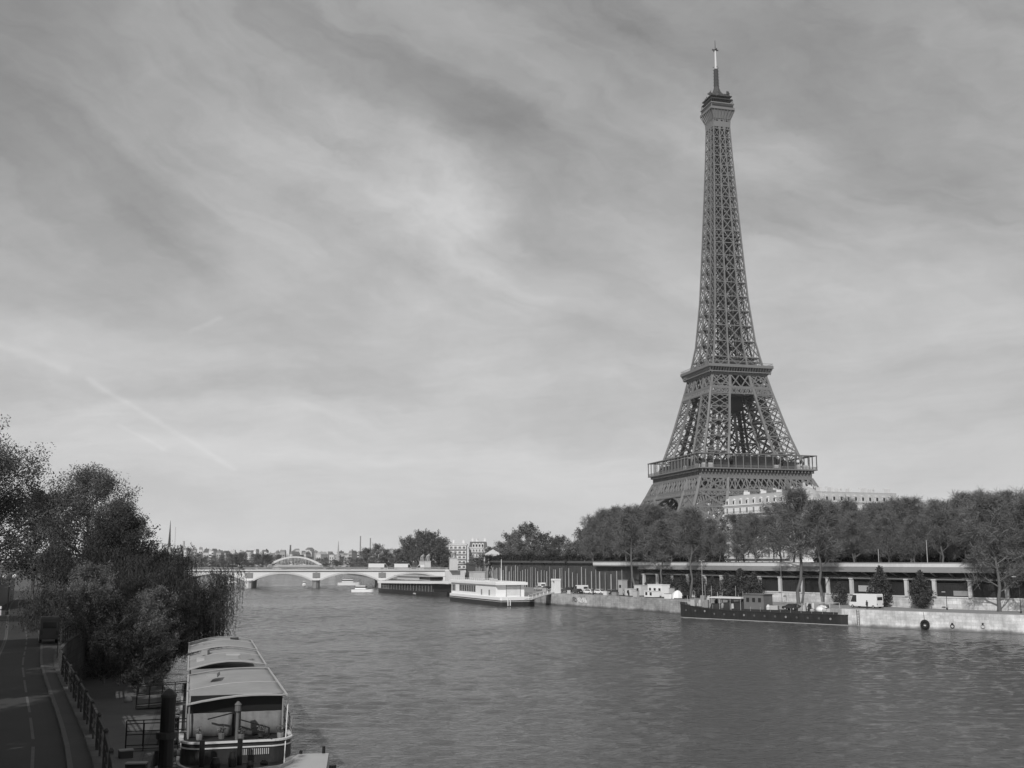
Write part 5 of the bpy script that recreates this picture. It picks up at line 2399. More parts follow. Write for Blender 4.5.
M_carw = mat("white_car_paint", 0.75, 0.3, 0.03, 0.3, 2, spec=0.5, coat=0.5)
M_carg = mat("grey_car_paint", 0.18, 0.3, 0.05, 0.3, 2, spec=0.5, coat=0.5)
M_carl = mat("silver_car_paint", 0.42, 0.3, 0.05, 0.3, 2, spec=0.5, coat=0.5)
M_card = mat("black_car_paint", 0.02, 0.25, 0.05, 0.3, 2, spec=0.5, coat=0.5)
G_C = "cars parked on the right quay"
for (px, off, m_, flip, lab) in (
        (538, 9, M_carl, 0, "silver car parked behind the stern of the white boat"),
        (547, 11, M_card, 1, "black car parked left of the white arched ticket booth"),
        (566, 10, M_card, 0, "black car parked just right of the white ticket booth"),
        (578, 6.5, M_card, 1, "dark car standing in front of the white van on the quay"),
        (589, 7.5, M_carw, 0, "white car just right of the dark one by the white van"),
        (601, 9, M_carw, 1, "white car standing alone midway along the far quay"),
        (610, 10.5, M_carg, 0, "dark grey car left of the pale stacked cabin"),
        (617, 8, M_card, 1, "black car next to the pale stacked cabin"),
        (558, 13.5, M_carg, 1, "grey car against the wall of uprights behind the ticket booth"),
        (572, 13.5, M_card, 1, "black car against the wall of uprights left of the white van")):
    p, rz = quay_spot(px, off)
    car(lab, (p.x, p.y, QZ - 0.02), rz + (math.pi if flip else 0), body=m_, group=G_C)
p, rz = quay_spot(581, 9.5)
car("white van parked on the quay behind a dark car", (p.x, p.y, QZ - 0.02), rz, 5.2, 2.0, 2.4, M_carw, True, "parked_van", "van")
p, rz = quay_spot(541, 13)
car("white van near the wall of uprights behind the white boat's stern", (p.x, p.y, QZ - 0.02), rz, 5.0, 1.9, 2.3, M_carw, True, "parked_van", "van")
p, rz = quay_spot(866, 7.5)
car("large white truck parked side-on on the quay right of the black barge", (p.x, p.y, QZ - 0.02), rz, 6.9, 2.2, 2.9, M_carw, True, "parked_truck", "truck")

# bridge traffic
for (lx, y, L, H, m_, van, lab) in ((-66, 514, 4.4, 1.5, M_carw, False, "white car at the left end of the stone bridge"),
                                    (-20, 515, 4.4, 1.5, M_card, False, "dark car crossing above the bridge's second arch"),
                                    (-3, 515, 4.4, 1.5, M_carw, False, "white car crossing left of the arch footbridge"),
                                    (9, 516, 4.4, 1.5, M_carl, False, "silver car crossing in front of the arch footbridge"),
                                    (22, 514, 4.4, 1.5, M_card, False, "dark car crossing right of the arch footbridge"),
                                    (45, 518, 9.5, 3.1, M_carw, True, "white coach on the bridge, left of the two near its right end"),
                                    (57, 518, 8.5, 3.0, M_carw, True, "white coach on the bridge, right of the two near its right end"),
                                    (66, 516, 5.5, 2.5, M_carw, True, "white van on the bridge beside the equestrian pedestal")):
    yy = y - 510
    car(lab, (-108 + lx * math.cos(BR_RZ) - yy * math.sin(BR_RZ), 510 + lx * math.sin(BR_RZ) + yy * math.cos(BR_RZ), 8.2), BR_RZ + (0.0 if lx % 2 else math.pi), L, 1.8 if not van else 2.2, H, m_, van, "bridge_vehicle", "vehicle", "vehicles on the stone bridge")


# ------------------------------------------------------------------ boats
def hull_mesh(L, B, z0, z1, bow=0.16, stern=0.06, sheer=0.5, flare=0.92, n=36, blunt=2.2):
    """double-ended barge hull; x along its length, bow at +x"""
    mb = MB()
    rings = []
    for i in range(n + 1):
        u = i / n
        x = -L / 2 + L * u
        f = 1.0
        if u > 1 - bow:
            f = max(0.0, 1 - ((u - (1 - bow)) / bow) ** blunt) ** 0.5
        if u < stern:
            f = max(0.0, 1 - ((stern - u) / stern) ** blunt) ** 0.5
        top = z1 + sheer * max(0.0, (u - 0.6) / 0.4) ** 2
        b = B / 2 * f
        rings.append([(x, -b * flare, z0), (x, -b, top), (x, b, top), (x, b * flare, z0)])
    V, F = [], []
    for r in rings:
        V += r
    for i in range(n):
        a = 4 * i
        for k in range(4):
            k2 = (k + 1) % 4
            F.append((a + k, a + k2, a + 4 + k2, a + 4 + k))
    F.append((3, 2, 1, 0))
    F.append((4 * n, 4 * n + 1, 4 * n + 2, 4 * n + 3))
    mb.add(V, F)
    return mb, rings


def rail_line(mb, rings, h0, w, side=(0, 1), inset=0.0):
    for k in (1, 2):
        for a, b in zip(rings, rings[1:]):
            p, q = a[k], b[k]
            mb.beam((p[0], p[1] * (1 - inset), p[2] + h0), (q[0], q[1] * (1 - inset), q[2] + h0), w)


# --- long black barge
def black_barge():
    A, Bp = Vector((67.4, 216.8)), Vector((37.0, 249.0))
    d = (Bp - A).normalized()
    nrm = Vector((-d.y, d.x)) * -1.0
    L = (Bp - A).length
    Wd = 5.2
    c = (A + Bp) / 2 + Vector((d.y, -d.x)) * (Wd / 2)
    T = empty("cargo_barge", (c.x, c.y, 0), "long black converted cargo barge with small portholes moored along the right quay", "barge", math.atan2(d.y, d.x))
    mb, rings = hull_mesh(L, Wd, -0.8, 2.1, bow=0.13, stern=0.08, sheer=1.3)
    mb.build("hull", M_hull, T)
    mb = MB()
    rail_line(mb, rings, 0.0, 0.16)
    mb.build("gunwale", M_dark, T)
    mb = MB()
    for a, b in zip(rings, rings[1:]):
        mb.beam((a[0][0], a[0][1] * 1.02 , 0.13), (b[0][0], b[0][1] * 1.02, 0.13), 0.1, 0.12)
        mb.beam((a[3][0], a[3][1] * 1.02, 0.13), (b[3][0], b[3][1] * 1.02, 0.13), 0.1, 0.12)
    mb.build("waterline_stripe", M_lgrey, T)
    for i in range(15):
        x = -L / 2 + 4.5 + i * (L - 8) / 14
        z = 1.25 + (0.5 if x > L * 0.3 else 0)
        mb = MB()
        mb.tube((x, Wd / 2 * 0.97, z), (x, Wd / 2 * 0.97 + 0.08, z), 0.24, 0.24, 10)
        mb.build("porthole", mat("porthole_glass", 0.10, 0.3, 0.5) if i % 4 else M_grey, T)
    # local +y is the river side or the land side: keep both
    for i in range(15):
        x = -L / 2 + 4.5 + i * (L - 8) / 14
        z = 1.25 + (0.5 if x > L * 0.3 else 0)
        mb = MB()
        mb.tube((x, -Wd / 2 * 0.97, z), (x, -Wd / 2 * 0.97 - 0.08, z), 0.24, 0.24, 10)
        mb.build("porthole", mat("porthole_glass", 0.10, 0.3, 0.5) if i % 4 else M_grey, T)
    mb = MB()
    mb.box((0, 0, 2.3), (L * 0.84, Wd * 0.8, 0.5))
    mb.build("deck_hatch", M_dark, T)

    def lx(px):
        # local x of a picture column along the hull centre line
        best = None
        for k in range(400):
            x = -L / 2 + L * k / 399
            p = c + d * x
            e = abs(project(p.x, p.y, 3)[0] - px)
            if best is None or e < best[0]:
                best = (e, x)
        return best[1]
    mb = MB()
    x = lx(759)
    mb.box((x, 0.2, 4.1), (5.0, 3.4, 3.1))
    mb.box((x, 0.2, 5.72), (5.4, 3.8, 0.16))
    cab = mb.build("deck_cabin", mat("cabin_grey", 0.15, 0.7, 0.3), T)
    for k in (-1.5, 0, 1.5):
        mb = MB()
        mb.box((x + k, -1.53, 4.5), (0.7, 0.06, 0.9))
        mb.box((x + k, 1.93, 4.5), (0.7, 0.06, 0.9))
        mb.build("cabin_window", M_glassd, cab)
    mb = MB()
    x = lx(731)
    mb.box((x, 0.2, 4.75), (8.6, 4.6, 0.22))
    mb.box((x, 0.2, 4.9), (8.0, 3.6, 0.12))
    aw = mb.build("awning", M_offwhite, T)
    mb = MB()
    for k in (-4.1, -1.4, 1.4, 4.1):
        for yy in (-1.9, 2.3):
            mb.tube((x + k, yy, 2.3), (x + k, yy, 4.7), 0.05, 0.05, 6)
    mb.build("awning_posts", M_lgrey, aw)
    mb = MB()
    for px, w, h in ((733, 4.6, 1.2), (744, 4.4, 1.5), (720, 3.0, 0.9)):
        mb.box((lx(px), 0.0, 2.5 + h / 2), (w, 3.4, h), taper=0.85)
    mb.build("tarpaulin", M_dark, T)
    mb = MB()
    for px, w, h, yy in ((775, 2.0, 0.9, 0.4), (770, 1.5, 0.6, -1.2), (712, 1.6, 1.0, 0.5), (704, 1.0, 1.3, -0.8), (696, 1.8, 0.8, 0.2), (803, 1.6, 0.7, 0.8)):
        mb.box((lx(px), yy, 2.5 + h / 2), (w, 1.3, h), 0.3)
    mb.build("deck_boxes", M_lgrey, T)
    rq = random.Random(17)
    for k in range(95):
        px_ = rq.uniform(694, 832)
        if 746 < px_ < 772 or 783 < px_ < 800:
            continue
        h_ = rq.uniform(0.6, 2.1) * (1.25 if px_ < 745 else 0.9)
        mb = MB()
        xq, yq = lx(px_), rq.uniform(-1.9, 1.9)
        if k % 3 == 0:
            mb.lathe((xq, yq, 2.5), [(0.4, 0), (0.45, h_ * 0.6), (0.2, h_)], 8)
            mb.build("deck_drum", rq.choice([M_lgrey, M_dark, M_offwhite, M_grey]), T)
        elif k % 3 == 1:
            mb.tube((xq, yq, 2.4), (xq + rq.uniform(-.3, .3), yq, 2.5 + h_ * 1.9), 0.05, 0.04, 6)
            mb.build("deck_pole", M_lgrey, T)
        else:
            mb.box((xq, yq, 2.5 + h_ / 2), (rq.uniform(0.4, 1.4), rq.uniform(0.4, 0.9), h_), rq.uniform(0, 1), rq.uniform(0.7, 1))
            mb.build("deck_crate", rq.choice([M_lgrey, M_dark, M_offwhite, M_grey, M_wood]), T)
    mb = MB()
    for i in range(34):
        x = -L / 2 + 1.5 + i * (L - 3.5) / 33
        for yy in (-Wd / 2 * 0.86, Wd / 2 * 0.86):
            zt = 2.1 + (1.3 * max(0, (x / L + 0.5 - 0.6) / 0.4) ** 2)
            if i % 2 == 0:
                mb.tube((x, yy, zt), (x, yy, zt + 0.95), 0.03, 0.03, 5, caps=False)
    mb.build("railing", M_lgrey, T)
    # stern frame with a domed tank
    x0_, x1_ = lx(835), lx(810)
    mb = MB()
    for xx in (x0_, x1_):
        for yy in (-1.9, 1.9):
            mb.tube((xx, yy, 2.1), (xx, yy, 4.3), 0.07, 0.07, 6)
        mb.beam((xx, -1.9, 4.3), (xx, 1.9, 4.3), 0.1)
    for yy in (-1.9, 1.9):
        mb.beam((x0_, yy, 4.3), (x1_, yy, 4.3), 0.1)
    mb.build("stern_frame", M_lgrey, T)
    mb = MB()
    mb.lathe(((x0_ + x1_) / 2, 0, 2.5), [(1.3, 0), (1.3, 0.5), (1.1, 0.9), (0.7, 1.15), (0.2, 1.25)], 14)
    mb.build("dome_cover", M_white, T, smooth=True)
    mb = MB()
    mb.tube((L / 2 - 2.0, 0, 3.0), (L / 2 - 2.0, 0, 5.0), 0.08, 0.05, 6)
    mb.box((L / 2 - 3.2, 0, 3.2), (1.2, 1.2, 0.8))
    mb.build("windlass", M_lgrey, T)
    # small car carried on deck
    return T, lx, c, d


BT, blx, bc, bd_ = black_barge()
xx = blx(791)
pp = bc + bd_ * xx
car("small dark car carried on the deck of the black barge", (pp.x, pp.y, 2.56), math.atan2(bd_.y, bd_.x), 3.7, 1.6, 1.35, M_card, name="deck_car")


# --- white restaurant boat
def white_boat():
    A, Bp = Vector((-20.6, 352.0)), Vector((-3.2, 307.0))      # river side edge, far end to near end
    d = (Bp - A).normalized()
    L = (Bp - A).length
    Wd = 10.5
    land = Vector((-d.y, d.x))                       # towards the quay
    c = (A + Bp) / 2 + land * (Wd / 2)
    T = empty("restaurant_boat", (c.x, c.y, 0), "white box-shaped restaurant boat with a row of tall windows at the right quay", "boat", math.atan2(d.y, d.x))
    mb = MB()
    n = [(-L / 2 - 1.6, -Wd * 0.3), (-L / 2 + 1.5, -Wd / 2), (L / 2 - 0.4, -Wd / 2), (L / 2, -Wd / 2 + 0.4), (L / 2, Wd / 2 - 0.4), (L / 2 - 0.4, Wd / 2), (-L / 2 + 1.5, Wd / 2), (-L / 2 - 1.6, Wd * 0.3)]
    mb.prism(n, -0.8, 1.7)
    mb.build("hull", M_hull, T)
    mb = MB()
    mb.prism([(x * 1.003, y * 1.01) for x, y in n], 1.7, 2.5)
    mb.build("bulwark", M_white, T)
    mb = MB()
    mb.prism([(x * 1.006, y * 1.014) for x, y in n], 1.25, 1.42)
    mb.build("rubbing_strake", M_lgrey, T)
    # cabin: upper glazed storey for most of the length, solid towards the near end
    mb = MB()
    mb.box((-L * 0.06, 0, 4.15), (L * 0.86, Wd - 1.6, 3.5))
    mb.build("cabin", M_white, T)
    mb = MB()
    mb.box((-L * 0.06, 0, 6.25), (L * 0.92, Wd - 0.6, 0.75))
    mb.box((-L * 0.06, 0, 6.68), (L * 0.88, Wd - 1.2, 0.12))
    mb.build("roof", M_white, T)
    y0 = -(Wd - 1.6) / 2 - 0.03
    for i in range(9):
        mb = MB()
        mb.box((-L * 0.30 + i * 1.75, y0, 4.4), (1.25, 0.08, 1.9))
        mb.build("window", M_glassd, T)
    for i in range(3):
        mb = MB()
        mb.box((-L * 0.47 + i * 1.4, y0, 4.3), (0.9, 0.08, 2.0))
        mb.build("window", M_glassd if i else M_grey, T)
    for x in (L * 0.12, L * 0.26):
        mb = MB()
        mb.box((x, y0, 3.6), (1.1, 0.08, 1.6))
        mb.build("side_door", M_grey, T)
    x1 = -L * 0.06 + L * 0.43 + 0.03
    mb = MB()
    mb.box((x1, 1.0, 4.2), (0.08, 4.6, 2.6))
    mb.build("end_panel", M_offwhite, T)
    mb = MB()
    for k in (-1.2, 3.2):
        mb.box((x1 + 0.02, k, 4.2), (0.14, 0.16, 3.3))
    mb.box((x1 + 0.02, 1.0, 5.6), (0.14, 4.6, 0.16))
    mb.build("end_frame", M_grey, T)
    # roof cabin, mast and vents
    mb = MB()
    mb.box((-L * 0.28, 0.8, 8.0), (4.2, 3.8, 2.6))
    mb.box((-L * 0.28, 0.8, 9.36), (4.6, 4.2, 0.14))
    mb.build("roof_cabin", M_lgrey, T)
    mb = MB()
    mb.tube((L * 0.22, 0, 6.6), (L * 0.22, 0, 13.2), 0.12, 0.07, 8)
    mb.build("mast", M_white, T)
    mb = MB()
    for k, h in ((-0.05, 1.1), (0.13, 0.8), (0.2, 0.6), (-0.14, 0.7)):
        mb.box((L * k, -1.5, 6.9 + h / 2), (1.3, 1.0, h))
    mb.build("roof_vents", M_lgrey, T)
    mb = MB()
    for i in range(22):
        x = -L * 0.48 + i * L * 0.84 / 21
        mb.tube((x, -(Wd / 2 - 0.5), 6.7), (x, -(Wd / 2 - 0.5), 7.6), 0.03, 0.03, 5, caps=False)
    mb.beam((-L * 0.48, -(Wd / 2 - 0.5), 7.6), (L * 0.36, -(Wd / 2 - 0.5), 7.6), 0.05)
    mb.build("roof_railing", M_white, T)
    for k in (-0.15, 0.55):
        mb = MB()
        mb.tube((L / 2 + 0.12, -Wd * 0.28 + k, 0.2), (L / 2 + 0.12, -Wd * 0.28 + k, 2.4), 0.14, 0.14, 8)
        mb.build("fender", M_white, T)
    return T


white_boat()


# --- dark restaurant boat with white canopy roof, beyond the white one
def dark_boat():
    A, Bp = Vector((-57.5, 447.0)), Vector((-27.5, 388.0))
    d = (Bp - A).normalized()
    L = (Bp - A).length
    Wd = 9.0
    land = Vector((-d.y, d.x))
    c = (A + Bp) / 2 + land * (Wd / 2)
    T = empty("floating_restaurant", (c.x, c.y, 0), "long dark glazed floating restaurant under a curved white roof before the bridge", "boat", math.atan2(d.y, d.x))
    mb, rings = hull_mesh(L, Wd, -0.8, 1.6, bow=0.05, stern=0.18, sheer=0.0)
    mb.build("hull", M_hull, T)
    mb = MB()
    prof = []
    for i in range(15):
        u = i / 14
        x = -L * 0.40 + L * 0.86 * u
        prof.append((x, 5.0 - 0.8 * (1 - u)))
    for (p, q) in zip(prof, prof[1:]):
        mb.beam((p[0], 0, p[1]), (q[0], 0, q[1]), Wd + 0.5, 0.9)
    mb.build("roof", M_white, T)
    mb = MB()
    mb.box((L * 0.03, 0, 2.9), (L * 0.80, Wd - 1.2, 2.7))
    cb = mb.build("cabin", M_glassd, T)
    mb = MB()
    for i in range(19):
        mb.box((-L * 0.37 + i * L * 0.8 / 18, -(Wd - 1.2) / 2 - 0.04, 2.9), (0.16, 0.1, 2.7))
    mb.build("glazing_bars", M_grey, cb)
    mb = MB()
    mb.box((L * 0.10, 0, 6.2), (L * 0.5, Wd * 0.55, 1.4))
    mb.box((L * 0.10, 0, 7.0), (L * 0.56, Wd * 0.7, 0.25))
    mb.build("upper_deck", M_lgrey, T)
    mb = MB()
    mb.box((L * 0.28, 0, 6.3), (L * 0.16, Wd * 0.57, 1.0))
    mb.build("upper_window", M_glassd, T)
    mb = MB()
    for i in range(26):
        mb.tube((-L * 0.45 + i * L * 0.036, -Wd / 2 * 0.86, 1.6), (-L * 0.45 + i * L * 0.036, -Wd / 2 * 0.86, 2.5), 0.04, 0.04, 5, caps=False)
    mb.build("railing", M_lgrey, T)
    mb = MB()
    mb.tube((L * 0.2, -Wd / 2 - 0.3, 0.6), (L * 0.2 + 1.8, -Wd / 2 - 0.3, 0.6), 0.3, 0.3, 8)
    mb.build("life_raft", M_lgrey, T)
    return T


dark_boat()


def small_boat(label, x, y, L, rz, m_h=None, cab=True, canopy=False):
    T = empty("small_boat", (x, y, 0), label, "boat", rz)
    mb, rings = hull_mesh(L, L * 0.3, -0.4, L * 0.11, bow=0.45, stern=0.04, sheer=0.35, n=20, blunt=1.8)
    mb.build("hull", m_h or M_white, T)
    if cab:
        mb = MB()
        mb.box((-L * 0.06, 0, L * 0.11 + 0.75), (L * 0.5, L * 0.22, 1.5), taper=0.88)
        c_ = mb.build("cabin", M_white, T)
        mb = MB()
        mb.box((-L * 0.06, 0, L * 0.11 + 0.95), (L * 0.485, L * 0.222, 0.55), taper=0.97)
        mb.build("window_band", M_glassd, c_)
    mb = MB()
    mb.tube((-L * 0.3, 0, L * 0.11), (-L * 0.3, 0, L * 0.11 + 2.8), 0.05, 0.04, 6)
    mb.build("mast", M_lgrey, T)
    mb = MB()
    rail_line(mb, rings, 0.03, 0.1)
    mb.build("rubbing_strake", M_grey, T)
    return T


small_boat("white cabin boat moored left of the dark floating restaurant", at(363, 447), 447, 9.5, R_(-10))
small_boat("white cruiser seen through the bridge arch left of the small cabin boat", at(349, 570), 572, 12.0, R_(5))
small_boat("small pale launch under the bridge beside the second pier", at(306, 565), 562, 6.5, R_(100))
small_boat("tiny pale launch far off under the bridge's leftmost visible arch", at(233, 640), 640, 6.0, R_(20))

# ------------------------------------------------------------------ quay clutter on the right bank
p, rz = quay_spot(556, 2.6)
TB = empty("ticket_booth", (p.x, p.y, QZ), "white arched ticket booth at the gangway of the white boat", "booth", rz)
mb = MB()
mb.box((-0.95, 0, 1.9), (0.35, 1.9, 3.8))
mb.box((0.95, 0, 1.9), (0.35, 1.9, 3.8))
mb.box((0, 0, 3.95), (2.4, 2.0, 0.5))
mb.build("frame", M_white, TB)
mb = MB()
mb.box((0.1, -0.4, 1.2), (1.4, 0.9, 2.2))
mb.build("counter", M_grey, TB)
GW = empty("gangway", (0, 0, 0), "pale gangway between the white boat's stern and the quay", "gangway")
mb = MB()
a_ = Vector((4.6, 306.0, 2.0))
b_ = Vector((p.x - 1.5, p.y + 0.0, QZ + 0.2))
mb.beam(a_, b_, 2.4, 0.18)
mb.build("walkway", M_lgrey, GW)
mb = MB()
for s in (-1.1, 1.1):
    o_ = Vector((0, s, 0))
    mb.beam(a_ + o_ + Vector((0, 0, 1.1)), b_ + o_ + Vector((0, 0, 1.1)), 0.08)
    for k in range(7):
        q = a_.lerp(b_, k / 6) + o_
        mb.beam(q, q + Vector((0, 0, 1.1)), 0.07)
mb.build("handrail", M_white, GW)


def cabin(label, px, off, L, W, H, m_, z=QZ, nm="site_cabin", win=2):
    p, rz = quay_spot(px, off)
    C = empty(nm, (p.x, p.y, z), label, "cabin", rz)
    mb = MB()
    mb.box((0, 0, H / 2 + 0.1), (L, W, H - 0.2))
    mb.box((0, 0, H), (L + 0.2, W + 0.2, 0.12))
    mb.build("body", m_, C)
    for i in range(win):
        for s in (-1, 1):
            mb = MB()
            mb.box((-L / 2 + L * (i + 0.5) / win, s * (W / 2 + 0.02), H * 0.6), (0.9, 0.06, 0.8))
            mb.build("window", M_glassd, C)
    mb = MB()
    mb.box((0, 0, 0.05), (L - 0.3, W - 0.3, 0.1))
    mb.build("skid", M_dark, C)
    return C


cabin("tall narrow stacked pale cabin at the left end of the white clutter on the quay", 623, 6, 1.8, 1.8, 4.2, M_lgrey, win=1)
cabin("pale cabin next to the leaning tree trunk on the quay", 641, 8, 3.2, 2.4, 2.9, M_offwhite, win=1)
cabin("long white site cabin, the brightest on the quay", 659, 7, 6.6, 2.5, 3.3, M_white, win=3)
cabin("low white cabin in front of the long one on the quay", 652, 3.4, 4.2, 2.0, 1.7, M_white, win=2)
cabin("small cream cabin in front of the leaning tree on the quay", 631, 4.5, 2.6, 1.8, 2.0, M_offwhite, win=1)
p, rz = quay_spot(678, 5.5)
TP = empty("tarpaulin_heap", (p.x, p.y, QZ), "bright tarpaulin covered heap beside the digger by the barge's bow", "tarpaulin", rz)
mb = MB()
mb.lathe((0, 0, 0), [(1.7, 0), (1.5, 0.8), (1.3, 1.3), (0.6, 1.9), (0.15, 2.1)], 7)
mb.build("cover", M_white, TP)
mb = MB()
mb.box((0, 0, 0.1), (3.2, 3.0, 0.2))
mb.build("pallet", M_wood, TP)
# digger
p, rz = quay_spot(684, 7)
DG = empty("digger", (p.x, p.y, QZ), "dark tracked digger with its arm bent over the white tarpaulin", "digger", rz)
mb = MB()
for s in (-0.9, 0.9):
    mb.sideprism([(-1.4, 0.15), (-1.1, 0), (1.1, 0), (1.4, 0.15), (1.4, 0.5), (1.1, 0.7), (-1.1, 0.7), (-1.4, 0.5)], s - 0.22, s + 0.22)
mb.build("tracks", M_rubber, DG)
mb = MB()
mb.box((-0.2, 0, 1.25), (2.2, 1.9, 0.9))
mb.build("body", M_dark, DG)
mb = MB()
mb.box((0.3, 0.4, 2.1), (1.1, 0.95, 1.2), taper=0.9)
mb.build("cab", M_glassd, DG)
mb = MB()
mb.beam((0.8, -0.3, 1.4), (2.2, -0.3, 3.3), 0.3, 0.4)
mb.beam((2.2, -0.3, 3.3), (4.0, -0.3, 2.6), 0.26, 0.34)
mb.build("arm", M_dark, DG)
mb = MB()
mb.sideprism([(3.7, 2.7), (4.3, 2.5), (4.4, 1.9), (3.8, 1.7)], -0.7, 0.1)
mb.build("bucket", M_dark, DG)


def lamp_post(label, x, y, z, h, arm=0.9, m_=None, heads=1, rz=0.0, globe=False, r=0.07):
    Lp = empty("street_lamp", (x, y, z), label, "lamp", rz)
    mb = MB()
    mb.lathe((0, 0, 0), [(r * 2.2, 0), (r * 2.2, 0.35), (r * 1.3, 0.45), (r, 1.0), (r * 0.7, h)], 8)
    mb.build("post", m_ or M_dark, Lp)
    for k in range(heads):
        s = 1 if k == 0 else -1
        mb = MB()
        mb.beam((0, 0, h - 0.1), (s * arm, 0, h + 0.05), 0.06)
        a = mb.build("arm", m_ or M_dark, Lp)
        mb = MB()
        if globe:
            mb.lathe((s * arm, 0, h + 0.02), [(0.08, 0), (0.22, 0.12), (0.27, 0.3), (0.2, 0.48), (0.05, 0.56)], 10)
            mb.build("lamp_globe", M_globe, a, smooth=True)
        else:
            mb.box((s * (arm + 0.2), 0, h + 0.05), (0.7, 0.25, 0.14))
            mb.build("lamp_head", M_lgrey, a)
    return Lp


p, rz = quay_spot(1020, 7)
h = z_for(1020, 577, p.x, p.y) - QZ
lamp_post("dark street lamp on the quay at the right edge of the view", p.x, p.y, QZ, h, 0.6, M_dark, rz=rz)
p, rz = quay_spot(703, 7)
lamp_post("tall slim lamp mast with two heads behind the bow of the black barge", p.x, p.y, QZ, z_for(703, 561, p.x, p.y) - QZ, 0.6, M_lgrey, 2, rz)
p, rz = quay_spot(783, 8)
lamp_post("slim lamp mast behind the black barge left of the tallest quay tree", p.x, p.y, QZ, z_for(783, 565, p.x, p.y) - QZ, 0.4, M_grey, 1, rz)
p, rz = quay_spot(948, 12)
lamp_post("short dark post lamp against the pale station wall", p.x, p.y, QZ, 3.4, 0.3, M_dark, 1, rz)
for (px, yt, lab) in ((880, 549, "thin pole rising above the parapet over the cone shaped evergreen"), (928, 540, "pale flagless pole among trees above the parapet")):
    t = t_at_px(Q, ROFF + 4, px, RZ)
    p = Q.off(t, ROFF + 4)
    h = z_for(px, yt, p.x, p.y) - RZ
    P_ = empty("pole", (p.x, p.y, RZ), lab, "pole")
    mb = MB()
    mb.tube((0, 0, 0), (0, 0, h), 0.09, 0.06, 8)
    mb.build("post", M_lgrey, P_)
    mb = MB()
    mb.box((0, 0, 0.15), (0.5, 0.5, 0.3))
    mb.build("base", M_grey, P_)


def wall_item(px, z, off=-0.03):
    t = t_at_px(Q, 0, px, z)
    p = Q.off(t, off)
    tn = Q.tan(t)
    return p, math.atan2(tn.y, tn.x)


p, rz = wall_item(925, 1.2, -0.35)
TF = empty("tyre_fender", (p.x, p.y, 1.0), "large round black tyre fender hanging on the pale quay wall", "fender", rz)
mb = MB()
for i in range(16):
    a, b = 2 * math.pi * i / 16, 2 * math.pi * (i + 1) / 16
    mb.tube((0.62 * math.cos(a), 0, 0.62 * math.sin(a)), (0.62 * math.cos(b), 0, 0.62 * math.sin(b)), 0.3, 0.3, 8)
mb.build("tyre", M_rubber, TF, smooth=True)
mb = MB()
mb.beam((0, 0.1, 0.6), (0, 0.35, 2.3), 0.06)
mb.build("chain", M_dark, TF)
for (px, z, m_, lab) in ((953, 0.9, M_dark, "small dark mooring ring low on the quay wall right of the tyre fender"), (983, 1.1, M_lgrey, "pale mooring ring on the quay wall, the rightmost of its fittings")):
    p, rz = wall_item(px, z, -0.12)
    RG = empty("mooring_ring", (p.x, p.y, z), lab, "ring", rz)
    mb = MB()
    for i in range(12):
        a, b = 2 * math.pi * i / 12, 2 * math.pi * (i + 1) / 12
        mb.tube((0.34 * math.cos(a), 0, 0.34 * math.sin(a)), (0.34 * math.cos(b), 0, 0.34 * math.sin(b)), 0.08, 0.08, 6)
    mb.build("ring", m_, RG)
    mb = MB()
    mb.box((0, 0.02, 0.42), (0.3, 0.16, 0.3))
    mb.build("bracket", M_dark, RG)
p, rz = wall_item(858, 1.6, -0.05)
LD = empty("quay_ladder", (p.x, p.y, 0), "dark ladder set in the pale quay wall below the white truck", "ladder", rz)
for s in (-0.28, 0.28):
    mb = MB()
    mb.box((s, -0.03, 1.75), (0.09, 0.09, 3.0))
    mb.build("rail", M_dark, LD)
mb = MB()
for i in range(9):
    mb.box((0, -0.03, 0.5 + i * 0.3), (0.52, 0.05, 0.05))
mb.build("rungs", M_dark, LD)
# graffiti on the weathered wall: pale and dark scribbled loops
p, rz = wall_item(580, 1.9, -0.03)
GR = empty("graffiti", (p.x, p.y, 1.9), "white scribbled graffiti on the weathered quay wall below the white van", "graffiti", rz)
rn = random.Random(4)
for k, m_ in enumerate((M_white, M_white, M_dark)):
    mb = MB()
    prev = None
    for i in range(26):
        a = i * 0.62
        q = Vector(((k - 1) * 2.2 + 0.9 * math.cos(a) + rn.uniform(-.15, .15) + i * 0.03, -0.02, 0.62 * math.sin(a * 1.3) + rn.uniform(-.1, .1)))
        if prev is not None:
            mb.beam(prev, q, 0.05, 0.13)
        prev = q
    mb.build("scribble", m_, GR)

# people on the right quay
for (px, off, m1, lab) in ((624, 2.5, M_clothl, "person in light clothes at the quay edge near the stacked cabin"), (593, 1.5, M_cloth, "person in dark clothes at the quay edge below the white car"),
                           (628, 3.0, M_cloth, "person in a dark coat beside the one in light clothes"), (710, 2.0, M_clothl, "person in pale top behind the bow of the barge"),
                           (868, 3.0, M_cloth, "person in dark clothes standing in front of the white truck")):
    p, rz = quay_spot(px, off)
    person(lab, (p.x, p.y, QZ - 0.02), rz, 1.74, m1, M_cloth, "stand")

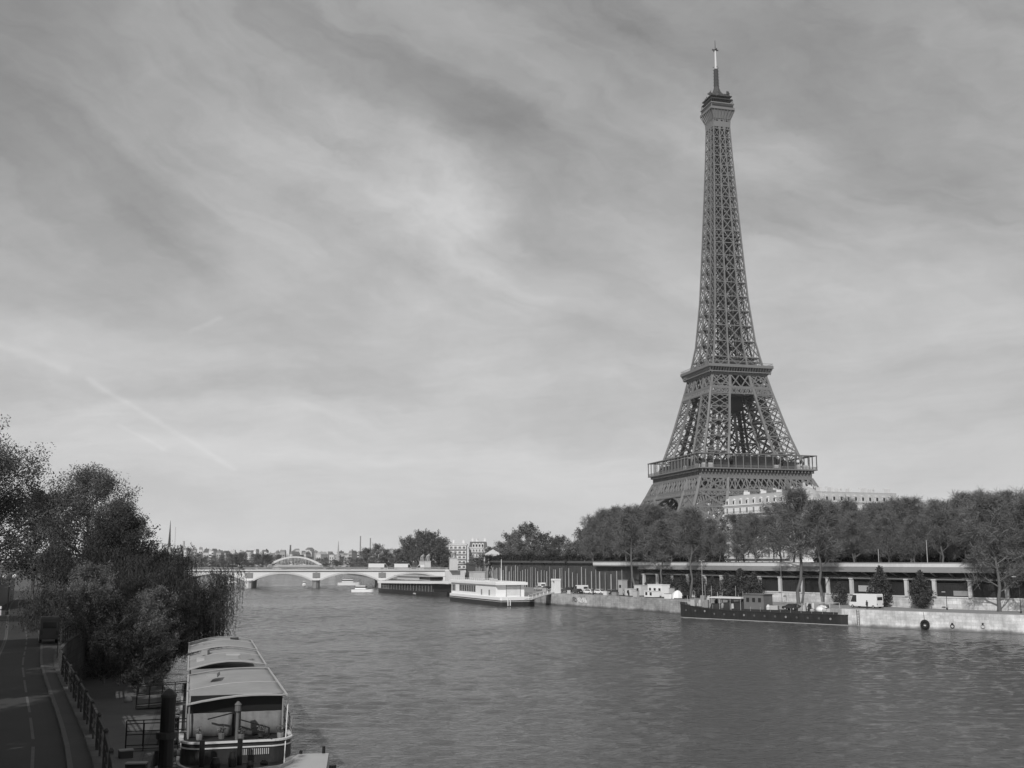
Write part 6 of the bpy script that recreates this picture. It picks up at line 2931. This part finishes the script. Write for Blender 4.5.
rq = random.Random(23)
for k, (px, off, L, H, m_, lab) in enumerate((
        (606, 4.0, 1.2, 1.1, M_offwhite, "small white box on the far quay below the lone white car"),
        (615, 3.0, 1.6, 0.9, M_grey, "low grey box on the far quay left of the stacked cabin"),
        (636, 3.0, 1.4, 1.5, M_lgrey, "pale box between the cream cabin and the low white one"),
        (646, 9.5, 2.0, 2.2, M_offwhite, "white box behind the gap between the two pale cabins"),
        (668, 3.2, 1.6, 1.2, M_white, "white box at the quay edge right of the low white cabin"),
        (674, 8.5, 2.2, 2.4, M_lgrey, "pale box behind the tarpaulin covered heap"),
        (544, 4.5, 1.3, 1.2, M_lgrey, "pale box at the quay edge left of the ticket booth"),
        (569, 3.4, 1.0, 1.0, M_offwhite, "small white box right of the ticket booth at the quay edge"))):
    p, rz = quay_spot(px, off)
    C = empty("storage_box", (p.x, p.y, QZ), lab, "box", rz + rq.uniform(-0.3, 0.3))
    mb = MB()
    mb.box((0, 0, H / 2), (L, L * 0.7, H))
    mb.build("body", m_, C)
    mb = MB()
    mb.box((0, 0, H + 0.05), (L * 1.06, L * 0.76, 0.1))
    mb.build("lid", M_grey, C)

# ------------------------------------------------------------------ left bank: moored houseboat
def houseboat():
    O = Vector((-15.2, 61.5))
    ang = R_(16.5)
    # local x runs away from the camera, y to the left
    T = empty("houseboat", (O.x, O.y, 0), "moored houseboat with two pale sheeted canopy roofs beside the left quay", "houseboat", R_(90) + ang)
    L = 49.0

    def P(l, r, z):       # l = distance from the near deck, r = to the right
        return (l, -r, z)
    mb = MB()
    n = 40
    rings = []
    for i in range(n + 1):
        u = i / n
        x = -3.6 + L * u
        f = 1.0
        if u < 0.11:
            f = max(0.0, 1 - ((0.11 - u) / 0.11) ** 2.4) ** 0.5
        if u > 0.9:
            f = max(0.0, 1 - ((u - 0.9) / 0.1) ** 2.4) ** 0.5
        top = 1.75 + 0.35 * max(0, (0.12 - u) / 0.12)
        rings.append([(x, -3.15 * f * 0.93, -0.5), (x, -3.15 * f, top), (x, 3.15 * f, top), (x, 3.15 * f * 0.93, -0.5)])
    V, F = [], []
    for r in rings:
        V += r
    for i in range(n):
        a = 4 * i
        for k in range(4):
            k2 = (k + 1) % 4
            F.append((a + k, a + 4 + k, a + 4 + k2, a + k2))
    F += [(0, 1, 2, 3), (4 * n + 3, 4 * n + 2, 4 * n + 1, 4 * n)]
    mb.add(V, F)
    mb.build("hull", M_hull, T)
    mb = MB()
    rail_line(mb, rings, 0.02, 0.16)
    mb.build("gunwale", M_lgrey, T)
    # raised terrace with rounded near end
    def outline(x0, x1, hw, rad):
        pts = []
        for k in range(9):
            a = math.pi / 2 * k / 8
            pts.append((x0 + rad - rad * math.cos(a), -(hw - rad) - rad * math.sin(a)))
        pts += [(x1, -hw), (x1, hw)]
        for k in range(8, -1, -1):
            a = math.pi / 2 * k / 8
            pts.append((x0 + rad - rad * math.cos(a), (hw - rad) + rad * math.sin(a)))
        return pts
    ol = outline(0.3, 4.6, 3.0, 1.2)
    mb = MB()
    mb.prism(ol, 1.7, 2.95)
    mb.build("terrace", M_hull, T)
    mb = MB()
    for a, b in zip(ol, ol[1:]):
        mb.beam((a[0], a[1], 3.02), (b[0], b[1], 3.02), 0.22, 0.1)
        mb.beam((a[0], a[1], 2.72), (b[0], b[1], 2.72), 0.12, 0.07)
    mb.beam((0.3, -1.9, 3.02), (0.3, 1.9, 3.02), 0.2, 0.1)
    mb.beam((0.3, -1.9, 2.72), (0.3, 1.9, 2.72), 0.1, 0.07)
    mb.build("cap_rail", M_offwhite, T)
    mb = MB()
    for i in range(14):
        mb.box((0.32 - 0.05, -1.7 + i * 0.11, 2.45), (0.05, 0.05, 0.32))
    mb.build("lettering_plate", M_lgrey, T)
    # deckhouse
    mb = MB()
    mb.box((24.5, 0, 2.9), (39.6, 5.2, 2.5))
    mb.build("deckhouse", M_dark, T)
    for s in (-1, 1):
        for i in range(12):
            mb = MB()
            mb.box((7 + i * 3.3, s * 2.62, 3.2), (1.5, 0.06, 1.0))
            mb.build("window", M_glassd, T)
    # canvas screens on the front
    mb = MB()
    for (y0, y1) in ((2.75, 0.25), (-0.25, -2.6)):
        seg = 10
        V, F = [], []
        for i in range(seg + 1):
            y = y0 + (y1 - y0) * i / seg
            for zz in (3.0, 3.6, 4.3):
                V.append((2.75 + 0.05 * math.sin(i * 1.9 + zz * 2), y, zz))
        for i in range(seg):
            for k in range(2):
                a = i * 3 + k
                F.append((a, a + 1, a + 4, a + 3))
        mb.add(V, F)
    cv = mb.build("canvas_screen", M_canvas, T, smooth=True)
    so = cv.modifiers.new("thickness", 'SOLIDIFY')
    so.thickness = 0.03
    mb = MB()
    mb.box((2.98, 0, 3.75), (0.1, 5.2, 3.0))
    mb.build("front_partition", M_black, T)
    # canopies: slightly arched sheets on frames
    def canopy(x0, x1, zl, zr, bulge, nm, m_, hw=3.05, tilt=0.0):
        mb = MB()
        nx, ny = 10, 14
        V, F = [], []
        rs = random.Random(int(x0 * 7))
        for i in range(nx + 1):
            for j in range(ny + 1):
                u, v = i / nx, j / ny
                z = zl + (zr - zl) * (1 - v) + bulge * math.sin(math.pi * v) + tilt * u + rs.uniform(-0.012, 0.012) + 0.03 * math.sin(u * 22)
                V.append((x0 + (x1 - x0) * u, -hw + 2 * hw * v, z))
        for i in range(nx):
            for j in range(ny):
                a = i * (ny + 1) + j
                F.append((a, a + ny + 1, a + ny + 2, a + 1))
        mb.add(V, F)
        o = mb.build(nm, m_, T, smooth=True)
        sm = o.modifiers.new("thickness", 'SOLIDIFY')
        sm.thickness = 0.05
        e = MB()
        for v in (0, 1):
            y = -hw + 2 * hw * v
            z = (zr if v == 0 else zl)
            e.beam((x0, y, z + 0.02), (x1, y, z + tilt + 0.02), 0.1)
        for u in (0, 0.41 if x0 < 10 else 0.62, 1):
            x = x0 + (x1 - x0) * u
            pv = None
            for j in range(ny + 1):
                v = j / ny
                q = (x, -hw + 2 * hw * v, zl + (zr - zl) * (1 - v) + bulge * math.sin(math.pi * v) + tilt * u + 0.05)
                if pv is not None:
                    e.beam(pv, q, 0.045, 0.03)
                pv = q
        e.build("canopy_frame", M_lgrey, o)
        return o
    canopy(2.3, 18.5, 4.85, 5.2, 0.2, "canopy", M_canopy, 2.78)
    canopy(21.5, 32.5, 4.95, 5.2, 0.42, "canopy", M_canopy, 2.8, 0.1)
    canopy(33.0, 43.0, 5.25, 5.4, 0.42, "canopy", M_canopy, 2.8, 0.1)
    mb = MB()
    mb.box((20, 0, 4.4), (4, 5.0, 0.5))
    mb.build("roof_step", M_black, T)
    # roof hatches
    mb = MB()
    mb.box((27, -0.6, 5.42), (1.4, 1.2, 0.3), taper=0.9)
    mb.box((26, 1.9, 5.25), (1.6, 0.6, 0.25))
    mb.build("roof_hatch", M_lgrey, T)
    # front posts, lantern post and brace
    mb = MB()
    mb.tube((1.3, 0.0, 1.9), (1.3, 0.0, 4.5), 0.11, 0.10, 10)
    mb.lathe((1.3, 0.0, 4.45), [(0.11, 0), (0.19, 0.1), (0.18, 0.4), (0.21, 0.44), (0.05, 0.62)], 10)
    mb.build("lantern_post", mat("post_grey", 0.12, 0.6), T)
    mb = MB()
    mb.beam((1.3, 0.0, 3.75), (1.0, -1.7, 3.2), 0.08)
    mb.beam((1.3, 0.0, 4.1), (1.0, -1.75, 3.6), 0.06)
    mb.beam((1.0, -1.75, 3.6), (1.0, -1.72, 2.95), 0.1)
    mb.beam((1.3, 0.0, 4.5), (2.4, 1.6, 4.0), 0.07)
    mb.build("derrick", M_black, T)
    for (x, y) in ((2.45, 2.65), (2.45, -2.6), (8, -2.8), (13, -2.8), (18, -2.8), (8, 2.8), (13, 2.8)):
        mb = MB()
        mb.tube((x, y, 1.9), (x, y, 5.0), 0.05, 0.05, 6)
        mb.build("canopy_post", M_grey, T)
    # right hand railing
    mb = MB()
    for i in range(14):
        x = 2.2 + i * 1.6
        mb.tube((x, -3.08, 1.7), (x, -3.12, 3.9), 0.035, 0.035, 6)
    for z in (2.5, 3.2, 3.9):
        mb.beam((2.2, -3.12, z), (23, -3.12, z), 0.05)
    mb.build("side_railing", M_grey, T)
    # awning rolls, planters, chairs and stacked things on the terrace and roofs
    rq = random.Random(9)
    for i in range(5):
        y = -2.4 + i * 1.1 + rq.uniform(-.1, .1)
        x = rq.choice([0.8, 1.2, 1.9])
        mb = MB()
        mb.lathe((x, y, 2.96), [(0.16, 0), (0.2, 0.3), (0.17, 0.32)], 8)
        pl_ = mb.build("planter", rq.choice([M_dark, M_grey, M_wood]), T)
        Tp = [(Vector((x, y, 3.45)), Vector((0, 0, 1)))] * 3
        leaf_crown(900 + i, Tp, 26, 0.26, 0.1, M_leafl, pl_, name="plant")
    for (l_, y, w_, h_, d_, m_) in ((12, 1.2, 0.7, 0.22, 1.8, M_grey), (24, -1.4, 0.9, 0.3, 0.9, M_grey), (37, 0.9, 1.4, 0.3, 1.0, M_grey), (41, -1.2, 0.8, 0.5, 0.8, M_dark), (29.5, 1.5, 0.5, 0.35, 1.6, M_grey)):
        mb = MB()
        mb.box((l_, y, 5.42 + h_ / 2), (d_, w_, h_), rq.uniform(-.2, .2), 0.92)
        mb.build("roof_box", m_, T)
    for l_ in (6, 11, 16, 21, 27, 34):
        mb = MB()
        mb.lathe((l_, -3.2, 0.55), [(0.12, 0), (0.2, 0.15), (0.2, 0.75), (0.12, 0.9)], 10)
        mb.beam((l_, -3.2, 1.4), (l_, -3.12, 1.9), 0.03)
        mb.build("hull_fender", M_offwhite if l_ % 2 else M_rubber, T)
    mb = MB()
    for k in range(3):
        mb.beam((18.8 + k * 0.9, -2.6, 5.0 + 0.05 * k), (18.8 + k * 0.9, 2.6, 5.0), 0.12)
    mb.build("rolled_awning", M_grey, T)
    # bow clutter
    mb = MB()
    for (x, y, s_, h_) in ((-1.6, 1.2, 0.5, 0.7), (-1.2, 0.3, 0.4, 0.9), (-2.0, -0.6, 0.35, 0.5), (-1.0, -1.4, 0.4, 0.35)):
        mb.lathe((x, y, 1.85), [(s_ * 0.5, 0), (s_ * 0.55, h_ * 0.6), (s_ * 0.3, h_)], 9)
    mb.build("deck_pots", M_black, T)
    for y in (1.9, -0.1):
        mb = MB()
        mb.tube((-0.6, y, 1.7), (-0.6, y, 3.3), 0.14, 0.14, 8)
        mb.build("bollard", M_black, T)
    mb = MB()
    mb.tube((8.5, 2.2, 4.6), (8.5, 2.2, 4.7), 0.05, 0.05, 6)
    mb.tube((46.5, 0.5, 3.2), (46.5, 0.5, 7.6), 0.06, 0.04, 6)
    mb.build("flag_mast", M_dark, T)
    mb = MB()
    mb.beam((-2.4, -2.3, 0.6), (3.2, -2.95, 4.9), 0.05)
    mb.build("mooring_rope", M_offwhite, T)
    return T


houseboat()

# small boat alongside
T = empty("tender_boat", (-11.4, 61.4, 0), "small boat with a flat grey cover in the water right of the houseboat", "boat", R_(90 + 8))
mb, rings = hull_mesh(8.0, 2.7, -0.4, 0.9, bow=0.3, stern=0.05, sheer=0.2, n=20)
mb.build("hull", M_dark, T)
mb = MB()
mb.box((-0.2, 0, 1.5), (6.6, 2.5, 0.9), taper=0.95)
mb.build("cover", M_lgrey, T)
mb = MB()
mb.tube((2.9, -0.9, 1.9), (2.9, -0.9, 2.35), 0.1, 0.08, 8)
mb.tube((2.9, 0.4, 1.9), (2.9, 0.4, 2.15), 0.1, 0.08, 8)
mb.tube((-0.5, -1.5, 1.2), (-0.5, -1.5, 1.9), 0.2, 0.2, 8)
mb.build("cleats", M_black, T)

# mooring pile
T = empty("mooring_pile", (-16.5, 53.0, 0), "thick black mooring pile between the left quay and the houseboat's near end", "pile")
mb = MB()
mb.tube((0, 0, -3), (0, 0, 6.5), 0.36, 0.34, 14)
mb.build("pile", M_black, T, smooth=False)
mb = MB()
mb.lathe((0, 0, 6.5), [(0.38, 0), (0.38, 0.12), (0.2, 0.32), (0.03, 0.4)], 14)
mb.build("cap", M_dark, T)
mb = MB()
for z in (3.0, 4.6):
    mb.lathe((0, 0, z), [(0.5, 0), (0.5, 0.3)], 14)
mb.build("collar", M_dark, T)


def gangway(label, a, b, w=1.2, h=1.3, n=5):
    G = empty("gangway", (a[0], a[1], a[2]), label, "gangway")
    a0 = Vector((0, 0, 0))
    b0 = Vector(b) - Vector(a)
    d = b0.normalized()
    s = Vector((-d.y, d.x, 0)).normalized() * (w / 2)
    mb = MB()
    mb.beam(a0, b0, w, 0.1)
    mb.build("walkway", M_wood, G)
    for sg in (-1, 1):
        mb = MB()
        for z in (0.12, h * 0.6, h):
            mb.beam(a0 + s * sg + Vector((0, 0, z)), b0 + s * sg + Vector((0, 0, z)), 0.05)
        for i in range(n + 1):
            q = a0.lerp(b0, i / n) + s * sg
            mb.beam(q, q + Vector((0, 0, h)), 0.05)
        mb.build("handrail", M_black, G)
    return G


gangway("near gangway with barred handrails from the left quay to the houseboat", (-22.0, 63.2, 2.35), (-17.6, 64.8, 2.3), 1.3, 1.5, 5)
gangway("farther gangway with barred handrails from the left quay to the houseboat", (-27.4, 80.5, 2.4), (-23.2, 81.8, 2.6), 1.3, 1.5, 5)

# railing along the pavement edge
RL = empty("pavement_railing", (0, 0, 0), "dark metal railing along the pavement edge above the lower left quay", "railing")
mb = MB()
t = 0.0
prev = None
while t < 150:
    p = U.off(t, -0.25)
    if p.y > 20:
        mb.beam((p.x, p.y, 6.6), (p.x, p.y, 7.65), 0.06)
        if prev is not None:
            for z in (6.95, 7.3, 7.65):
                mb.beam((prev.x, prev.y, z), (p.x, p.y, z), 0.08 if z > 7.5 else 0.05)
        prev = p
    t += 1.9
mb.build("rail", mat("railing_grey", 0.04, 0.7), RL)
po = None
for k in range(26):
    t = 26 + k * 3.8
    p = U.off(t, -0.25)
    if po is None:
        mb = MB()
        mb.box((0, 0, 0.55), (0.1, 0.1, 1.1))
        mb.lathe((0, 0, 1.1), [(0.06, 0), (0.08, 0.06), (0.03, 0.13)], 8)
        po = mb.build("post", mat("railing_grey", 0.04, 0.7), RL)
        o = po
    else:
        o = po.copy()
        COL.objects.link(o)
        o.parent = RL
    o.location = (p.x, p.y, 6.6)

# things on the pavement and the path
car("small dark grey van standing on the left pavement beside the bushes", (-36.9, 87.0, 6.52), R_(90 + 24), 3.3, 1.4, 2.1, mat("van_paint", 0.06, 0.5), True, "parked_van", "van")
person("person in dark clothes walking away along the cycle path", (-59.9, 136, 6.42), R_(20), 1.75, M_cloth, M_cloth)
person("person in a light top farther along the cycle path under the trees", (-62.6, 148, 6.42), R_(200), 1.7, M_clothl, M_cloth)
person("person in a grey coat walking towards the viewpoint on the left pavement", (-45.0, 113, 6.52), R_(200), 1.72, M_grey, M_cloth)
BL = empty("bollard", (-61.8, 131.5, 6.4), "white bollard beside the cycle path under the lamp post", "bollard")
mb = MB()
mb.lathe((0, 0, 0), [(0.16, 0), (0.15, 0.9), (0.1, 1.05), (0.03, 1.1)], 10)
mb.build("post", M_offwhite, BL)
mb = MB()
mb.lathe((0, 0, 0.62), [(0.165, 0), (0.165, 0.12)], 10)
mb.build("band", M_dark, BL)
lamp_post("black lamp post with two white globes at the far end of the cycle path", -61.7, 133, 6.4, 4.3, 0.55, M_black, 2, 0.6, True, 0.09)
SG = empty("direction_sign", (-55.2, 130, 6.45), "stack of pale direction signs on dark posts beside the cycle path", "sign")
for x in (-0.55, 0.55):
    mb = MB()
    mb.tube((x, 0, 0), (x, 0, 4.9), 0.13, 0.11, 8)
    mb.build("post", M_black, SG)
for i, (w, dx) in enumerate(((2.4, -0.5), (1.7, 0.0), (1.6, 0.05), (1.7, 0), (1.5, 0.1))):
    mb = MB()
    mb.box((dx, -0.2, 4.75 - i * 0.52), (w, 0.08, 0.34))
    mb.build("sign_board", M_offwhite if i != 1 else M_lgrey, SG)
for k, dx in enumerate((1.3, 1.85)):
    LP_ = empty("leaning_board", (-55.2 + dx, 129.2, 6.45), "pale slanted pole, %s of the pair right of the direction signs" % ["left one", "right one"][k], "pole")
    mb = MB()
    mb.beam((0, 0, 1.4), (0.55, 0, 4.4), 0.22, 0.16)
    mb.build("pole", M_lgrey, LP_)
    mb = MB()
    mb.box((-0.05, 0, 0.7), (0.5, 0.4, 1.5))
    mb.build("base", M_dark, LP_)
# dark wall rising along the far side of the road
BW = empty("boundary_wall", (0, 0, 0), "long dark wall with a pale coping at the far side of the left road", "wall")
mb = MB()
pts = [(-50, 92, 8.6), (-56, 108, 8.9), (-64.0, 128, 9.7), (-67.5, 150, 10.4), (-80, 182, 10.8)]
for a, b in zip(pts, pts[1:]):
    mb.add([(a[0] - 3.5, a[1], 6.2), (b[0] - 3.5, b[1], 6.2), (b[0] - 3.5, b[1], b[2]), (a[0] - 3.5, a[1], a[2]),
            (a[0] - 4.0, a[1], 6.2), (b[0] - 4.0, b[1], 6.2), (b[0] - 4.0, b[1], b[2]), (a[0] - 4.0, a[1], a[2])],
           [(0, 1, 2, 3), (7, 6, 5, 4), (3, 2, 6, 7), (0, 3, 7, 4), (1, 5, 6, 2)])
mb.build("wall_face", M_dark, BW)
mb = MB()
for a, b in zip(pts, pts[1:]):
    mb.beam((a[0] - 3.75, a[1], a[2] + 0.08), (b[0] - 3.75, b[1], b[2] + 0.08), 0.7, 0.14)
mb.build("coping", M_black, BW)
# lower quay oddments
for (x, y, r, lab) in ((-30.6, 90.5, 0.55, "round pale stone under the bushes on the lower left path"), (-29.3, 84.2, 0.3, "small pale stone on the lower left path near the bushes")):
    S_ = empty("boulder", (x, y, 2.28), lab, "stone")
    mb = MB()
    mb.lathe((0, 0, 0), [(r * 0.8, 0), (r, r * 0.5), (r * 0.85, r * 1.1), (r * 0.4, r * 1.5), (0.05, r * 1.6)], 10)
    mb.build("stone", M_lgrey, S_, smooth=True)
for (x, y, rz_, L_, lab) in ((-19.3, 57.2, 0.1, 1.0, "flat pale box on the lower quay at the bottom of the view"), (-21.2, 61.0, 0.5, 0.7, "small pale crate on the lower quay left of the near gangway")):
    S_ = empty("storage_box", (x, y, 2.28), lab, "box", rz_)
    mb = MB()
    mb.box((0, 0, 0.2), (L_, 0.5, 0.4))
    mb.build("body", M_dark, S_)
    mb = MB()
    mb.box((0, 0, 0.43), (L_ + 0.06, 0.56, 0.06))
    mb.build("lid", M_grey, S_)


# ------------------------------------------------------------------ air
def build_haze():
    mb = MB()
    mb.box((100, 1130, 171), (4700, 3240, 350))
    o = mb.build("haze", MATS["air"], None)
    o["kind"] = "stuff"
    tag(o, "thin pale haze filling the air over the river and city", "haze")


m = bpy.data.materials.new("air")
m.use_nodes = True
nt = NT(m.node_tree)
nt.n.clear()
out = nt.new('ShaderNodeOutputMaterial')
pv_ = nt.new('ShaderNodeVolumePrincipled')
pv_.inputs['Density'].default_value = 0.00007
pv_.inputs['Color'].default_value = (0.97, 0.97, 0.97, 1)
pv_.inputs['Anisotropy'].default_value = 0.0
nt.l.new(pv_.outputs[0], out.inputs['Volume'])
MATS["air"] = m
build_haze()
